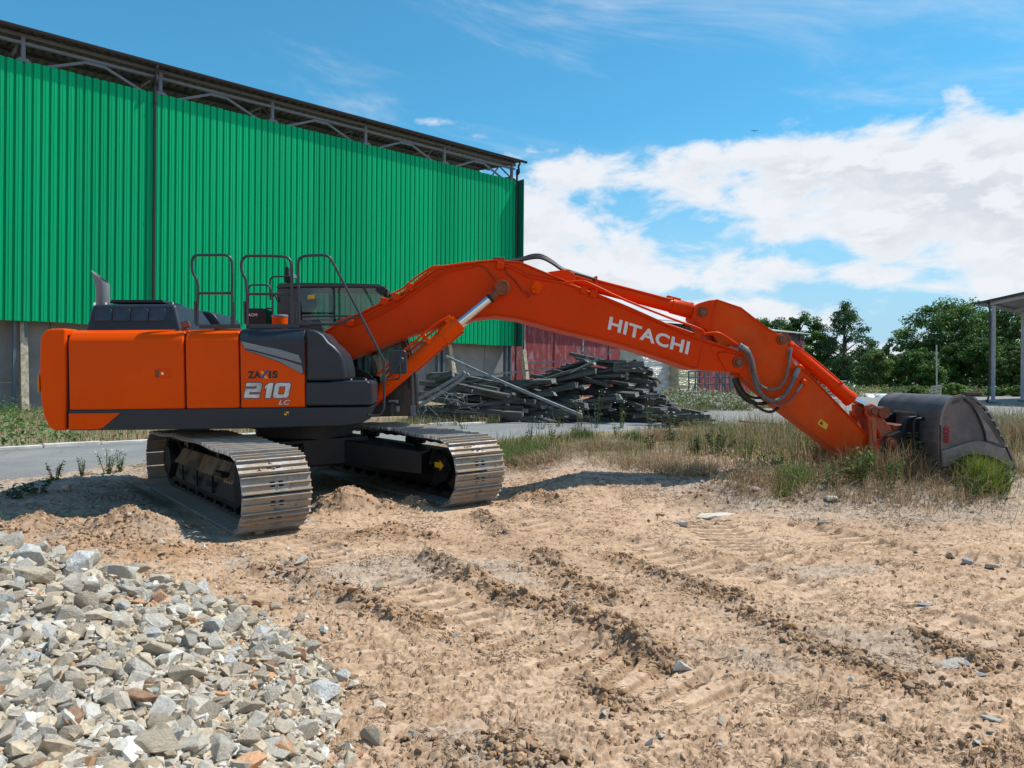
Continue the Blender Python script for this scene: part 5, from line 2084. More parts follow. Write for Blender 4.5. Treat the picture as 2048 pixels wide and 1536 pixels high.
# cladding: every sheet five ribs wide
DEP = 0.075
prof = []
for k in range(5):
    a = k * PITCH
    prof += [(a, 0), (a + PITCH * .20, 0), (a + PITCH * .27, -DEP), (a + PITCH * .58, -DEP), (a + PITCH * .60, -DEP - .010), (a + PITCH * .66, -DEP - .010), (a + PITCH * .70, -DEP), (a + PITCH * .95, -DEP)]
prof += [(5 * PITCH + .004, 0), (5 * PITCH + .02, -.002)]
me_v, me_f = [], []
for (x, y) in prof:
    me_v += [(x, y, Z_CB), (x, y, Z_CT)]
for i in range(len(prof) - 1):
    me_f.append((2 * i, 2 * i + 2, 2 * i + 3, 2 * i + 1))
mb = MB()
mb.add(me_v, me_f)
SHEET = mb.mesh('cladding_sheet', M['green'])
n_sh = int((S_END - S_BEG) / (5 * PITCH)) + 1
rs = random.Random(2)
for i in range(n_sh):
    s0 = S_END - (i + 1) * 5 * PITCH - .02
    o = link_mesh('cladding_sheet', SHEET, HALL)
    o.location = (s0, rs.uniform(-.004, .004) - .002 * (i % 2), rs.uniform(-.012, .012))
# screws along the sheet laps
mb = MB()
for i in range(n_sh):
    for k in range(9):
        z = Z_CB + .3 + k * (Z_CT - Z_CB - .6) / 8
        s0 = S_END - (i + 1) * 5 * PITCH + PITCH * 0.11
        mb.obox((s0, -.012, z), (.012, 0, 0), (0, .012, 0), (0, 0, .012))
o = mb.build('cladding_screws', M['greenfin'], HALL)
o['kind'] = 'stuff'
# rail behind the sheets, closing lines top and bottom
mb = MB()
mb.box((S_BEG, .012, Z_CT - .25), (S_END, .10, Z_CT - .10))
mb.box((S_BEG, .012, Z_CB + .05), (S_END, .12, Z_CB + .20))
mb.box((S_BEG, .012, (Z_CT + Z_CB) / 2), (S_END, .10, (Z_CT + Z_CB) / 2 + .15))
mb.build('girt', M['steel'], HALL)
mb = MB()
mb.box((S_END + .005, -.62, Z_CB - .02), (S_END + .055, .02, Z_CT - .02))
mb.build('corner_flashing', M['greenfin'], HALL, bevel=0.004)
mb = MB()
mb.box((S_END - .06, -.072, Z_CB), (S_END + .003, .01, Z_CT))
mb.build('edge_trim', M['green'], HALL, bevel=0.003)
# concrete base wall in big panels, set back under the cladding
BW = 0.75
s = S_BEG
k = 0
zb_ = 0.0
while s < S_END - .5:
    w_ = BAY / 2
    for z0_, z1_ in ((zb_, 1.55), (1.56, Z_CB + .3)):
        mb = MB()
        mb.box((s + .012, BW + rs.uniform(0, .012), z0_), (min(s + w_, S_END) - .012, BW + .2, z1_))
        mb.build('wall_panel', M['concrete'], HALL, bevel=0.012)
    s += w_
    k += 1
mb = MB()
mb.box((S_BEG, .13, Z_CB + .08), (S_END, BW + .2, Z_CB + .11))
mb.build('soffit', M['steel'], HALL)
# steel columns and stubs, truss along the eave, gussets, diagonals
for i in range(-2, 6):
    ps = posts_s[0] + i * BAY
    if ps > S_END:
        continue
    for ds in (-.17, .17):
        mb = MB()
        mb.box((ps + ds - .05, .18, 0), (ps + ds + .05, .42, Z_CB + .06))
        mb.build('column', M['bluesteel'], HALL, bevel=0.006)
    mb = MB()
    mb.box((ps - .22, -.09, Z_CT - .03), (ps + .22, .30, Z_CT + .03))
    mb.box((ps - .16, -.07, Z_CT + .03), (ps + .16, .28, Z_CT + .10))
    mb.build('base_plate', M['steel'], HALL, bevel=0.006)
    mb = MB()
    mb.box((ps - .065, .02, Z_CT + .10), (ps + .065, .15, Z_E - .12))
    mb.build('roof_stub', M['steel'], HALL, bevel=0.004)
SL = math.tan(radians(6.5))
zr = lambda y: Z_E + (y + OVH) * SL
for y, dz_ in ((.085, -.03), (.085, -.30)):
    mb = MB()
    mb.box((S_BEG, y - .06, Z_E + dz_ - .10), (S_END - .05, y + .06, Z_E + dz_))
    mb.build('eave_girder', M['steel'], HALL)
for i in range(-2, 6):
    c_ = posts_s[0] + (i + .5) * BAY
    if c_ > S_END:
        continue
    zg = Z_E - .42
    mb = MB()
    mb.box((c_ - .34, .06, zg - .10), (c_ + .34, .11, zg + .12))
    mb.build('gusset_plate', M['steel'], HALL)
    for sg in (-1, 1):
        mb = MB()
        mb.beam((c_ + sg * .25, .085, zg - .02), (c_ + sg * (BAY / 2 - .55), .085, Z_CT - .05), .07, .09)
        mb.build('brace', M['steel'], HALL)
# trusses running back from each post, purlins, ribbed roof
RB = 20.0
for i in range(-2, 6):
    ps = posts_s[0] + i * BAY
    if ps > S_END:
        continue
    mb = MB()
    mb.beam((ps, .15, zr(.15) - .16), (ps, RB, zr(RB) - .16), .10, .14)
    mb.beam((ps, .15, Z_CT + .16), (ps, RB, zr(RB) - 1.2), .10, .12)
    tr = mb.build('roof_truss', M['steel'], HALL)
    mb = MB()
    for k in range(10):
        y0_ = .15 + k * 2.0
        zlo = lambda y: (Z_CT + .16) + (zr(RB) - 1.2 - Z_CT - .16) * (y - .15) / (RB - .15)
        mb.beam((ps, y0_, zlo(y0_)), (ps, y0_ + 1.0, zr(y0_ + 1.0) - .16), .06, .06)
        mb.beam((ps, y0_ + 1.0, zr(y0_ + 1.0) - .16), (ps, y0_ + 2.0, zlo(y0_ + 2)), .06, .06)
    mb.build('truss_web', M['steel'], tr)
for k in range(9):
    y = .35 + k * 2.3
    mb = MB()
    mb.box((S_BEG, y - .05, zr(y) - .17), (S_END + .25, y + .05, zr(y) - .035))
    mb.build('purlin', M['roofunder'], HALL)
RP = 0.35
pr = []
s = S_BEG
while s < S_END + .35:
    pr += [(s, 0), (s + RP * .45, 0), (s + RP * .58, .075), (s + RP * .87, .075)]
    s += RP
vs, fs = [], []
for (x, z) in pr:
    for y in (-OVH - .05, RB):
        vs.append((x, y, zr(y) + z))
for (x, z) in pr:
    for y in (-OVH - .05, RB):
        vs.append((x, y, zr(y) + z - .012))
n = len(pr)
for i in range(n - 1):
    fs.append((2 * i, 2 * i + 2, 2 * i + 3, 2 * i + 1))
    b_ = 2 * n
    fs.append((b_ + 2 * i, b_ + 2 * i + 1, b_ + 2 * i + 3, b_ + 2 * i + 2))
    fs.append((2 * i, b_ + 2 * i, b_ + 2 * i + 2, 2 * i + 2))
mb = MB()
mb.add(vs, fs)
mb.mi = [0 if (k % 3) != 1 else 1 for k in range(len(fs))]
mb.build('roof', [M['roofsheet'], M['roofunder']], HALL)
# gutter and two downpipes with swan necks
mb = MB()
gy = -OVH - .09
mb.strip([(gy - .075, Z_E + .05), (gy - .07, Z_E - .02), (gy - .04, Z_E - .06), (gy + .03, Z_E - .065), (gy + .07, Z_E - .03), (gy + .075, Z_E + .045)], .008, S_BEG, S_END + .42)
mb.v = [(v_, u_, w_) for (u_, v_, w_) in mb.v]
mb.build('gutter', M['gutter'], HALL, fix=True, smooth=40)
s_p1 = hs_(309, 420, -.2)[0]
for s_, top_in in ((s_p1, 0), (S_END - .08, .0)):
    mb = MB()
    mb.tube([(s_, gy, Z_E - .05), (s_, gy, Z_E - .18), (s_, gy + .10, Z_E - .30), (s_, -.34, Z_E - .62), (s_, -.20, Z_E - .74), (s_, -.17, Z_E - .95), (s_, -.17, Z_CB + 3), (s_, -.17, Z_CB), (s_, -.17, .3)], .060, n=10, smooth=3)
    dp = mb.build('downpipe', M['gutter'], HALL, smooth=50)
    for z in (Z_CT - .4, (Z_CT + Z_CB) / 2, Z_CB + .4, 1.4):
        mb = MB()
        mb.cyl((s_, -.17, z - .03), (s_, -.17, z + .03), .072, n=12)
        mb.box((s_ - .012, -.12, z - .02), (s_ + .012, .01 if z > Z_CB else .5, z + .02))
        mb.build('pipe_clip', M['gutter'], dp)
# pale old concrete posts leaning against the foot of the wall
for (xa, ya, xb, yb, w_, off) in ((46, 644, 50, 835, .30, -.05), (897, 687, 912, 735, .26, -.1), (1046, 700, 1058, 738, .26, -1.0)):
    a, b = hs_(xa, ya, off + .45), hs_(xb, yb, off)
    za = min(a[1], Z_CB - .02)
    dirx = (b[0] - a[0]) / max(.1, (za - b[1]))
    mb = MB()
    mb.beam((a[0], off + .45, za), (a[0] + dirx * (za - .1), off, .1), .24, w_, up=(0, 1, 0))
    mb.build('concrete_post', M['lichen'], HALL, bevel=0.02)

# ------------------------------------------------------------------ red barn with flaking paint
m_, T, bs, out = new_mat('flaking_red_paint')
tc = T.n('ShaderNodeTexCoord').outputs['Object']
st = T.vm('MULTIPLY', tc, (1.3, 1.3, 0.35))
f = T.noise(st, 2.2, 9.0, 0.72, 0.6)
g = T.noise(T.vm('MULTIPLY', tc, (5.0, 5.0, 0.5)), 1.2, 6.0, 0.6)
c = T.mix(T.ss(g, 0.3, 0.7), (0.20, 0.025, 0.03), (0.29, 0.05, 0.05))
c = T.mix(T.ss(f, 0.50, 0.64, 0.0, 0.62), c, (0.40, 0.29, 0.34))
T.set(bs.inputs['Base Color'], c)
bs.inputs['Roughness'].default_value = 0.75
M['redpaint'] = m_
M['barnroof'] = plain('pale_fibre_cement_roof', (0.5, 0.5, 0.49), 0.8, var=0.15)
A = at_depth(985, 600, 42.0)
B = at_depth(1609, 668, 63)
A.z = B.z = 0
BD = (B - A).normalized()
BN = Vector((-BD.y, BD.x, 0))
BL = (B - A).length
barn = bpy.data.objects.new('red_barn', None)
COL.objects.link(barn)
BM_ = Matrix(((BD.x, BN.x, 0, A.x), (BD.y, BN.y, 0, A.y), (0, 0, 1, 0.85), (0, 0, 0, 1)))
barn.matrix_world = BM_
tag(barn, 'long red barn with flaking paint beyond the timber heap', 'barn')
bt = at_depth(1609, 668, 63).z - 0.85
nb = 14
for i in range(nb):
    mb = MB()
    a, b = BL * i / nb, BL * (i + 1) / nb
    mb.box((a + .02, 0 + rs.uniform(0, .03), 0), (b - .02, .12, bt - .62))
    mb.build('wall_panel', M['redpaint'], barn)
    mb = MB()
    mb.box((a - .03, -.035, 0), (a + .03, .02, bt - .62))
    mb.build('cover_strip', M['redpaint'] if rs.random() < .7 else M['paper'], barn)
mb = MB()
mb.box((0, .05, bt - .60), (BL, .15, bt - .08))
mb.build('vent_band', M['black'], barn)
mb = MB()
mb.box((BL - .02, .121, 0), (BL, 9, bt - .2))
mb.build('gable_wall', M['redpaint'], barn)
for i in range(24):
    mb = MB()
    a = BL * (i + .5) / 24
    mb.box((a - .05, .0, bt - .60), (a + .05, .04, bt - .10))
    mb.build('vent_post', M['redpaint'], barn)
mb = MB()
mb.add([(-.2, -.45, bt - .05), (BL + .25, -.45, bt - .05), (BL + .25, 5.5, bt + .85), (-.2, 5.5, bt + .85), (-.2, -.45, bt + .03), (BL + .25, -.45, bt + .03), (BL + .25, 5.5, bt + .93), (-.2, 5.5, bt + .93)],
       [(0, 3, 2, 1), (4, 5, 6, 7), (0, 1, 5, 4), (1, 2, 6, 5), (2, 3, 7, 6), (3, 0, 4, 7)])
mb.build('roof', M['barnroof'], barn)

# ------------------------------------------------------------------ film-wrapped stacks in front of the barn
def film_mat(name, col, hi):
    m_, T, bs, out = new_mat(name)
    tc = T.n('ShaderNodeTexCoord').outputs['Object']
    st = T.vm('MULTIPLY', tc, (1.2, 1.2, 7.0))
    f = T.noise(st, 1.6, 7.0, 0.62, 1.0)
    c = T.mix(T.ss(f, 0.4, 0.65), col, hi)
    T.set(bs.inputs['Base Color'], c)
    bs.inputs['Roughness'].default_value = 0.28
    bs.inputs['Metallic'].default_value = 0.15
    b_ = T.n('ShaderNodeBump')
    b_.inputs['Distance'].default_value = 0.12
    T.link(f, b_.inputs['Height'])
    T.link(b_.outputs[0], bs.inputs['Normal'])
    return m_


M['film_silver'] = film_mat('silvery_film', (0.62, 0.62, 0.58), (0.90, 0.90, 0.88))
M['film_straw'] = film_mat('straw_tinted_film', (0.50, 0.45, 0.28), (0.68, 0.63, 0.46))


def wrapped(x0, x1, ytop, Y, mat_, label, seed):
    p0, p1 = at_depth(x0, 780, Y), at_depth(x1, 780, Y)
    zb2 = float(base_z(Y)) + .04
    zt2 = at_depth(x0, ytop, Y).z
    w_ = (p1 - p0).length
    n, mrows = 40, 26
    rr_ = random.Random(seed)
    ph = [rr_.uniform(0, 6) for _ in range(6)]
    vs, fs = [], []
    for j in range(mrows):
        z = j / (mrows - 1) * (zt2 - zb2)
        k_ = 1 + .018 * sin(z * 9 + ph[0]) + .012 * sin(z * 23 + ph[1])
        for i in range(n):
            t = 2 * pi * i / n
            ex = 0.16
            cx_ = abs(cos(t)) ** ex * (1 if cos(t) > 0 else -1)
            cy_ = abs(sin(t)) ** ex * (1 if sin(t) > 0 else -1)
            kk = k_ * (1 + .008 * sin(5 * t + z * 4 + ph[2]))
            vs.append((cx_ * w_ / 2 * kk, cy_ * w_ * .5 * kk, z))
    for j in range(mrows - 1):
        for i in range(n):
            fs.append((j * n + i, j * n + (i + 1) % n, (j + 1) * n + (i + 1) % n, (j + 1) * n + i))
    fs.append(tuple(range((mrows - 1) * n, mrows * n)))
    mb = MB()
    mb.add(vs, fs)
    root = empty('wrapped_stack', ((p0.x + p1.x) / 2, Y + w_ / 2, zb2), radians(28))
    mb.build('film_wrap', mat_, root, smooth=40)
    mb = MB()
    for s_ in (-.4, 0, .4):
        mb.box((-w_ * .5, s_ * w_ - .06, -.12), (w_ * .5, s_ * w_ + .06, 0.0))
    mb.build('pallet_base', M['lichen'], root)
    tag(root, label, 'wrapped stack', 'film wrapped stacks')


wrapped(1258, 1335, 676, 36.5, M['film_silver'], 'silvery film-wrapped stack beside the timber heap', 1)
wrapped(1336, 1392, 700, 36.8, M['film_straw'], 'straw-coloured film-wrapped stack to the right of the silvery one', 2)

# ------------------------------------------------------------------ tubular steel rack
rack = empty('steel_rack', (0, 0, 0))
tag(rack, 'galvanised tubular rack standing before the red barn under the boom tip', 'rack')
RY = 34.0


def rk_(x, y, dy=0.0):
    p = at_depth(x, y, RY)
    return (p.x, RY + dy, p.z)


bars = []
for dy in (0, 1.3):
    for x in (1391, 1410, 1432, 1450, 1461):
        bars.append((rk_(x, 741, dy), rk_(x, 789, dy), .035))
    for y in (741.5, 755, 768):
        bars.append((rk_(1391, y, dy), rk_(1466, y, dy), .03))
bars += [(rk_(1391, 768), rk_(1384, 790), .05), (rk_(1432, 742), rk_(1458, 790), .04), (rk_(1470, 768), rk_(1461, 788), .03)]
for x in (1391, 1410, 1432, 1450, 1461):
    bars.append((rk_(x, 768, 0), rk_(x, 768, 1.3), .03))
for a, b, r in bars:
    mb = MB()
    mb.cyl(a, b, r, n=8)
    mb.build('bar', M['steel'], rack)
mb = MB()
a = at_depth(1461, 745, RY - .05)
b = at_depth(1461, 792, RY - .05)
mb.beam((a.x, RY - .1, a.z), (b.x, RY - .1, b.z), .14, .14, up=(0, 1, 0))
mb.build('upright', M['steel'], rack)

# ------------------------------------------------------------------ open canopy on the right
can = empty('canopy', (0, 0, 0))
tag(can, 'open steel canopy on slim grey posts at the far right edge of the yard', 'canopy')
CY = 40.0
M['canopost'] = plain('grey_painted_post', (0.42, 0.43, 0.45), 0.5, var=0.1)
M['canoroof'] = plain('weathered_canopy_roof', (0.26, 0.24, 0.22), 0.6, var=0.2)


def cp(x, y, Y=CY):
    p = at_depth(x, y, Y)
    return Vector((p.x, Y, p.z))


e0 = cp(1971, 604)
XU, YU = -RN * 9.0, RD * 24.0                 # roof runs towards the camera's right and away parallel to the road
XU.z = 1.55
p1 = cp(1987, 700)
for k, (a_, b_) in enumerate(((0, 0), (0, 5.0), (0, 10.0), (7.6, 0), (7.6, 5.0), (7.6, 10.0))):
    p = Vector((p1.x, p1.y, 0)) - RN * a_ + RD * b_
    zg = float(base_z(p.y))
    zt2 = e0.z - .20 + XU.z * a_ / 9.0
    mb = MB()
    mb.obox((p.x, p.y, (zg + zt2) / 2), RD * .085, RN * .08, (0, 0, (zt2 - zg) / 2))
    po = mb.build('post', M['canopost'], can, bevel=0.01)
    mb = MB()
    mb.obox((p.x, p.y, zg + .09), RD * .22, RN * .2, (0, 0, .05))
    mb.build('foot_plate', M['bluesteel'], po)
    for zz in (2.1, 3.3):
        mb = MB()
        q = p - RN * .086 - RD * .02
        mb.obox((q.x, q.y, zz), RD * .03, RN * .008, (0, 0, .08))
        mb.build('stain_plate', M['bluesteel'], po)
q = Vector((p1.x, p1.y, 0)) - RD * .3 + RN * .1
mb = MB()
mb.tube([(e0.x + .1, e0.y, e0.z), (q.x, q.y, e0.z - .5), (q.x, q.y, 1.3), (q.x - .25, q.y - .1, 1.0)], .05, n=8, smooth=2)
mb.build('downpipe', M['gutter'], can, smooth=50)
c0_ = e0 + XU * -.06
th = Vector((0, 0, .07))
mb = MB()
qq = [c0_, c0_ + XU * 1.1, c0_ + XU * 1.1 + YU, c0_ + YU]
mb.add([*qq, *[p + th for p in qq]], [(0, 3, 2, 1), (4, 5, 6, 7), (0, 1, 5, 4), (1, 2, 6, 5), (2, 3, 7, 6), (3, 0, 4, 7)])
mb.build('roof', M['canoroof'], can, fix=True)
mb = MB()
mb.beam(c0_ - RD * .05 + Vector((0, 0, .02)), c0_ - RD * .05 + XU * 1.1 + Vector((0, 0, .02)), .06, .13)
mb.build('fascia', M['gutter'], can)
for k in range(6):
    a = e0 + RD * (k * 4.6 + .25) + Vector((0, 0, -.12))
    mb = MB()
    mb.beam(a, a + XU, .10, .16)
    mb.build('roof_rafter', M['canopost'], can)
for k in range(5):
    a = e0 + XU * (k / 4.3) + Vector((0, 0, -.05))
    mb = MB()
    mb.beam(a, a + YU * .98, .08, .09)
    mb.build('roof_beam', M['steel'], can)

# ------------------------------------------------------------------ small things along the far edge of the yard
gt = empty('pallet_gate', (0, 0, 0))
tag(gt, 'small pale slatted hurdle standing before the dark bush', 'hurdle')
GY = 58
M['palewood'] = plain('pale_weathered_wood', (0.50, 0.47, 0.41), 0.85, var=0.25, scale=6)


def gp2(x, y, Y=GY):
    p = at_depth(x, y, Y)
    return Vector((p.x, Y, p.z))


for y0_, y1_ in ((774, 771), (779, 776.5), (785, 782.5), (791, 789)):
    mb = MB()
    mb.beam(gp2(1863, y0_), gp2(1881, y1_), .05, .12)
    mb.build('slat', M['palewood'], gt)
for x, ya, yb in ((1863, 772, 793), (1881.5, 769, 791), (1872, 771, 792)):
    mb = MB()
    mb.beam(gp2(x, ya), gp2(x, yb), .08, .07, up=(0, 1, 0))
    mb.build('upright', M['palewood'], gt)
pole = empty('forked_pole', (0, 0, 0))
tag(pole, 'thin pale forked pole standing in front of the big dark tree', 'pole')
for a, b, r in (((1873, 690), (1873.5, 782), .05), ((1870, 705), (1873, 712), .035), ((1876, 705), (1873, 712), .035)):
    mb = MB()
    mb.cyl(gp2(*a), gp2(*b), r, n=8)
    mb.build('bar', M['palewood'], pole)
# white plastic sheeting lying in a heap
M['sheeting'] = plain('white_plastic_sheeting', (0.78, 0.79, 0.80), 0.35, var=0.04)
for (x0, x1, yt, Y, lab, sd) in ((1727, 1768, 787, 50, 'crumpled white plastic sheet lying left of its twin beyond the road', 1), (1760, 1798, 787, 49, 'crumpled white plastic sheet partly behind the bucket top', 2)):
    a, b = at_depth(x0, 800, Y), at_depth(x1, 800, Y)
    zt2 = at_depth(x0, yt, Y).z
    zb2 = float(base_z(Y))
    n = 14
    vs, fs = [], []
    rr_ = random.Random(sd)
    for j in range(n):
        for i in range(n):
            u_, v_ = i / (n - 1), j / (n - 1)
            h_ = (zt2 - zb2) * min(1, 4 * u_ * (1 - u_) * 1.4) * min(1, 4 * v_ * (1 - v_) * 1.6) * (.8 + .3 * rr_.random())
            vs.append((a.x + (b.x - a.x) * u_ + .1 * rr_.random(), Y + v_ * 1.6, zb2 + h_ - .02))
    for j in range(n - 1):
        for i in range(n - 1):
            fs.append((j * n + i, j * n + i + 1, (j + 1) * n + i + 1, (j + 1) * n + i))
    mb = MB()
    mb.add(vs, fs)
    o = mb.build('plastic_sheet', M['sheeting'], None, smooth=50)
    tag(o, lab, 'plastic sheet', 'white sheets beyond the road')
# stack of sawn boards behind the arm
bs_ = empty('board_stack', (0, 0, 0))
tag(bs_, 'stack of pale sawn boards behind the arm of the excavator', 'board stack')
SY = 44
for k, y in enumerate((764, 769.5, 775, 780.5, 786, 791.5)):
    a, b = at_depth(1648 + 2 * (k % 2), y, SY), at_depth(1690 - k * 1.5, y - 1.5, SY)
    for j in range(3):
        mb = MB()
        mb.beam((a.x, SY + j * .5, a.z), (b.x, SY + j * .5, b.z), .44, .085)
        mb.build('board', M['palewood'], bs_)
# rusty low wall of scrap near the canopy
M['rust'] = plain('rusty_scrap', (0.14, 0.07, 0.05), 0.8, var=0.4, scale=3)
rb = MB()
for (xa, ya, xb, yb) in ((1931, 779, 1962, 775), (1934, 787, 1956, 778), (1940, 789, 1972, 784)):
    a, b = gp2(xa, ya, 56), gp2(xb, yb, 56)
    a.z = b.z = .95 + .22 * (ya < 786)
    rb.beam(a, b, .35, .30)
o = rb.build('scrap_beams', M['rust'], None, bevel=0.03)
tag(o, 'rusty scrap beams lying in the weeds left of the canopy posts', 'scrap')
# a bird far off in the sky
p = at_depth(1509, 262, 90)
mb = MB()
for sg in (-1, 1):
    a = [(0, 0, 0), (sg * .22, .08, .07), (sg * .52, -.03, .02), (sg * .22, -.09, .06)]
    b = [(x, y, z - .02) for x, y, z in a]
    mb.add(a + b, [(0, 1, 2, 3), (7, 6, 5, 4), (0, 4, 5, 1), (1, 5, 6, 2), (2, 6, 7, 3), (3, 7, 4, 0)])
mb.lathe((-.05, -.25, 0), (.2, 1, 0), [(0, .01), (.08, .05), (.2, .065), (.34, .05), (.42, .04), (.48, .01)], n=10)
o = mb.build('bird', M['black'], None)
o.location = p
tag(o, 'small dark bird gliding against the white clouds', 'bird')

# ------------------------------------------------------------------ heap of old timber
m_, T, bs, out = new_mat('weathered_timber')
tcn = T.n('ShaderNodeTexCoord')
tc = tcn.outputs['Object']
oi = T.n('ShaderNodeObjectInfo')
rnd = oi.outputs['Random']
st = T.vm('MULTIPLY', T.vm('ADD', tc, T.comb(T.m('MULTIPLY', rnd, 37.0), 0.0, 0.0)), (0.7, 9.0, 9.0))
g = T.noise(st, 1.6, 7.0, 0.65, 0.3)
h = T.noise(T.vm('ADD', tc, T.comb(T.m('MULTIPLY', rnd, 19.0), 0.0, 0.0)), 1.8, 4.0)
c = T.mix(T.ss(g, 0.32, 0.7), (0.022, 0.022, 0.020), (0.155, 0.155, 0.14))
c = T.mix(T.ss(rnd, 0.50, 1.0, 0.0, 0.6), c, (0.105, 0.085, 0.068))
c = T.mix(T.m('MULTIPLY', T.ss(h, 0.45, 0.62), 0.5), c, (0.085, 0.115, 0.095))
T.set(bs.inputs['Base Color'], c)
bs.inputs['Roughness'].default_value = 0.85
b_ = T.n('ShaderNodeBump')
b_.inputs['Distance'].default_value = 0.012
T.link(g, b_.inputs['Height'])
T.link(b_.outputs[0], bs.inputs['Normal'])
M['timber'] = m_
m2 = plain('bleached_timber', (0.22, 0.225, 0.22), 0.85, var=0.3, scale=8)
M['bleached'] = m2
m3 = plain('sawn_end_timber', (0.24, 0.225, 0.20), 0.85, var=0.4, scale=14)


def beam_mesh(L_, w_, h_, seed, mat_):
    rr_ = random.Random(seed)
    n = 5
    mb = MB()
    vs, fs = [], []
    bow = rr_.uniform(-.03, .03)
    for i in range(n):
        t = i / (n - 1)
        x = (t - .5) * L_
        for k, (a, b) in enumerate(((-1, -1), (1, -1), (1, 1), (-1, 1))):
            jx = rr_.uniform(-.05, .05) if i in (0, n - 1) else 0
            vs.append((x + jx, a * w_ / 2 * rr_.uniform(.88, 1.05), b * h_ / 2 * rr_.uniform(.88, 1.05) + bow * sin(pi * t)))
    for i in range(n - 1):
        for k in range(4):
            l = (k + 1) % 4
            fs.append((4 * i + k, 4 * i + l, 4 * i + 4 + l, 4 * i + 4 + k))
    fs += [(3, 2, 1, 0), tuple(range(4 * n - 4, 4 * n))]
    mb.add(vs, fs)
    if rr_.random() < .5:
        mb.obox((L_ * .42, 0, h_ * .52), (.10, 0, 0), (0, w_ * .3, 0), (0, 0, h_ * .15))
    me = mb.mesh('timber_beam', [mat_, m3])
    for p in me.polygons:
        if abs(p.normal.x) > .8:
            p.material_index = 1
    return me


BEAMS = [beam_mesh(random.Random(i).uniform(1.7, 3.0), random.Random(i + 50).choice((.12, .16, .21, .27)), random.Random(i + 90).choice((.06, .09, .13, .18)), i, M['timber']) for i in range(20)]
BLE = [beam_mesh(4.6, .12, .08, 31, M['bleached']), beam_mesh(2.6, .12, .10, 32, M['bleached']), beam_mesh(2.4, .05, .05, 33, M['bleached'])]
rt = random.Random(12)


def put_beam(me, c, d, label, roll=0.0, scale=1.0, lx=1.0):
    d = Vector(d).normalized()
    s_ = d.cross(Vector((0, 0, 1))).normalized()
    u_ = s_.cross(d)
    o = link_mesh('timber_beam', me)
    R = Matrix((d, s_, u_)).transposed() @ Matrix.Rotation(roll, 3, 'X')
    o.matrix_world = Matrix.Translation(Vector(c)) @ R.to_4x4() @ Matrix.Diagonal((scale * lx, scale, scale, 1))
    tag(o, label, 'timber beam', 'weathered beams of the timber heap')
    return o


WY = 23.0
LBL_L = 'dark weathered beam in the low left half of the timber heap'
LBL_R = 'dark weathered beam in the tall right half of the timber heap'
gzb = float(base_z(23.0))
# silhouettes of the two heaps in pixels: x, top y
TOP_L = [(832, 790), (850, 760), (880, 735), (920, 722), (960, 742), (1010, 752), (1060, 762), (1110, 790), (1160, 815), (1200, 850)]
TOP_R = [(960, 800), (1020, 774), (1070, 752), (1088, 740), (1095, 722), (1120, 714), (1200, 716), (1240, 722), (1285, 735), (1310, 748), (1322, 775), (1330, 800), (1360, 820), (1410, 838)]


def heap_fill(top, n, Yc, depth, dirf, label, lenscale=1.0):
    xs = [t[0] for t in top]
    ys_ = [t[1] for t in top]
    placed = 0
    while placed < n:
        x = rt.uniform(xs[0], xs[-1])
        yt = np.interp(x, xs, ys_)
        k = rt.random()
        y = yt + (856 - yt) * k + 4
        # the front of the heap leans back: lower beams lie nearer
        Y = Yc - depth * (.5 - .0) * k + rt.uniform(0, depth * .7)
        p = at_depth(x, y, Yc - depth * .5 * k)
        z = max(p.z, gzb + .05)
        d = Vector(dirf(x, k)).normalized()
        ok_ = False
        for half in (1.25 * lenscale, .9, .65, .45):
            ends = []
            for e_ in (-half, half):
                q = Vector((at_depth(x, y, Y).x, Y, z)) + d * e_
                r_ = q - CAM
                ex, ey = 1024 + F * r_.dot(CR) / r_.y, 768 - F * r_.dot(CU) / r_.y
                ends.append(xs[0] - 12 <= ex <= xs[-1] + 6 and ey >= np.interp(ex, xs, ys_) - 7)
            if all(ends):
                ok_ = True
                break
        if not ok_ or half < .9 and rt.random() < .5:
            continue
        lsc = half / 1.25
        put_beam(rt.choice(BEAMS), (at_depth(x, y, Y).x, Y, z), d, label, rt.uniform(-.25, .25), 1.0, lsc)
        placed += 1


heap_fill(TOP_L, 88, 23.6, 1.9, lambda x, k: (1.0, rt.uniform(-.75, .1), rt.uniform(-.22, .16)), LBL_L)
heap_fill(TOP_R, 182, 23.9, 1.9, lambda x, k: (rt.uniform(.45, 1.0), rt.uniform(-1.0, .1), rt.uniform(-.24, .22)), LBL_R, 1.15)
for k in range(18):       # broken ends spilled on the right
    x = rt.uniform(1300, 1415)
    p = at_depth(x, np.interp(x, [1300, 1415], [815, 842]) + rt.uniform(0, 18), 21.9)
    put_beam(rt.choice(BEAMS), (p.x, 21.9 + rt.uniform(-.3, .5), max(p.z, gzb + .03)), (1, rt.uniform(-.5, .5), rt.uniform(-.06, .06)), 'short broken beam spilled at the right foot of the timber heap', rt.uniform(-.4, .4), rt.uniform(.3, .6))


def long_beam(me, pa, pb, Ya, Yb, label, scale=None):
    a, b = at_depth(*pa, Ya), at_depth(*pb, Yb)
    L0 = me.vertices[len(me.vertices) - 1].co.x if False else max(v.co.x for v in me.vertices) * 2
    o = put_beam(me, (a + b) / 2, b - a, label)
    k = (b - a).length / L0
    o.matrix_world = o.matrix_world @ Matrix.Diagonal((k, 1, 1, 1))
    return o


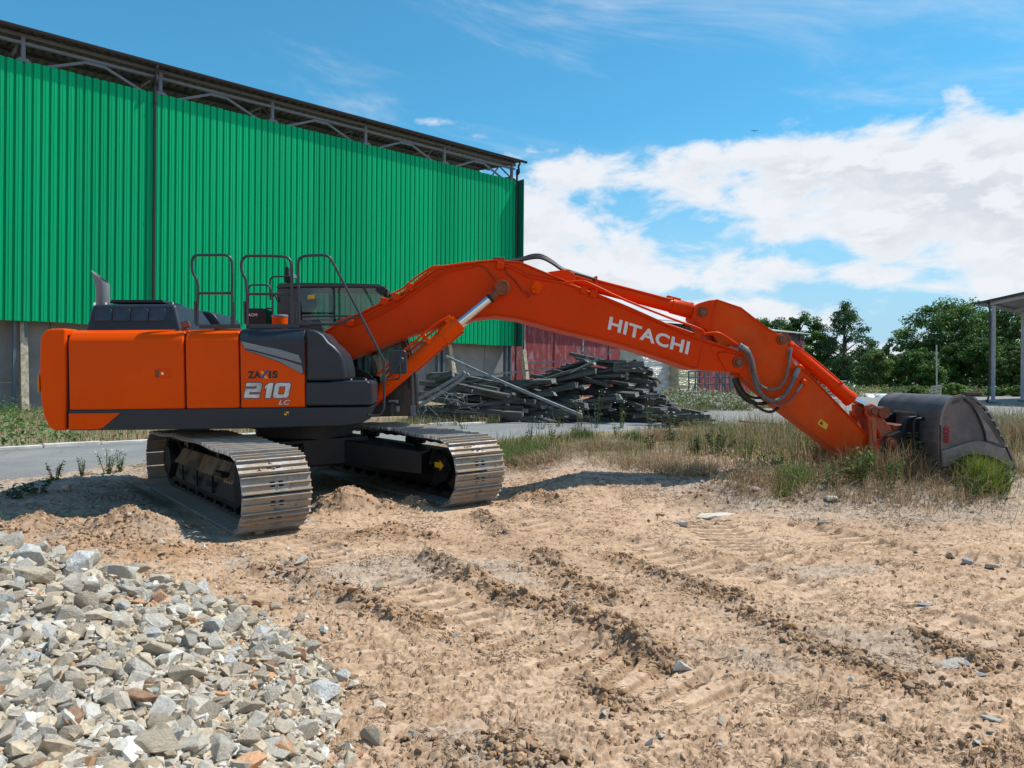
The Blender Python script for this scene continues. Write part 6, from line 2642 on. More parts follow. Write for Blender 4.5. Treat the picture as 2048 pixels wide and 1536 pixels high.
long_beam(BLE[0], (890, 712), (1166, 832), 23.4, 21.6, 'longest bleached beam, sloping down to the right across the timber heap')
long_beam(BLE[1], (838, 812), (938, 748), 22.2, 22.0, 'bleached beam sloping up to the right in front of the timber heap')
long_beam(BLE[1], (832, 800), (930, 744), 22.5, 22.3, 'bleached beam lying just above the one that slopes up to the right')
long_beam(BLE[2], (1140, 745), (1229, 701), 23.0, 23.0, 'thin pale lath pointing up to the right on top of the timber heap')
long_beam(BLE[2], (1156, 694), (1180, 722), 23.2, 23.2, 'thin lath standing up steeply left of the heap top')
long_beam(BLE[2], (1166, 692), (1196, 722), 23.4, 23.4, 'thin lath standing up steeply nearest the heap top')
long_beam(BLE[2], (1060, 726), (1140, 722), 23.0, 23.0, 'thin lath jutting out to the left from the heap top')
long_beam(BEAMS[3], (1226, 731), (1288, 728), 22.6, 22.6, 'flat squared beam lying level at the top right of the heap')
long_beam(BEAMS[5], (1225, 740), (1296, 742), 22.4, 22.4, 'thick squared beam just below the flat one at the top right')
long_beam(BLE[2], (960, 752), (1110, 735), 22.4, 22.4, 'long thin lath lying level across the middle of the heap')
# tangle of stiff wire and straps at the left foot of the heap
mb = MB()
for k in range(9):
    x, y = rt.uniform(842, 930), rt.uniform(788, 830)
    pts = []
    for i in range(6):
        pts.append(at_depth(x + i * rt.uniform(4, 14) - 15, y + rt.uniform(-14, 14) - (8 if i in (2, 3) else 0), 21.2 + rt.uniform(-.1, .1)))
    mb.tube(pts, .007, n=5, smooth=3)
o = mb.build('wire_tangle', M['bleached'], None, smooth=60)
tag(o, 'tangle of pale wire and straps at the left foot of the timber heap', 'wire')
# ------------------------------------------------------------------ rubble heap: stones
def stone_mat(name, a, b, dust=0.5):
    m_, T, bs, out = new_mat(name)
    tc = T.n('ShaderNodeTexCoord').outputs['Object']
    oi = T.n('ShaderNodeObjectInfo')
    sh = T.vm('ADD', tc, T.comb(T.m('MULTIPLY', oi.outputs['Random'], 31.0), T.m('MULTIPLY', oi.outputs['Random'], 17.0), 0.0))
    f = T.noise(sh, 5.0, 9.0, 0.68, 0.4)
    g = T.noise(sh, 28.0, 5.0, 0.65)
    c = T.mix(T.ss(f, 0.32, 0.68), a, b)
    c = T.mix(T.ss(g, 0.5, 0.75, 0.0, 0.35), c, tuple(x * 0.55 for x in a))
    br = T.m('ADD', 0.78, T.m('MULTIPLY', oi.outputs['Random'], 0.40))
    c = T.mix(1.0, c, T.comb(br, br, br), 'MULTIPLY')
    # clay dust settled on it
    d = T.noise(sh, 2.6, 5.0, 0.6)
    c = T.mix(T.m('MULTIPLY', T.ss(d, 0.45, 0.7), dust), c, (0.56, 0.455, 0.335))
    T.set(bs.inputs['Base Color'], c)
    bs.inputs['Roughness'].default_value = 0.9
    bs.inputs['Specular IOR Level'].default_value = 0.2
    b_ = T.n('ShaderNodeBump')
    b_.inputs['Distance'].default_value = 0.012
    T.link(T.m('ADD', T.m('MULTIPLY', f, 1.6), T.m('MULTIPLY', g, 0.5)), b_.inputs['Height'])
    T.link(b_.outputs[0], bs.inputs['Normal'])
    return m_


STONE = {'grey': stone_mat('grey_limestone', (0.52, 0.465, 0.39), (0.66, 0.60, 0.515), .45), 'beige': stone_mat('dusty_beige_stone', (0.48, 0.395, 0.295), (0.60, 0.50, 0.38), .5),
         'blue': stone_mat('bluish_white_marble', (0.47, 0.465, 0.455), (0.74, 0.71, 0.66), .22), 'orange': stone_mat('orange_brick_stone', (0.46, 0.235, 0.14), (0.54, 0.34, 0.22), .35)}


def hull_stone(seed, npts=12, sub=2, flat=1.0, amp=0.05):
    rr_ = random.Random(seed)
    bm = bmesh.new()
    for _ in range(npts):
        v = Vector((rr_.gauss(0, 1), rr_.gauss(0, 1), rr_.gauss(0, 1))).normalized()
        v = Vector((v.x * 1.0, v.y * .82, v.z * .74 * flat)) * rr_.uniform(.8, 1.05)
        bm.verts.new(v)
    r = bmesh.ops.convex_hull(bm, input=bm.verts)
    bmesh.ops.delete(bm, geom=[g for g in r['geom_interior'] if isinstance(g, bmesh.types.BMVert)], context='VERTS')
    bmesh.ops.triangulate(bm, faces=bm.faces)
    if sub:
        bmesh.ops.bevel(bm, geom=list(bm.edges), offset=.035, segments=1, affect='EDGES', clamp_overlap=True)
        bmesh.ops.triangulate(bm, faces=bm.faces)
        bmesh.ops.subdivide_edges(bm, edges=bm.edges, cuts=1, use_grid_fill=True)
        bmesh.ops.triangulate(bm, faces=bm.faces)
        for v in bm.verts:
            p = v.co * 2.2 + Vector((seed * 3.1, 0, 0))
            v.co += v.co.normalized() * (amp * mnoise.noise(p) + amp * .6 * mnoise.noise(p * 2.7))
    bmesh.ops.recalc_face_normals(bm, faces=bm.faces)
    return bm


def stone_data(seed, mat_, **kw):
    bm = hull_stone(seed, **kw)
    me = bpy.data.meshes.new('stone')
    bm.to_mesh(me)
    bm.free()
    me.polygons.foreach_set('use_smooth', [True] * len(me.polygons))
    me.set_sharp_from_angle(angle=radians(17))
    me.materials.append(mat_)
    return me


SHAPES = {k: [stone_data(i * 7 + j * 101, STONE[k], flat=(.8, 1.0, 1.15)[i % 3]) for i in range(9 if k in ('grey', 'beige') else 5)] for j, k in enumerate(STONE)}
STAG = {'grey': 'pale grey broken stone in the rubble heap', 'beige': 'dusty beige broken stone in the rubble heap', 'blue': 'bluish white streaked stone in the rubble heap', 'orange': 'small orange brick fragment in the rubble heap'}


def surface_hits(px, py):
    """first meeting of many pixel rays with the coarse ground and heap"""
    px, py = np.asarray(px, float), np.asarray(py, float)
    a, b = (px - 1024) / F, (py - 768) / F
    dx_ = CR.x * a - CU.x * b
    dz_ = CR.z * a - CU.z * b
    Ys = np.geomspace(2.2, 16, 300)
    X = dx_[:, None] * Ys[None]
    Z = CAMH + dz_[:, None] * Ys[None]
    Yg = np.repeat(Ys[None], len(px), 0)
    S = base_z(Yg) + heap_z(X, Yg)
    k = np.argmax(Z < S, axis=1)
    i = np.arange(len(px))
    return X[i, k], Ys[k], S[i, k]


rs2 = random.Random(21)
placed = []


def add_stone(kind, x, y, r, label=None, sink=.25, rot=None, sxyz=None, zoff=0.0, shape=None):
    me = rs2.choice(SHAPES[kind]) if shape is None else SHAPES[kind][shape]
    o = link_mesh('stone', me)
    z = gz(x, y)
    o.location = (x, y, z + r * .62 * (sxyz[2] if sxyz else 1) * (1 - 2 * sink) + zoff)
    o.rotation_euler = rot or (rs2.uniform(-.5, .5), rs2.uniform(-.5, .5), rs2.uniform(0, 6.28))
    s_ = sxyz or (rs2.uniform(.85, 1.2), rs2.uniform(.85, 1.2), rs2.uniform(.8, 1.15))
    o.scale = (r * s_[0], r * s_[1], r * s_[2])
    tag(o, label or STAG[kind], 'stone', 'stones of the rubble heap')
    placed.append((x, y, r))
    return o


# stones one can point to, by the pixel they sit at: (px, py, half width in pixels, kind, label)
NAMED = [(262, 1405, 42, 'orange', 'largest orange stone, flat-faced, in the lower middle of the rubble heap'), (140, 1462, 36, 'orange', 'rounded orange stone near the lower left corner of the rubble heap'),
         (250, 1462, 36, 'grey', 'big rough grey stone just below the largest orange stone'), (300, 1507, 50, 'beige', 'long smooth beige boulder at the bottom edge of the rubble heap'),
         (30, 1500, 34, 'blue', 'round whitish stone at the lower left corner of the rubble heap'), (145, 1375, 38, 'beige', 'big brownish boulder in the middle left of the rubble heap'),
         (130, 1245, 42, 'grey', 'big sloping grey slab in the upper middle of the rubble heap'), (170, 1225, 32, 'beige', 'beige blocky stone resting on the big sloping grey slab'),
         (95, 1270, 30, 'blue', 'pitted bluish stone beside the big sloping grey slab'), (50, 1308, 36, 'blue', 'long narrow white stone lying level on the left of the rubble heap'),
         (245, 1155, 36, 'grey', 'grey stone at the back crest of the rubble heap'), (60, 1115, 40, 'blue', 'white streaked boulder at the top left of the rubble heap'), (20, 1085, 30, 'grey', 'grey boulder topmost at the left end of the rubble heap'),
         (310, 1310, 34, 'beige', 'wedge-shaped beige stone in the middle of the rubble heap'), (370, 1365, 40, 'beige', 'broad flat beige stone half sunk in the middle of the rubble heap'), (280, 1355, 34, 'grey', 'dark grey rough stone left of the broad flat beige stone'),
         (465, 1330, 26, 'blue', 'pitted grey and white stone on the right slope of the rubble heap'), (520, 1305, 24, 'beige', 'rounded beige stone high on the right slope of the rubble heap'), (640, 1395, 36, 'blue', 'ragged pale boulder at the right foot of the rubble heap'),
         (620, 1310, 22, 'grey', 'angular grey stone at the right edge of the rubble heap'), (500, 1435, 32, 'beige', 'tan boulder low on the right slope of the rubble heap'), (310, 1460, 32, 'beige', 'beige block beside the big rough grey stone'),
         (738, 1495, 30, 'beige', 'beige lump lying alone on the clay just right of the rubble heap'), (598, 1246, 15, 'grey', 'upright pale stone lying alone on the clay behind the rubble heap'), (550, 1214, 17, 'beige', 'blocky beige stone lying alone on the clay above the rubble heap'),
         (515, 1212, 13, 'orange', 'flat orange fragment lying on the clay beside the blocky beige stone'), (440, 1207, 11, 'grey', 'small grey stone lying on the clay just beyond the heap crest'), (690, 1365, 18, 'blue', 'jagged pale stone at the right foot of the heap on the clay'),
         (586, 1200, 10, 'grey', 'upright small grey stone beyond the blocky beige stone'), (135, 977, 13, 'grey', 'rounded grey stone lying in the shade behind the crawler')]
hx, hy, _ = surface_hits([n[0] for n in NAMED], [n[1] + n[2] * .45 for n in NAMED])
for n, x, y in zip(NAMED, hx, hy):
    r = n[2] * y / F * 1.08
    sx = None
    if 'long' in n[4]:
        sx = (1.25, .8, .75)
    add_stone(n[3], float(x), float(y), r, n[4], sink=.2, sxyz=sx, rot=(rs2.uniform(-.25, .25), rs2.uniform(-.25, .25), rs2.uniform(-.5, .5)))
want = 268
tries = 0
cand_r = sorted([RNG.choice([16, 20, 24, 30, 37, 14], p=[.30, .25, .18, .11, .05, .11]) * RNG.uniform(.8, 1.2) for _ in range(want)], reverse=True)
ci = 0
while ci < want and tries < 40:
    tries += 1
    px = RNG.uniform(-60, 730, 400)
    py = RNG.uniform(1055, 1560, 400)
    X, Y, S = surface_hits(px, py)
    for x, y, q in zip(X, Y, py):
        if ci >= want:
            break
        if float(heap_z(np.array([x]), np.array([y]))[0]) < .02:
            continue
        r = cand_r[ci] * y / F
        if all((x - a) ** 2 + ((y - b)) ** 2 > (.66 * (r + c)) ** 2 for a, b, c in placed):
            kind = RNG.choice(['grey', 'beige', 'blue', 'orange'], p=[.48, .36, .11, .05])
            add_stone(kind, float(x), float(y), r, sink=RNG.uniform(.05, .35))
            ci += 1
print('stones', len(placed))


# ---- fill of small stones, chips and dust lumps: nobody could count these
def scatter(name, P, R, C, seeds, label, cat, mat_, npts=9, zsq=.8):
    """many small angular lumps joined into one object"""
    variants = []
    for s in seeds:
        bm = hull_stone(s, npts, 0)
        bm.verts.ensure_lookup_table()
        v = np.array([x.co[:] for x in bm.verts])
        bm.verts.index_update()
        f = np.array([[q.index for q in fc.verts] for fc in bm.faces])
        variants.append((v, f))
        bm.free()
    n = len(P)
    rg = np.random.default_rng(len(P))
    vid = rg.integers(0, len(variants), n)
    Vs, Fs, Cs = [], [], []
    base = 0
    for k, (v, f) in enumerate(variants):
        idx = np.nonzero(vid == k)[0]
        if not len(idx):
            continue
        m = len(idx)
        a = rg.uniform(0, 2 * pi, m)
        b = rg.uniform(-.7, .7, m)
        ca, sa, cb_, sb_ = np.cos(a), np.sin(a), np.cos(b), np.sin(b)
        s3 = rg.uniform(.7, 1.25, (m, 3)) * R[idx, None]
        q = v[None] * s3[:, None, :]
        x, y, z = q[..., 0], q[..., 1], q[..., 2] * zsq
        y, z = y * cb_[:, None] - z * sb_[:, None], y * sb_[:, None] + z * cb_[:, None]
        x, y = x * ca[:, None] - y * sa[:, None], x * sa[:, None] + y * ca[:, None]
        q = np.stack([x, y, z], -1) + P[idx][:, None, :]
        Vs.append(q.reshape(-1, 3))
        Fs.append((f[None] + (base + np.arange(m) * len(v))[:, None, None]).reshape(-1, 3))
        Cs.append(np.repeat(C[idx], len(v), 0))
        base += m * len(v)
    me = np_mesh(name, np.concatenate(Vs), np.concatenate(Fs), mat_, np.concatenate(Cs))
    o = link_mesh(name, me)
    tag(o, label, cat, kind='stuff')
    return o


M['chips'] = attr_mat('stone_chips', 0.9, bump=0.004, bscale=90, var=0.22, vscale=40, spec=.2)
M['clod'] = attr_mat('clay_clod', 0.95, bump=0.006, bscale=60, var=0.2, vscale=30, spec=.1)
n = 15000
px, py = RNG.uniform(-120, 760, n), RNG.uniform(1050, 1600, n)
X, Y, S = surface_hits(px, py)
hz = heap_z(X, Y)
ok = (hz > 0.0) | (RNG.random(n) < .06)
X, Y = X[ok], Y[ok]
r = np.clip(RNG.lognormal(-4.0, .55, len(X)), .006, .075)
z = ground_fields(X, Y)[0]
pal = np.array([(.52, .46, .38), (.46, .385, .295), (.50, .40, .285), (.60, .56, .49), (.40, .355, .30), (.50, .28, .16)])
C = pal[RNG.choice(6, len(X), p=[.26, .25, .24, .12, .09, .04])] * RNG.uniform(.8, 1.15, (len(X), 1))
scatter('rubble', np.stack([X, Y, z + r * .25], -1), r, C, range(300, 314), 'small grey and beige stone chips filling the rubble heap', 'rubble', M['chips'], 11)
# clods of clay along the windrows and over the crumbled soil
n = 160000
px, py = RNG.uniform(-80, 2130, n), RNG.uniform(965, 1560, n)
X, Y, S = surface_hits(px, py)
z, cr, tm, rm, hz = ground_fields(X, Y)
pr = np.clip(rm * rm * 0.6 + 0.16 * cr * cr + .004 + .11 * sst(fbm(X * 2.1, Y * 2.6, 230, 3), .16, .42), 0, 1) * (hz <= 0.0) * (Y < 13.2)
ok = RNG.random(n) < pr * .70
X, Y, z, rm = X[ok], Y[ok], z[ok], rm[ok]
r = np.clip(RNG.lognormal(-4.65, .50, len(X)), .004, .026) * (1 + .45 * rm)
pal = np.array([(.34, .215, .13), (.41, .265, .165), (.29, .18, .11), (.46, .315, .205), (.39, .23, .12)])
C = pal[RNG.choice(5, len(X))] * RNG.uniform(.85, 1.15, (len(X), 1))
print('clods', len(X))
scatter('clay_clods', np.stack([X, Y, z + r * .1], -1), r, C, range(400, 414), 'brown crumbs and clods of clay on the rutted ground', 'clods', M['clod'], 18, 1.1)
# pale pebbles and stone crumbs, thicker along the grey strip
n = 5200
px, py = RNG.uniform(-80, 2130, n), RNG.uniform(960, 1560, n)
X, Y, S = surface_hits(px, py)
dgf, _ = seg_dist(X, Y, GRASS_FRONT)
pr = .07 + .8 * np.exp(-(dgf / .9) ** 2) * (X > -.6)
z, cr, tm, rm, hz = ground_fields(X, Y)
ok = (RNG.random(n) < pr) & (hz <= 0)
X, Y, z = X[ok], Y[ok], z[ok]
r = np.clip(RNG.lognormal(-4.3, .6, len(X)), .005, .045) * np.where(RNG.random(len(X)) < .06, 1.4, 1)
pal = np.array([(.46, .43, .38), (.38, .33, .27), (.52, .49, .45), (.42, .28, .18)])
C = pal[RNG.choice(4, len(X), p=[.4, .33, .2, .07])] * RNG.uniform(.8, 1.1, (len(X), 1))
scatter('pebbles', np.stack([X, Y, z + r * .15], -1), r, C, range(500, 510), 'pale pebbles strewn over the clay and along the verge', 'pebbles', M['chips'], 10)

# single slabs and stones on the clay to the right
LONE = [(1893, 1338, 58, (1.0, .62, .22), 'grey', 'large flat grey slab set flush in the clay on the right'), (1962, 1362, 17, (1, .7, .4), 'blue', 'small white chip at the corner of the large flat slab'),
        (1175, 983, 15, (1.1, .9, .35), 'beige', 'left half of a cracked pale slab beside the shadow of the boom'), (1205, 983, 17, (1.1, .9, .35), 'beige', 'right half of a cracked pale slab beside the shadow of the boom'),
        (1318, 1036, 14, (1, .8, .7), 'orange', 'pinkish stone in the clay below the dry grass'), (1365, 1054, 14, (1, .8, .7), 'blue', 'white stone right of the pinkish one below the dry grass'), (1268, 1027, 9, (1, .8, .7), 'blue', 'small whitish stone left of the pinkish one'),
        (1430, 1030, 48, (1.1, .6, .25), 'grey', 'wide grey slab half buried before the dry grass'), (1645, 1050, 15, (1, .8, .8), 'beige', 'brownish block standing on the grey strip in front of the arm'), (1662, 1018, 18, (1, .8, .6), 'grey', 'grey lump tucked under the edge of the dry grass'),
        (1900, 1120, 15, (1, .7, .9), 'beige', 'upright tan stone in the rutted clay below the bucket'), (1937, 1135, 17, (1, .8, .7), 'blue', 'pale angular stone right of the upright tan one'), (1985, 1145, 18, (1.1, .8, .6), 'grey', 'flat grey stone farthest right in the rutted clay'),
        (1575, 1015, 16, (1.2, .8, .6), 'orange', 'reddish brick lump at the edge of the dry grass'), (1980, 1456, 26, (1, .7, .3), 'grey', 'dark grey stone sunk in the clay near the lower right corner'), (1575, 1455, 10, (1, .7, .5), 'orange', 'small white and orange chip alone on the clay at the bottom'),
        (1850, 1222, 16, (1.4, .7, .3), 'blue', 'thin white flake on the clay right of the middle'), (60, 1012, 12, (1, .8, .6), 'beige', 'tan stone in the shadow at the left edge')]
hx, hy, _ = surface_hits([n[0] for n in LONE], [n[1] for n in LONE])
for n, x, y in zip(LONE, hx, hy):
    o = add_stone(n[4], float(x), float(y), n[2] * y / F, n[5], sink=.44 if n[3][2] < .4 else .2, sxyz=n[3], rot=(rs2.uniform(-.08, .08), rs2.uniform(-.08, .08), rs2.uniform(-.3, .3)))
    o['group'] = 'stones on the clay'


# ------------------------------------------------------------------ grass and weeds
def blades(name, P, H, Wd, lean, C, label, cat, curl=.5):
    n = len(P)
    rg = np.random.default_rng(n + 5)
    a = rg.uniform(0, 2 * pi, n)
    b = rg.uniform(0, 2 * pi, n)
    ln = np.abs(rg.normal(0, 1, n)) * lean
    d = np.stack([np.cos(a), np.sin(a)], -1)
    s = np.stack([np.cos(b), np.sin(b)], -1) * Wd[:, None] * .5
    v = np.zeros((n, 5, 3))
    for k, t in ((0, 0.0), (1, .55)):
        off = d * (ln * H * t * t)[:, None]
        zz = H * t * (1 - .15 * np.minimum(ln, 1.5) * t)
        w_ = 1.0 if k == 0 else .75
        v[:, 2 * k, :2] = P[:, :2] + off - s * w_
        v[:, 2 * k + 1, :2] = P[:, :2] + off + s * w_
        v[:, 2 * k, 2] = v[:, 2 * k + 1, 2] = P[:, 2] + zz - (.02 if k == 0 else 0)
    v[:, 4, :2] = P[:, :2] + d * (ln * H)[:, None]
    v[:, 4, 2] = P[:, 2] + H * (1 - .45 * np.minimum(ln, 1.9) * curl * 1.3)
    i0 = (np.arange(n) * 5)[:, None]
    f = np.concatenate([i0 + [0, 1, 3], i0 + [0, 3, 2], i0 + [2, 3, 4]], 1).reshape(-1, 3)
    o = link_mesh(name, np_mesh(name, v.reshape(-1, 3), f, M['grassblade'], np.repeat(C, 5, 0), smooth=True))
    return tag(o, label, cat, kind='stuff')


def leaf_cards(P, N, size, C, aspect=.55):
    """small folded leaves at P turned to N, as arrays"""
    n = len(P)
    rg = np.random.default_rng(n + 11)
    N = N / np.linalg.norm(N, axis=1)[:, None]
    r = rg.normal(0, 1, (n, 3))
    t = np.cross(N, r)
    t /= np.linalg.norm(t, axis=1)[:, None] + 1e-9
    b = np.cross(N, t)
    L_ = size[:, None]
    v = np.zeros((n, 4, 3))
    v[:, 0] = P - t * L_ * .5
    v[:, 1] = P - b * L_ * aspect * .5 + N * L_ * .08
    v[:, 2] = P + t * L_ * .5 - N * L_ * .06
    v[:, 3] = P + b * L_ * aspect * .5 + N * L_ * .08
    f = (np.arange(n) * 4)[:, None] + np.array([0, 1, 2, 3])
    return v.reshape(-1, 3), f, np.repeat(C, 4, 0)


STRAW = np.array([(.46, .34, .19), (.38, .27, .145), (.52, .42, .27), (.30, .19, .10), (.24, .14, .08)])
GREEN = np.array([(.10, .17, .035), (.14, .22, .05), (.08, .14, .035), (.18, .25, .06)])
LIME = np.array([(.20, .29, .035), (.24, .32, .045), (.14, .25, .04), (.30, .34, .09), (.34, .30, .12)])


def colour_mix(n, gfrac, rg):
    k = rg.random(n) < gfrac
    c = np.where(k[:, None], GREEN[rg.integers(0, len(GREEN), n)], STRAW[rg.integers(0, len(STRAW), n)])
    return c * rg.uniform(.8, 1.2, (n, 1))


# the dry verge the bucket rests in
BACK = [gp(*q).xy[:] for q in [(960, 893), (1100, 880), (1300, 874), (1500, 862), (1700, 848), (1900, 838), (2100, 830)]]
rg = np.random.default_rng(77)
n = 64000
xf = np.array(GRASS_FRONT)
xb = np.array(BACK)
u = rg.uniform(0, 1, n)
fx, fy = np.interp(u, np.linspace(0, 1, len(xf)), xf[:, 0]), np.interp(u, np.linspace(0, 1, len(xf)), xf[:, 1])
bx, by = np.interp(u, np.linspace(0, 1, len(xb)), xb[:, 0]), np.interp(u, np.linspace(0, 1, len(xb)), xb[:, 1])
t = rg.beta(1.0, 1.5, n) * 1.02 - .02
X = fx + (bx - fx) * t + rg.normal(0, .12, n)
Y = fy + (by - fy) * t + rg.normal(0, .12, n)
cl = fbm(X * .9, Y * .9, 140, 3)
dens = sst(cl + .30 * sst(X, 3.0, 5.0) + .12 * (1 - sst(X, .5, 1.5)), -.40, .15)
ok = rg.random(n) < dens * (.24 + .40 * sst(X, 2.5, 4.5) + .3 * (1 - sst(X, 0, 1)))
X, Y, t = X[ok], Y[ok], t[ok]
Z = ground_fields(X, Y, False)[0]
n = len(X)
gfr = np.clip(.24 + .75 * sst(fbm(X * .8, Y * .8, 150, 3), .08, .38) + .5 * (1 - sst(X, -.2, 1.0)) - .25 * (t < .12), 0, .95)
H = (rg.uniform(.12, .40, n) + .25 * (rg.random(n) < .12)) * (.65 + .75 * sst(X, 3.0, 5.5)) * (.6 + .5 * sst(t, 0, .2))
C = colour_mix(n, gfr, rg)
flat = rg.random(n) < .35
lean = np.where(flat, 1.5, .55)
print('verge blades', n)
k = flat
blades('dry_grass', np.stack([X, Y, Z], -1)[~k], H[~k], rg.uniform(.006, .013, (~k).sum()), .5, C[~k], 'dry straw-coloured grass on the verge round the bucket', 'grass')
blades('matted_grass', np.stack([X, Y, Z], -1)[k], H[k] * 1.1, rg.uniform(.006, .012, k.sum()), 1.5, C[k] * .95, 'flattened matted straw along the front of the verge', 'grass')


def patch(name, px, py, rx, ry, n, h, pal, label, cat='grass', w=(.008, .015), lean=.35, seed=1, kind='stuff', zadd=0.0):
    rg = np.random.default_rng(seed)
    c = gp(px, py)
    a, r = rg.uniform(0, 2 * pi, n), np.sqrt(rg.random(n))
    r = np.where(rg.random(n) < .6, r * .75, r * 1.15)
    X, Y = c.x + rx * r * np.cos(a), c.y + ry * r * np.sin(a)
    Z = ground_fields(X, Y, False)[0] + zadd
    C = pal[rg.integers(0, len(pal), n)] * rg.uniform(.8, 1.2, (n, 1))
    o = blades(name, np.stack([X, Y, Z], -1), rg.uniform(.35, 1.12, n) * h * (1 - .30 * r), rg.uniform(*w, n), lean, C, label, cat)
    if kind is None:
        del o['kind']
    return o


patch('grass_tuft', 1962, 1006, .30, .28, 900, .60, LIME, 'bright lime-green grass tuft growing in front of the bucket arch', 'grass tuft', (.008, .015), .5, 1, None)
patch('grass_tuft', 1590, 1000, .34, .25, 330, .42, GREEN * 1.2, 'fresh green grass tuft at the front of the verge below the arm', 'grass tuft', (.007, .012), .7, 2, None)
patch('grass_tuft', 1570, 1010, .18, .12, 170, .26, LIME * .8, 'small lime-green grass tuft at the very edge of the clay', 'grass tuft', (.007, .012), .5, 3, None)
patch('grass_tuft', 1050, 925, .55, .45, 1900, .36, GREEN * 1.25, 'lush green grass clump right behind the far crawler', 'grass tuft', (.009, .016), .5, 4, None)
patch('grass_tuft', 1165, 905, .30, .3, 800, .42, GREEN, 'tall green grass clump among the dry straw', 'grass tuft', (.008, .014), .45, 5, None)
patch('grass_tuft', 1265, 912, .22, .2, 500, .36, GREEN, 'narrow green grass clump left of the dark leafy weeds', 'grass tuft', (.008, .014), .4, 6, None)
patch('straw_clump', 1330, 905, .8, .5, 1900, .38, STRAW, 'leaning clump of tall dry straw behind the boom shadow', 'dry grass', (.006, .010), .6, 7)
patch('straw_clump', 1215, 925, .8, .35, 2300, .30, STRAW[:3], 'low clump of golden straw beside the boom shadow', 'dry grass', (.006, .011), 1.0, 8)
patch('straw_clump', 1700, 960, .50, .45, 2000, .95, STRAW[[1, 3, 4, 0]], 'tall rusty-brown dry weeds against the lower arm', 'dry grass', (.006, .012), .45, 9)
patch('straw_clump', 1790, 990, 1.0, .40, 2600, .62, STRAW[[1, 3, 4, 0]], 'brown dead weeds in front of the bucket ears', 'dry grass', (.006, .011), .6, 10)
patch('straw_clump', 2060, 930, .8, 1.2, 3400, .75, STRAW, 'tall dry grass to the right of the bucket', 'dry grass', (.006, .012), .5, 11)
patch('straw_clump', 2075, 880, .9, 1.6, 1500, .55, GREEN, 'green weeds to the right of the bucket', 'weeds', (.008, .014), .5, 12)


rg = np.random.default_rng(404)
n = 9000
k = rg.integers(0, len(GRASS_FRONT) - 1, n)
t = rg.random(n)
A_f = np.array(GRASS_FRONT)
X = A_f[k, 0] + (A_f[k + 1, 0] - A_f[k, 0]) * t + rg.normal(0, .15, n)
Y = A_f[k, 1] + (A_f[k + 1, 1] - A_f[k, 1]) * t + rg.normal(.15, .38, n)
ok = fbm(X * 1.6, Y * 1.6, 222, 3) > -.12
X, Y = X[ok], Y[ok]
n = len(X)
C = STRAW[rg.integers(0, 4, n)] * rg.uniform(.7, 1.15, (n, 1))
blades('fallen_straw', np.stack([X, Y, ground_fields(X, Y)[0] + .01], -1), rg.uniform(.10, .34, n), rg.uniform(.005, .010, n), 1.9, C, 'fallen straw and roots tangled along the front of the verge', 'straw')


# leafy weeds: stem and foliage
def leafy(name, px, py, h, spread, nl, ls, pal, label, cat='weed', seed=1, stems=5, loc=None, group=None, white=0):
    rg = np.random.default_rng(seed)
    c = gp(px, py) if loc is None else Vector(loc)
    z0_ = gz(c.x, c.y) if loc is None or c.y < 17 else float(base_z(c.y))
    root = empty(name, (c.x, c.y, z0_))
    mb = MB()
    P_, N_l = [], []
    tips = []
    for s in range(stems):
        a = rg.uniform(0, 2 * pi)
        hh_ = h * rg.uniform(.6, 1.05)
        sp = spread * rg.uniform(.2, 1.0)
        pts = []
        for i in range(5):
            t = i / 4
            pts.append(Vector((cos(a) * sp * (.25 + .75 * t), sin(a) * sp * (.25 + .75 * t), hh_ * t - .02)))
        mb.tube(pts, [.008, .007, .006, .004, .003], n=5, smooth=0)
        tips.append(pts[-1])
        m = nl // stems
        t = rg.uniform(.12, 1.0, m)
        for tt in t:
            k = min(3, int(tt * 4))
            p = pts[k].lerp(pts[k + 1], tt * 4 - k)
            aa = rg.uniform(0, 2 * pi)
            dd = rg.uniform(.2, .7) * ls
            P_.append((p.x + cos(aa) * dd, p.y + sin(aa) * dd, p.z + rg.uniform(-.1, .25) * ls))
            N_l.append((cos(aa) * .5 + rg.normal(0, .3), sin(aa) * .5 + rg.normal(0, .3), .9))
    n = len(P_)
    C = pal[rg.integers(0, len(pal), n)] * rg.uniform(.75, 1.25, (n, 1))
    v, f, cc = leaf_cards(np.array(P_), np.array(N_l), rg.uniform(.6, 1.2, n) * ls, C, .42)
    mb.build('stem', M['stem'], root)
    link_mesh('foliage', np_mesh('foliage', v, f, M['leaf'], cc), root)
    if white:
        P2 = np.array([tips[i % len(tips)] for i in range(white)]) + rg.normal(0, spread * .28, (white, 3)) * [1, 1, .5]
        v, f, cc = leaf_cards(P2, np.tile([0, -.3, 1.0], (white, 1)) + rg.normal(0, .2, (white, 3)), np.full(white, .045), np.full((white, 3), .72), .9)
        link_mesh('blossom', np_mesh('blossom', v, f, M['leaf'], cc), root)
    tag(root, label, cat, group)
    return root


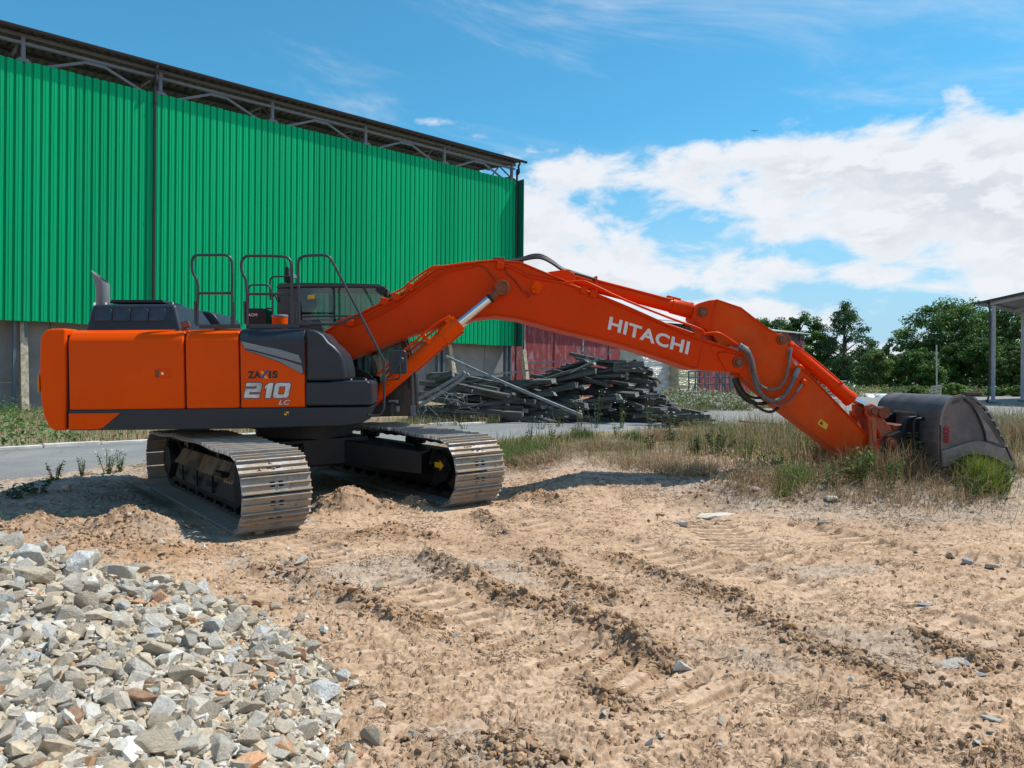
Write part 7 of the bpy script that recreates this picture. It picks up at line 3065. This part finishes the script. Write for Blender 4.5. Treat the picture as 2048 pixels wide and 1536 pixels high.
M['stem'] = plain('weed_stem', (0.12, 0.13, 0.05), 0.7, var=.3)
DARKG = np.array([(.045, .085, .03), (.06, .11, .035), (.035, .07, .03)])
MIDG = np.array([(.10, .19, .045), (.13, .23, .06), (.08, .15, .04), (.17, .24, .09)])
LE = [(1812, 985, .60, .28, 130, .11, MIDG, 'leafy green weed in front of the mounting ears of the bucket'), (1848, 990, .62, .25, 130, .11, MIDG, 'leafy green weed before the flat back of the bucket'), (1880, 992, .50, .22, 100, .10, MIDG, 'leafy green weed at the near corner of the bucket side plate'),
      (1745, 995, .40, .22, 90, .09, MIDG * .8, 'small leafy weed at the foot of the bucket links'), (1690, 1000, .38, .3, 110, .08, GREEN, 'low bushy green weed below the lower arm'), (1915, 1000, .42, .2, 90, .08, MIDG, 'leafy weed just left of the lime-green tuft'),
      (1430, 945, .42, .35, 260, .07, DARKG * 1.3, 'dense dark green weed bush at the right end of the boom shadow'), (1392, 940, .34, .22, 110, .08, DARKG * 1.2, 'dark weed left of the dense bush at the end of the boom shadow'), (1300, 925, .36, .12, 40, .10, DARKG, 'single dark-leaved stalk in the dry straw'), (1342, 915, .42, .14, 44, .10, DARKG, 'taller dark-leaved stalk right of the single one'),
      (1155, 893, .42, .18, 80, .08, MIDG, 'leafy green weed at the road edge in the middle'), (1450, 920, .5, .25, 90, .06, GREEN, 'feathery tall weed behind the dense dark bush'), (1640, 960, .5, .3, 120, .07, MIDG * .8, 'greyish green weed in the straw in front of the arm'),
      (75, 990, .22, .32, 90, .08, DARKG, 'dark leafy weed in the shade at the left edge'), (30, 1000, .18, .25, 60, .08, DARKG, 'low dark weed in the shade at the far left edge'), (215, 950, .42, .18, 120, .06, MIDG, 'wispy weed with white blossom at the near road edge'), (110, 960, .34, .18, 90, .06, MIDG, 'wispy weed left of the blossoming one at the near road edge'),
      (240, 948, .34, .15, 90, .06, MIDG, 'wispy weed right of the blossoming one beside the crawler'), (165, 955, .3, .15, 60, .05, MIDG, 'thin half-bare weed at the near road edge'), (2000, 900, .7, .4, 150, .07, MIDG * .8, 'tall weed behind the bucket edge'), (2040, 875, .6, .4, 120, .06, GREEN, 'tall weed with white blossom at the right edge')]
LE += [(1540, 985, .34, .26, 120, .07, MIDG, 'low green weed left of the fresh green tuft'), (1660, 1005, .40, .24, 110, .08, MIDG, 'branching weed right of the fresh green tuft'), (1725, 1005, .55, .22, 120, .085, GREEN * 1.3, 'tall broad weed standing before the arm nose'), (1780, 1005, .45, .30, 120, .08, MIDG * .9, 'spreading weed left of the leafy one at the mounting ears'),
       (1495, 960, .40, .25, 110, .06, GREEN * 1.2, 'olive weed standing in the straw below the arm elbow'), (1945, 1015, .30, .2, 90, .07, MIDG, 'low weed half hidden at the left of the lime-green tuft'), (2010, 1010, .42, .22, 110, .07, MIDG * .9, 'upright weed just right of the lime-green tuft'), (1105, 905, .40, .25, 130, .07, MIDG, 'broad weed in the lush grass beyond the far crawler'),
       (1060, 890, .5, .16, 60, .07, DARKG * 1.4, 'dark stalk rising from the lush grass beyond the far crawler'), (1235, 885, .45, .2, 90, .06, GREEN, 'tall weed at the road edge above the boom shadow'), (1385, 885, .5, .2, 90, .06, GREEN * 1.2, 'tall weed at the road edge behind the dense dark bush')]
for i, q in enumerate(LE):
    w_ = 14 if 'blossom' in q[7] and 'left' not in q[7] and 'right of' not in q[7] else 0
    leafy('weed', q[0], q[1], q[2], q[3], q[4], q[5], q[6], q[7], seed=30 + i, stems=6, white=w_, group='leafy weeds')

# nettles and dry grass between the road and the hall
rg = np.random.default_rng(91)
n = 26000
s_ = rg.uniform(-14, 12, n)
q_ = rg.uniform(0, 1, n) ** 1.2
d_ = ROAD_FAR + .3 + q_ * (RN.dot(Vector((P0.x, P0.y, 0))) - ROAD_FAR + .3)
X, Y = RD.x * s_ + RN.x * d_, RD.y * s_ + RN.y * d_
kk = fbm(X * .45, Y * .45, 170, 3)
lush = sst(.5 * kk - .30 * (s_ - 3.9), -.15, .45)
sel = rg.random(n) < lush * .9
Z = base_z(Y) + .02
H = rg.uniform(.1, .75, n) * (.35 + .8 * lush)
a = X[sel], Y[sel], Z[sel], H[sel]
m = sel.sum()
Pl = np.stack([a[0], a[1], a[2] + a[3] * rg.uniform(.2, 1.15, m)], -1)
v, f, cc = leaf_cards(Pl, rg.normal(0, .6, (m, 3)) + [0, -.2, .8], rg.uniform(.07, .16, m), np.array([(.08, .17, .045), (.10, .20, .05), (.065, .14, .04), (.13, .22, .06)])[rg.integers(0, 4, m)] * rg.uniform(.8, 1.3, (m, 1)), .5)
tag(link_mesh('nettles', np_mesh('nettles', v, f, M['leaf'], cc)), 'dense green nettles between the road and the hall', 'nettles', kind='stuff')
Pq = np.stack([X, Y, Z], -1)[~sel]
m = (~sel).sum()
blades('dry_grass', Pq, rg.uniform(.08, .36, m), rg.uniform(.008, .016, m), .7, colour_mix(m, .35, rg), 'dry grass and weeds between the road and the hall', 'grass')
# weeds before the timber heap and along the far road edge
n = 9000
s_ = rg.uniform(11, 36, n)
d_ = ROAD_FAR + rg.exponential(.5, n)
X, Y = RD.x * s_ + RN.x * d_, RD.y * s_ + RN.y * d_
ok = fbm(X * .6, Y * .6, 180, 3) > -.22
X, Y = X[ok], Y[ok]
n = len(X)
blades('roadside_grass', np.stack([X, Y, base_z(Y) + .02], -1), rg.uniform(.08, .42, n), rg.uniform(.009, .018, n), .5, colour_mix(n, .4, rg), 'thin dry grass in front of the timber heap', 'grass')
n = 5000
s_ = rg.uniform(-13, 1, n)
d_ = ROAD_NEAR + rg.normal(-.1, .18, n)
X, Y = RD.x * s_ + RN.x * d_, RD.y * s_ + RN.y * d_
ok = fbm(X * 1.1, Y * 1.1, 185, 3) > .02
X, Y = X[ok], Y[ok]
n = len(X)
blades('roadside_grass', np.stack([X, Y, ground_fields(X, Y, False)[0]], -1), rg.uniform(.04, .18, n), rg.uniform(.006, .012, n), .7, colour_mix(n, .5, rg), 'sparse grass along the near edge of the road', 'grass')
# white-flowering and seeding stalks at the timber heap
for i, (x, y, h, w_, lab) in enumerate(((1160, 858, .9, 10, 'tall seeding weed before the middle of the timber heap'), (1190, 860, 1.1, 6, 'tallest seeding weed before the timber heap'), (1240, 860, .8, 12, 'white-blossomed weed before the right half of the timber heap'), (1300, 858, 1.1, 4, 'dry stalk weed before the right half of the timber heap'),
                                        (1120, 858, .6, 0, 'bushy green weed before the timber heap where the two halves meet'), (1340, 862, .6, 10, 'white-blossomed weed right of the timber heap'), (930, 862, .35, 0, 'low weed before the left half of the timber heap'), (1080, 862, .4, 6, 'yellowish weed before the left half of the timber heap'), (1420, 868, .5, 0, 'wispy weed on the road edge right of the timber heap'))):
    leafy('weed', x, y, h, .28, 70 if w_ < 12 else 110, .06, MIDG * .8 if w_ else GREEN, lab, seed=80 + i, stems=6, white=w_, group='weeds by the timber heap')
# flowering bank behind the heap
rg = np.random.default_rng(95)


def bank(name, x0, x1, Y0, Y1, n, h, pal, wf, label, cat, size=(.10, .22)):
    px = rg.uniform(x0, x1, n)
    Y = rg.uniform(Y0, Y1, n)
    X = (px - 1024) / F * Y
    k = .6 + .6 * fbm(X * .5, Y * .5, 190, 2)
    Z = base_z(Y) + rg.uniform(.02, 1, n) * h * np.clip(k, .2, 1.2)
    C = pal[rg.integers(0, len(pal), n)] * rg.uniform(.75, 1.25, (n, 1))
    C = np.where((rg.random(n) < wf)[:, None], .7, C)
    v, f, cc = leaf_cards(np.stack([X, Y, Z], -1), rg.normal(0, .7, (n, 3)) + [0, -.3, .6], rg.uniform(*size, n), C, .5)
    return tag(link_mesh(name, np_mesh(name, v, f, M['leaf'], cc)), label, cat, kind='stuff')


bank('flowering_weeds', 1320, 1510, 30.0, 33.5, 6500, 1.15, np.vstack([MIDG, STRAW[:2]]), .16, 'white-flowering weeds in front of the film-wrapped stacks', 'weeds', (.07, .14))
bank('far_weeds', 1480, 2200, 62, 70, 9000, 1.1, np.vstack([MIDG, GREEN, STRAW[:2] * .7]), .01, 'tall weeds along the far edge of the yard', 'weeds', (.16, .34))
bank('far_weeds', 1640, 1760, 50, 60, 2600, .9, np.vstack([STRAW[:3], GREEN]), .0, 'dry weeds left of the white plastic sheets', 'weeds', (.12, .28))


# ------------------------------------------------------------------ trees and bushes
M['bark'] = plain('bark', (0.07, 0.055, 0.04), 0.9, var=.3, bump=.03, bscale=12)


def tree(name, px, Y, h, wd, label, cat, seed, pal, clear=.12, clumps=90, per=105, leaf=.30, shape='round', group='trees beyond the yard', crown_y=None):
    rg = np.random.default_rng(seed)
    clumps = int(clumps * 1.3)
    x = (px - 1024) / F * Y
    z0_ = float(base_z(Y))
    root = empty(name, (x, Y, z0_))
    # trunk and limbs
    mb = MB()
    r0 = h * .022
    mb.tube([(0, 0, -.1), (.02 * h * rg.normal(), 0, h * .3), (.02 * h * rg.normal(), .01 * h, h * .62), (0, 0, h * .92)], [r0, r0 * .8, r0 * .55, r0 * .15], n=8)
    cs = []
    for i in range(clumps):
        while True:
            p = rg.uniform(-1, 1, 3)
            if np.dot(p, p) <= 1:
                break
        if rg.random() < .62:
            p = p / (np.linalg.norm(p) + 1e-6) * rg.uniform(.72, 1.0)
        t = (p[2] + 1) / 2
        if shape == 'cone':
            k = (1.02 - t) ** .75 * (.8 + .4 * rg.random())
        elif shape == 'tall':
            k = (.62 + .5 * sin(pi * min(1, t * 1.05))) * (1 - .45 * t)
        elif shape == 'bush':
            k = 1.0 - .25 * t
        else:
            k = .78 + .3 * sin(pi * t)
        cs.append((p[0] * wd / 2 * k, p[1] * wd / 2 * k, h * (clear + (1 - clear) * t * .97)))
    for i in range(0, clumps, 4):
        c = Vector(cs[i])
        zb2 = max(h * .1, c.z - (abs(c.x) + abs(c.y)) * .55)
        m_ = Vector((c.x * .45, c.y * .45, (zb2 + c.z) / 2 + .02 * h))
        mb.tube([(0, 0, zb2), m_, c], [r0 * .34, r0 * .2, r0 * .07], n=5, smooth=2)
    mb.build('trunk', M['bark'], root)
    cs = np.array(cs)
    cr = wd * rg.uniform(.055, .115, clumps)
    idx = np.repeat(np.arange(clumps), per)
    n = len(idx)
    d = rg.normal(0, 1, (n, 3))
    d /= np.linalg.norm(d, axis=1)[:, None]
    rr_ = rg.random(n) ** .45
    P_ = cs[idx] + d * (cr[idx] * rr_)[:, None] * [1.15, 1.15, .75]
    P_[:, 2] = np.maximum(P_[:, 2], .1)
    tint = pal[rg.integers(0, len(pal), clumps)] * rg.uniform(.75, 1.25, (clumps, 1))
    C = tint[idx] * rg.uniform(.75, 1.3, (n, 1))
    N_l = d * .8 + rg.normal(0, .5, (n, 3)) + [0, 0, .35]
    v, f, cc = leaf_cards(P_, N_l, rg.uniform(.6, 1.25, n) * leaf, C, .62)
    link_mesh('crown', np_mesh('crown', v, f, M['leaf'], cc), root)
    tag(root, label, cat, group)
    return root


TG = np.array([(.07, .15, .03), (.09, .18, .036), (.11, .20, .042), (.075, .155, .04)])
TY = np.array([(.12, .20, .045), (.15, .23, .055), (.11, .17, .045)])
TB = np.array([(.062, .135, .05), (.078, .155, .056), (.055, .12, .05)])


def tall(py, Y, px=1024):
    return at_depth(px, py, Y).z - float(base_z(Y))


wpx = lambda w, Y: w * Y / F
T_ = [
    ('broadleaf_tree', 1530, 98, 626, 120, 'dark green tree rising behind the red barn, partly hidden by the arm', 'tree', TG, dict(clumps=80)),
    ('broadleaf_tree', 1600, 96, 622, 110, 'rounded dark tree just right of the red barn roof', 'tree', TG, dict(clumps=90)),
    ('broadleaf_tree', 1555, 105, 634, 100, 'tree between the two dark ones behind the barn', 'tree', TB, dict(clumps=70)),
    ('slender_tree', 1690, 92, 598, 125, 'tall slender tree with an airy top left of the gap of sky', 'tree', TB, dict(shape='tall', clumps=110, per=70, leaf=.26, clear=.06)),
    ('broadleaf_tree', 1640, 99, 660, 80, 'shaded tree filling the gap between barn and slender tree', 'tree', TG, dict(clumps=60, clear=.04)),
    ('willow_bush', 1752, 74, 694, 82, 'pale olive willow bush in front of the slender tree', 'bush', TY, dict(shape='bush', clumps=70, per=120, leaf=.22, clear=.04)),
    ('broadleaf_tree', 1778, 104, 676, 75, 'small distant tree in the gap of sky', 'tree', TG, dict(clumps=50, clear=.05)),
    ('broadleaf_tree', 1735, 120, 690, 100, 'low distant tree behind the willow bush', 'tree', TB, dict(clumps=50, clear=.05)),
    ('round_bush', 1838, 72, 694, 98, 'dense dark round bush standing behind the bucket', 'bush', TG, dict(shape='bush', clumps=85, per=110, leaf=.24, clear=.03)),
    ('broadleaf_tree', 1790, 84, 706, 60, 'shrubby young tree squeezed between willow and round bush', 'tree', TG, dict(clumps=40, clear=.03)),
    ('oak_tree', 1905, 95, 598, 190, 'huge dark oak with gaps of sky in its crown', 'tree', TG, dict(clumps=175, per=85, leaf=.36, clear=.20)),
    ('oak_tree', 2010, 92, 606, 165, 'dark oak behind the canopy posts', 'tree', TG, dict(clumps=150, per=95, leaf=.36, clear=.06)),
    ('broadleaf_tree', 1950, 88, 668, 130, 'shaded undergrowth tree beneath the huge oak', 'tree', TG, dict(clumps=80, clear=.02)),
    ('broadleaf_tree', 1870, 100, 672, 100, 'dim tree between the round bush and the huge oak', 'tree', TB, dict(clumps=70, clear=.02)),
    ('oak_tree', 2120, 90, 590, 190, 'dark oak at the right edge beyond the canopy roof', 'tree', TG, dict(clumps=110, per=90, leaf=.34, clear=.05)),
    ('broadleaf_tree', 2035, 80, 690, 100, 'leafy young tree beside the right canopy post', 'tree', TY * .7, dict(clumps=60, clear=.02)),
    ('shrub', 1908, 60, 765, 50, 'bright green low shrub between hurdle and scrap beams', 'shrub', TY * 1.4, dict(shape='bush', clumps=40, per=90, leaf=.18, clear=.03)),
    ('shrub', 1830, 63, 770, 44, 'yellowish green shrub left of the pale hurdle', 'shrub', TY * 1.2, dict(shape='bush', clumps=34, per=80, leaf=.18, clear=.03)),
    ('shrub', 2035, 58, 770, 40, 'low shrub at the foot of the right canopy post', 'shrub', TY, dict(shape='bush', clumps=34, per=80, leaf=.16, clear=.03)),
    ('shrub', 1990, 60, 776, 44, 'weedy shrub directly behind the left canopy post', 'shrub', TY * .9, dict(shape='bush', clumps=34, per=80, leaf=.16, clear=.03)),
]
for i, (nm, px, Y, yt, w_, lab, cat_, pal, kw) in enumerate(T_):
    tree(nm, px, Y, tall(yt, Y, px), wpx(w_, Y), lab, cat_, 200 + i, pal, **kw)
# woods round the horizon; unseen arc behind the camera added to dim reflections
rg = np.random.default_rng(5)
far_pos = []
n = 45000
ang = rg.uniform(-pi, pi, n)
dist = rg.uniform(170, 200, n)
X, Y = np.sin(ang) * dist, np.cos(ang) * dist
ht = 7 + 3.0 * fbm(X * .05, Y * .05, 210, 3)
Z = .9 + rg.random(n) ** .7 * np.clip(ht, 3, 12)
v, f, cc = leaf_cards(np.stack([X, Y, Z], -1), rg.normal(0, .6, (n, 3)) + [0, -.4, .6], rg.uniform(.9, 1.8, n), TB[rg.integers(0, 3, n)] * rg.uniform(.7, 1.4, (n, 1)), .7)
tag(link_mesh('distant_woods', np_mesh('distant_woods', v, f, M['leaf'], cc)), 'distant line of woods along the horizon', 'woods', kind='stuff')


# mud packed between the grouser bars of both crawlers
rg = np.random.default_rng(61)
bpy.context.view_layer.update()
for trk_ in [o for o in bpy.data.objects if o.name.startswith('track') and o.parent == EX and 'shoe' not in o.name and 'frame' not in o.name]:
    P_ = []
    for sh in trk_.children:
        if not sh.name.startswith('track_shoe'):
            continue
        mw = EX.matrix_world @ sh.matrix_local
        k_ = rg.integers(3, 12)
        for _ in range(k_):
            x_ = rg.choice([-.055, -.025, .03, .06]) + rg.normal(0, .008)
            y_ = np.clip(rg.normal(0, .16), -.33, .33)
            P_.append(mw @ Vector((x_, y_, .014)))
    P_ = np.array([p[:] for p in P_])
    n = len(P_)
    C = np.array([(.36, .25, .16), (.42, .31, .21), (.30, .20, .125)])[rg.integers(0, 3, n)]
    o = scatter('packed_mud', P_, rg.uniform(.014, .036, n), C, range(600, 608), None, None, M['clod'], 12, .6)
    o.parent = trk_
    o.matrix_parent_inverse = EX.matrix_world.inverted()


# ------------------------------------------------------------------ labels: say where each stone and beam lies
def project(p):
    q = Vector(p) - CAM
    y = q.dot(CF)
    return 1024 + F * q.dot(CR) / y, 768 - F * q.dot(CU) / y


ORD = ['', 'second ', 'third ', 'fourth ', 'fifth ', 'sixth ', 'seventh ', 'eighth ', 'ninth ', 'tenth ', 'eleventh ', 'twelfth ']
DIRS = ['to the right of', 'to the upper right of', 'above', 'to the upper left of', 'to the left of', 'to the lower left of', 'below', 'to the lower right of']


def relate(objs, marks):
    """give look-alikes labels that tell where they lie from things one can find"""
    cells = {}
    for o, what in objs:
        x, y = project(o.matrix_world.translation if o.matrix_world.translation.length > 0 else o.location)
        m = min(marks, key=lambda q: (q[0] - x) ** 2 + 1.6 * (q[1] - y) ** 2)
        d = int(round(math.atan2(m[1] - y, x - m[0]) / (pi / 4))) % 8
        cells.setdefault((what, d, m[2]), []).append((math.hypot(x - m[0], y - m[1]), o.name, o))
    for (what, d, mk), lst in cells.items():
        lst.sort(key=lambda t: (t[0], t[1]))
        for i, (_, _, o) in enumerate(lst):
            o['label'] = (ORD[min(i, len(ORD) - 1)] + what + ' ' + DIRS[d] + ' ' + mk).replace('under the largest orange one', 'by the orange one')


bpy.context.view_layer.update()
SHORT = ['largest orange stone', 'rounded orange stone', 'rough stone under the largest orange one', 'long smooth boulder', 'round whitish corner stone', 'big brownish boulder', 'big sloping slab', 'block on the sloping slab', 'pitted bluish stone',
         'long narrow white stone', 'grey crest stone', 'white streaked boulder', 'topmost grey boulder', 'wedge-shaped beige stone', 'broad flat stone', 'dark rough stone', 'pitted grey-white stone', 'rounded beige slope stone', 'ragged pale boulder',
         'angular edge stone', 'tan boulder', 'beige block by the rough stone']
mk = [(n[0], n[1], 'the ' + s_) for n, s_ in zip(NAMED, SHORT)]
WHAT = {'pale grey broken stone in the rubble heap': 'pale grey stone', 'dusty beige broken stone in the rubble heap': 'dusty beige stone', 'bluish white streaked stone in the rubble heap': 'bluish white stone', 'small orange brick fragment in the rubble heap': 'orange fragment'}
relate([(o, WHAT[o['label']]) for o in bpy.data.objects if o.name.startswith('stone') and o.get('label') in WHAT], mk)
bm_ = [(1028, 772, 'the longest bleached beam'), (940, 735, 'the upper end of the longest bleached beam'), (1140, 822, 'the foot of the longest bleached beam'), (888, 780, 'the rising bleached beam'), (1184, 723, 'the thin lath on top'), (1257, 729, 'the flat squared beam'), (1260, 741, 'the thick squared beam'),
       (1100, 724, 'the jutting lath'), (1035, 743, 'the level middle lath'), (870, 826, 'the wire tangle'), (1320, 790, 'the silvery wrapped stack'), (1240, 845, 'the white-blossomed weed'), (1160, 840, 'the seeding weed'), (1000, 850, 'the left foot weeds'), (1200, 780, 'the heart of the tall half'), (1120, 765, 'the shoulder of the tall half')]
WB = {LBL_L: 'dark beam', LBL_R: 'dark beam', 'short broken beam spilled at the right foot of the timber heap': 'short broken beam'}
relate([(o, WB[o['label']]) for o in bpy.data.objects if o.name.startswith('timber_beam') and o.get('label') in WB], bm_)
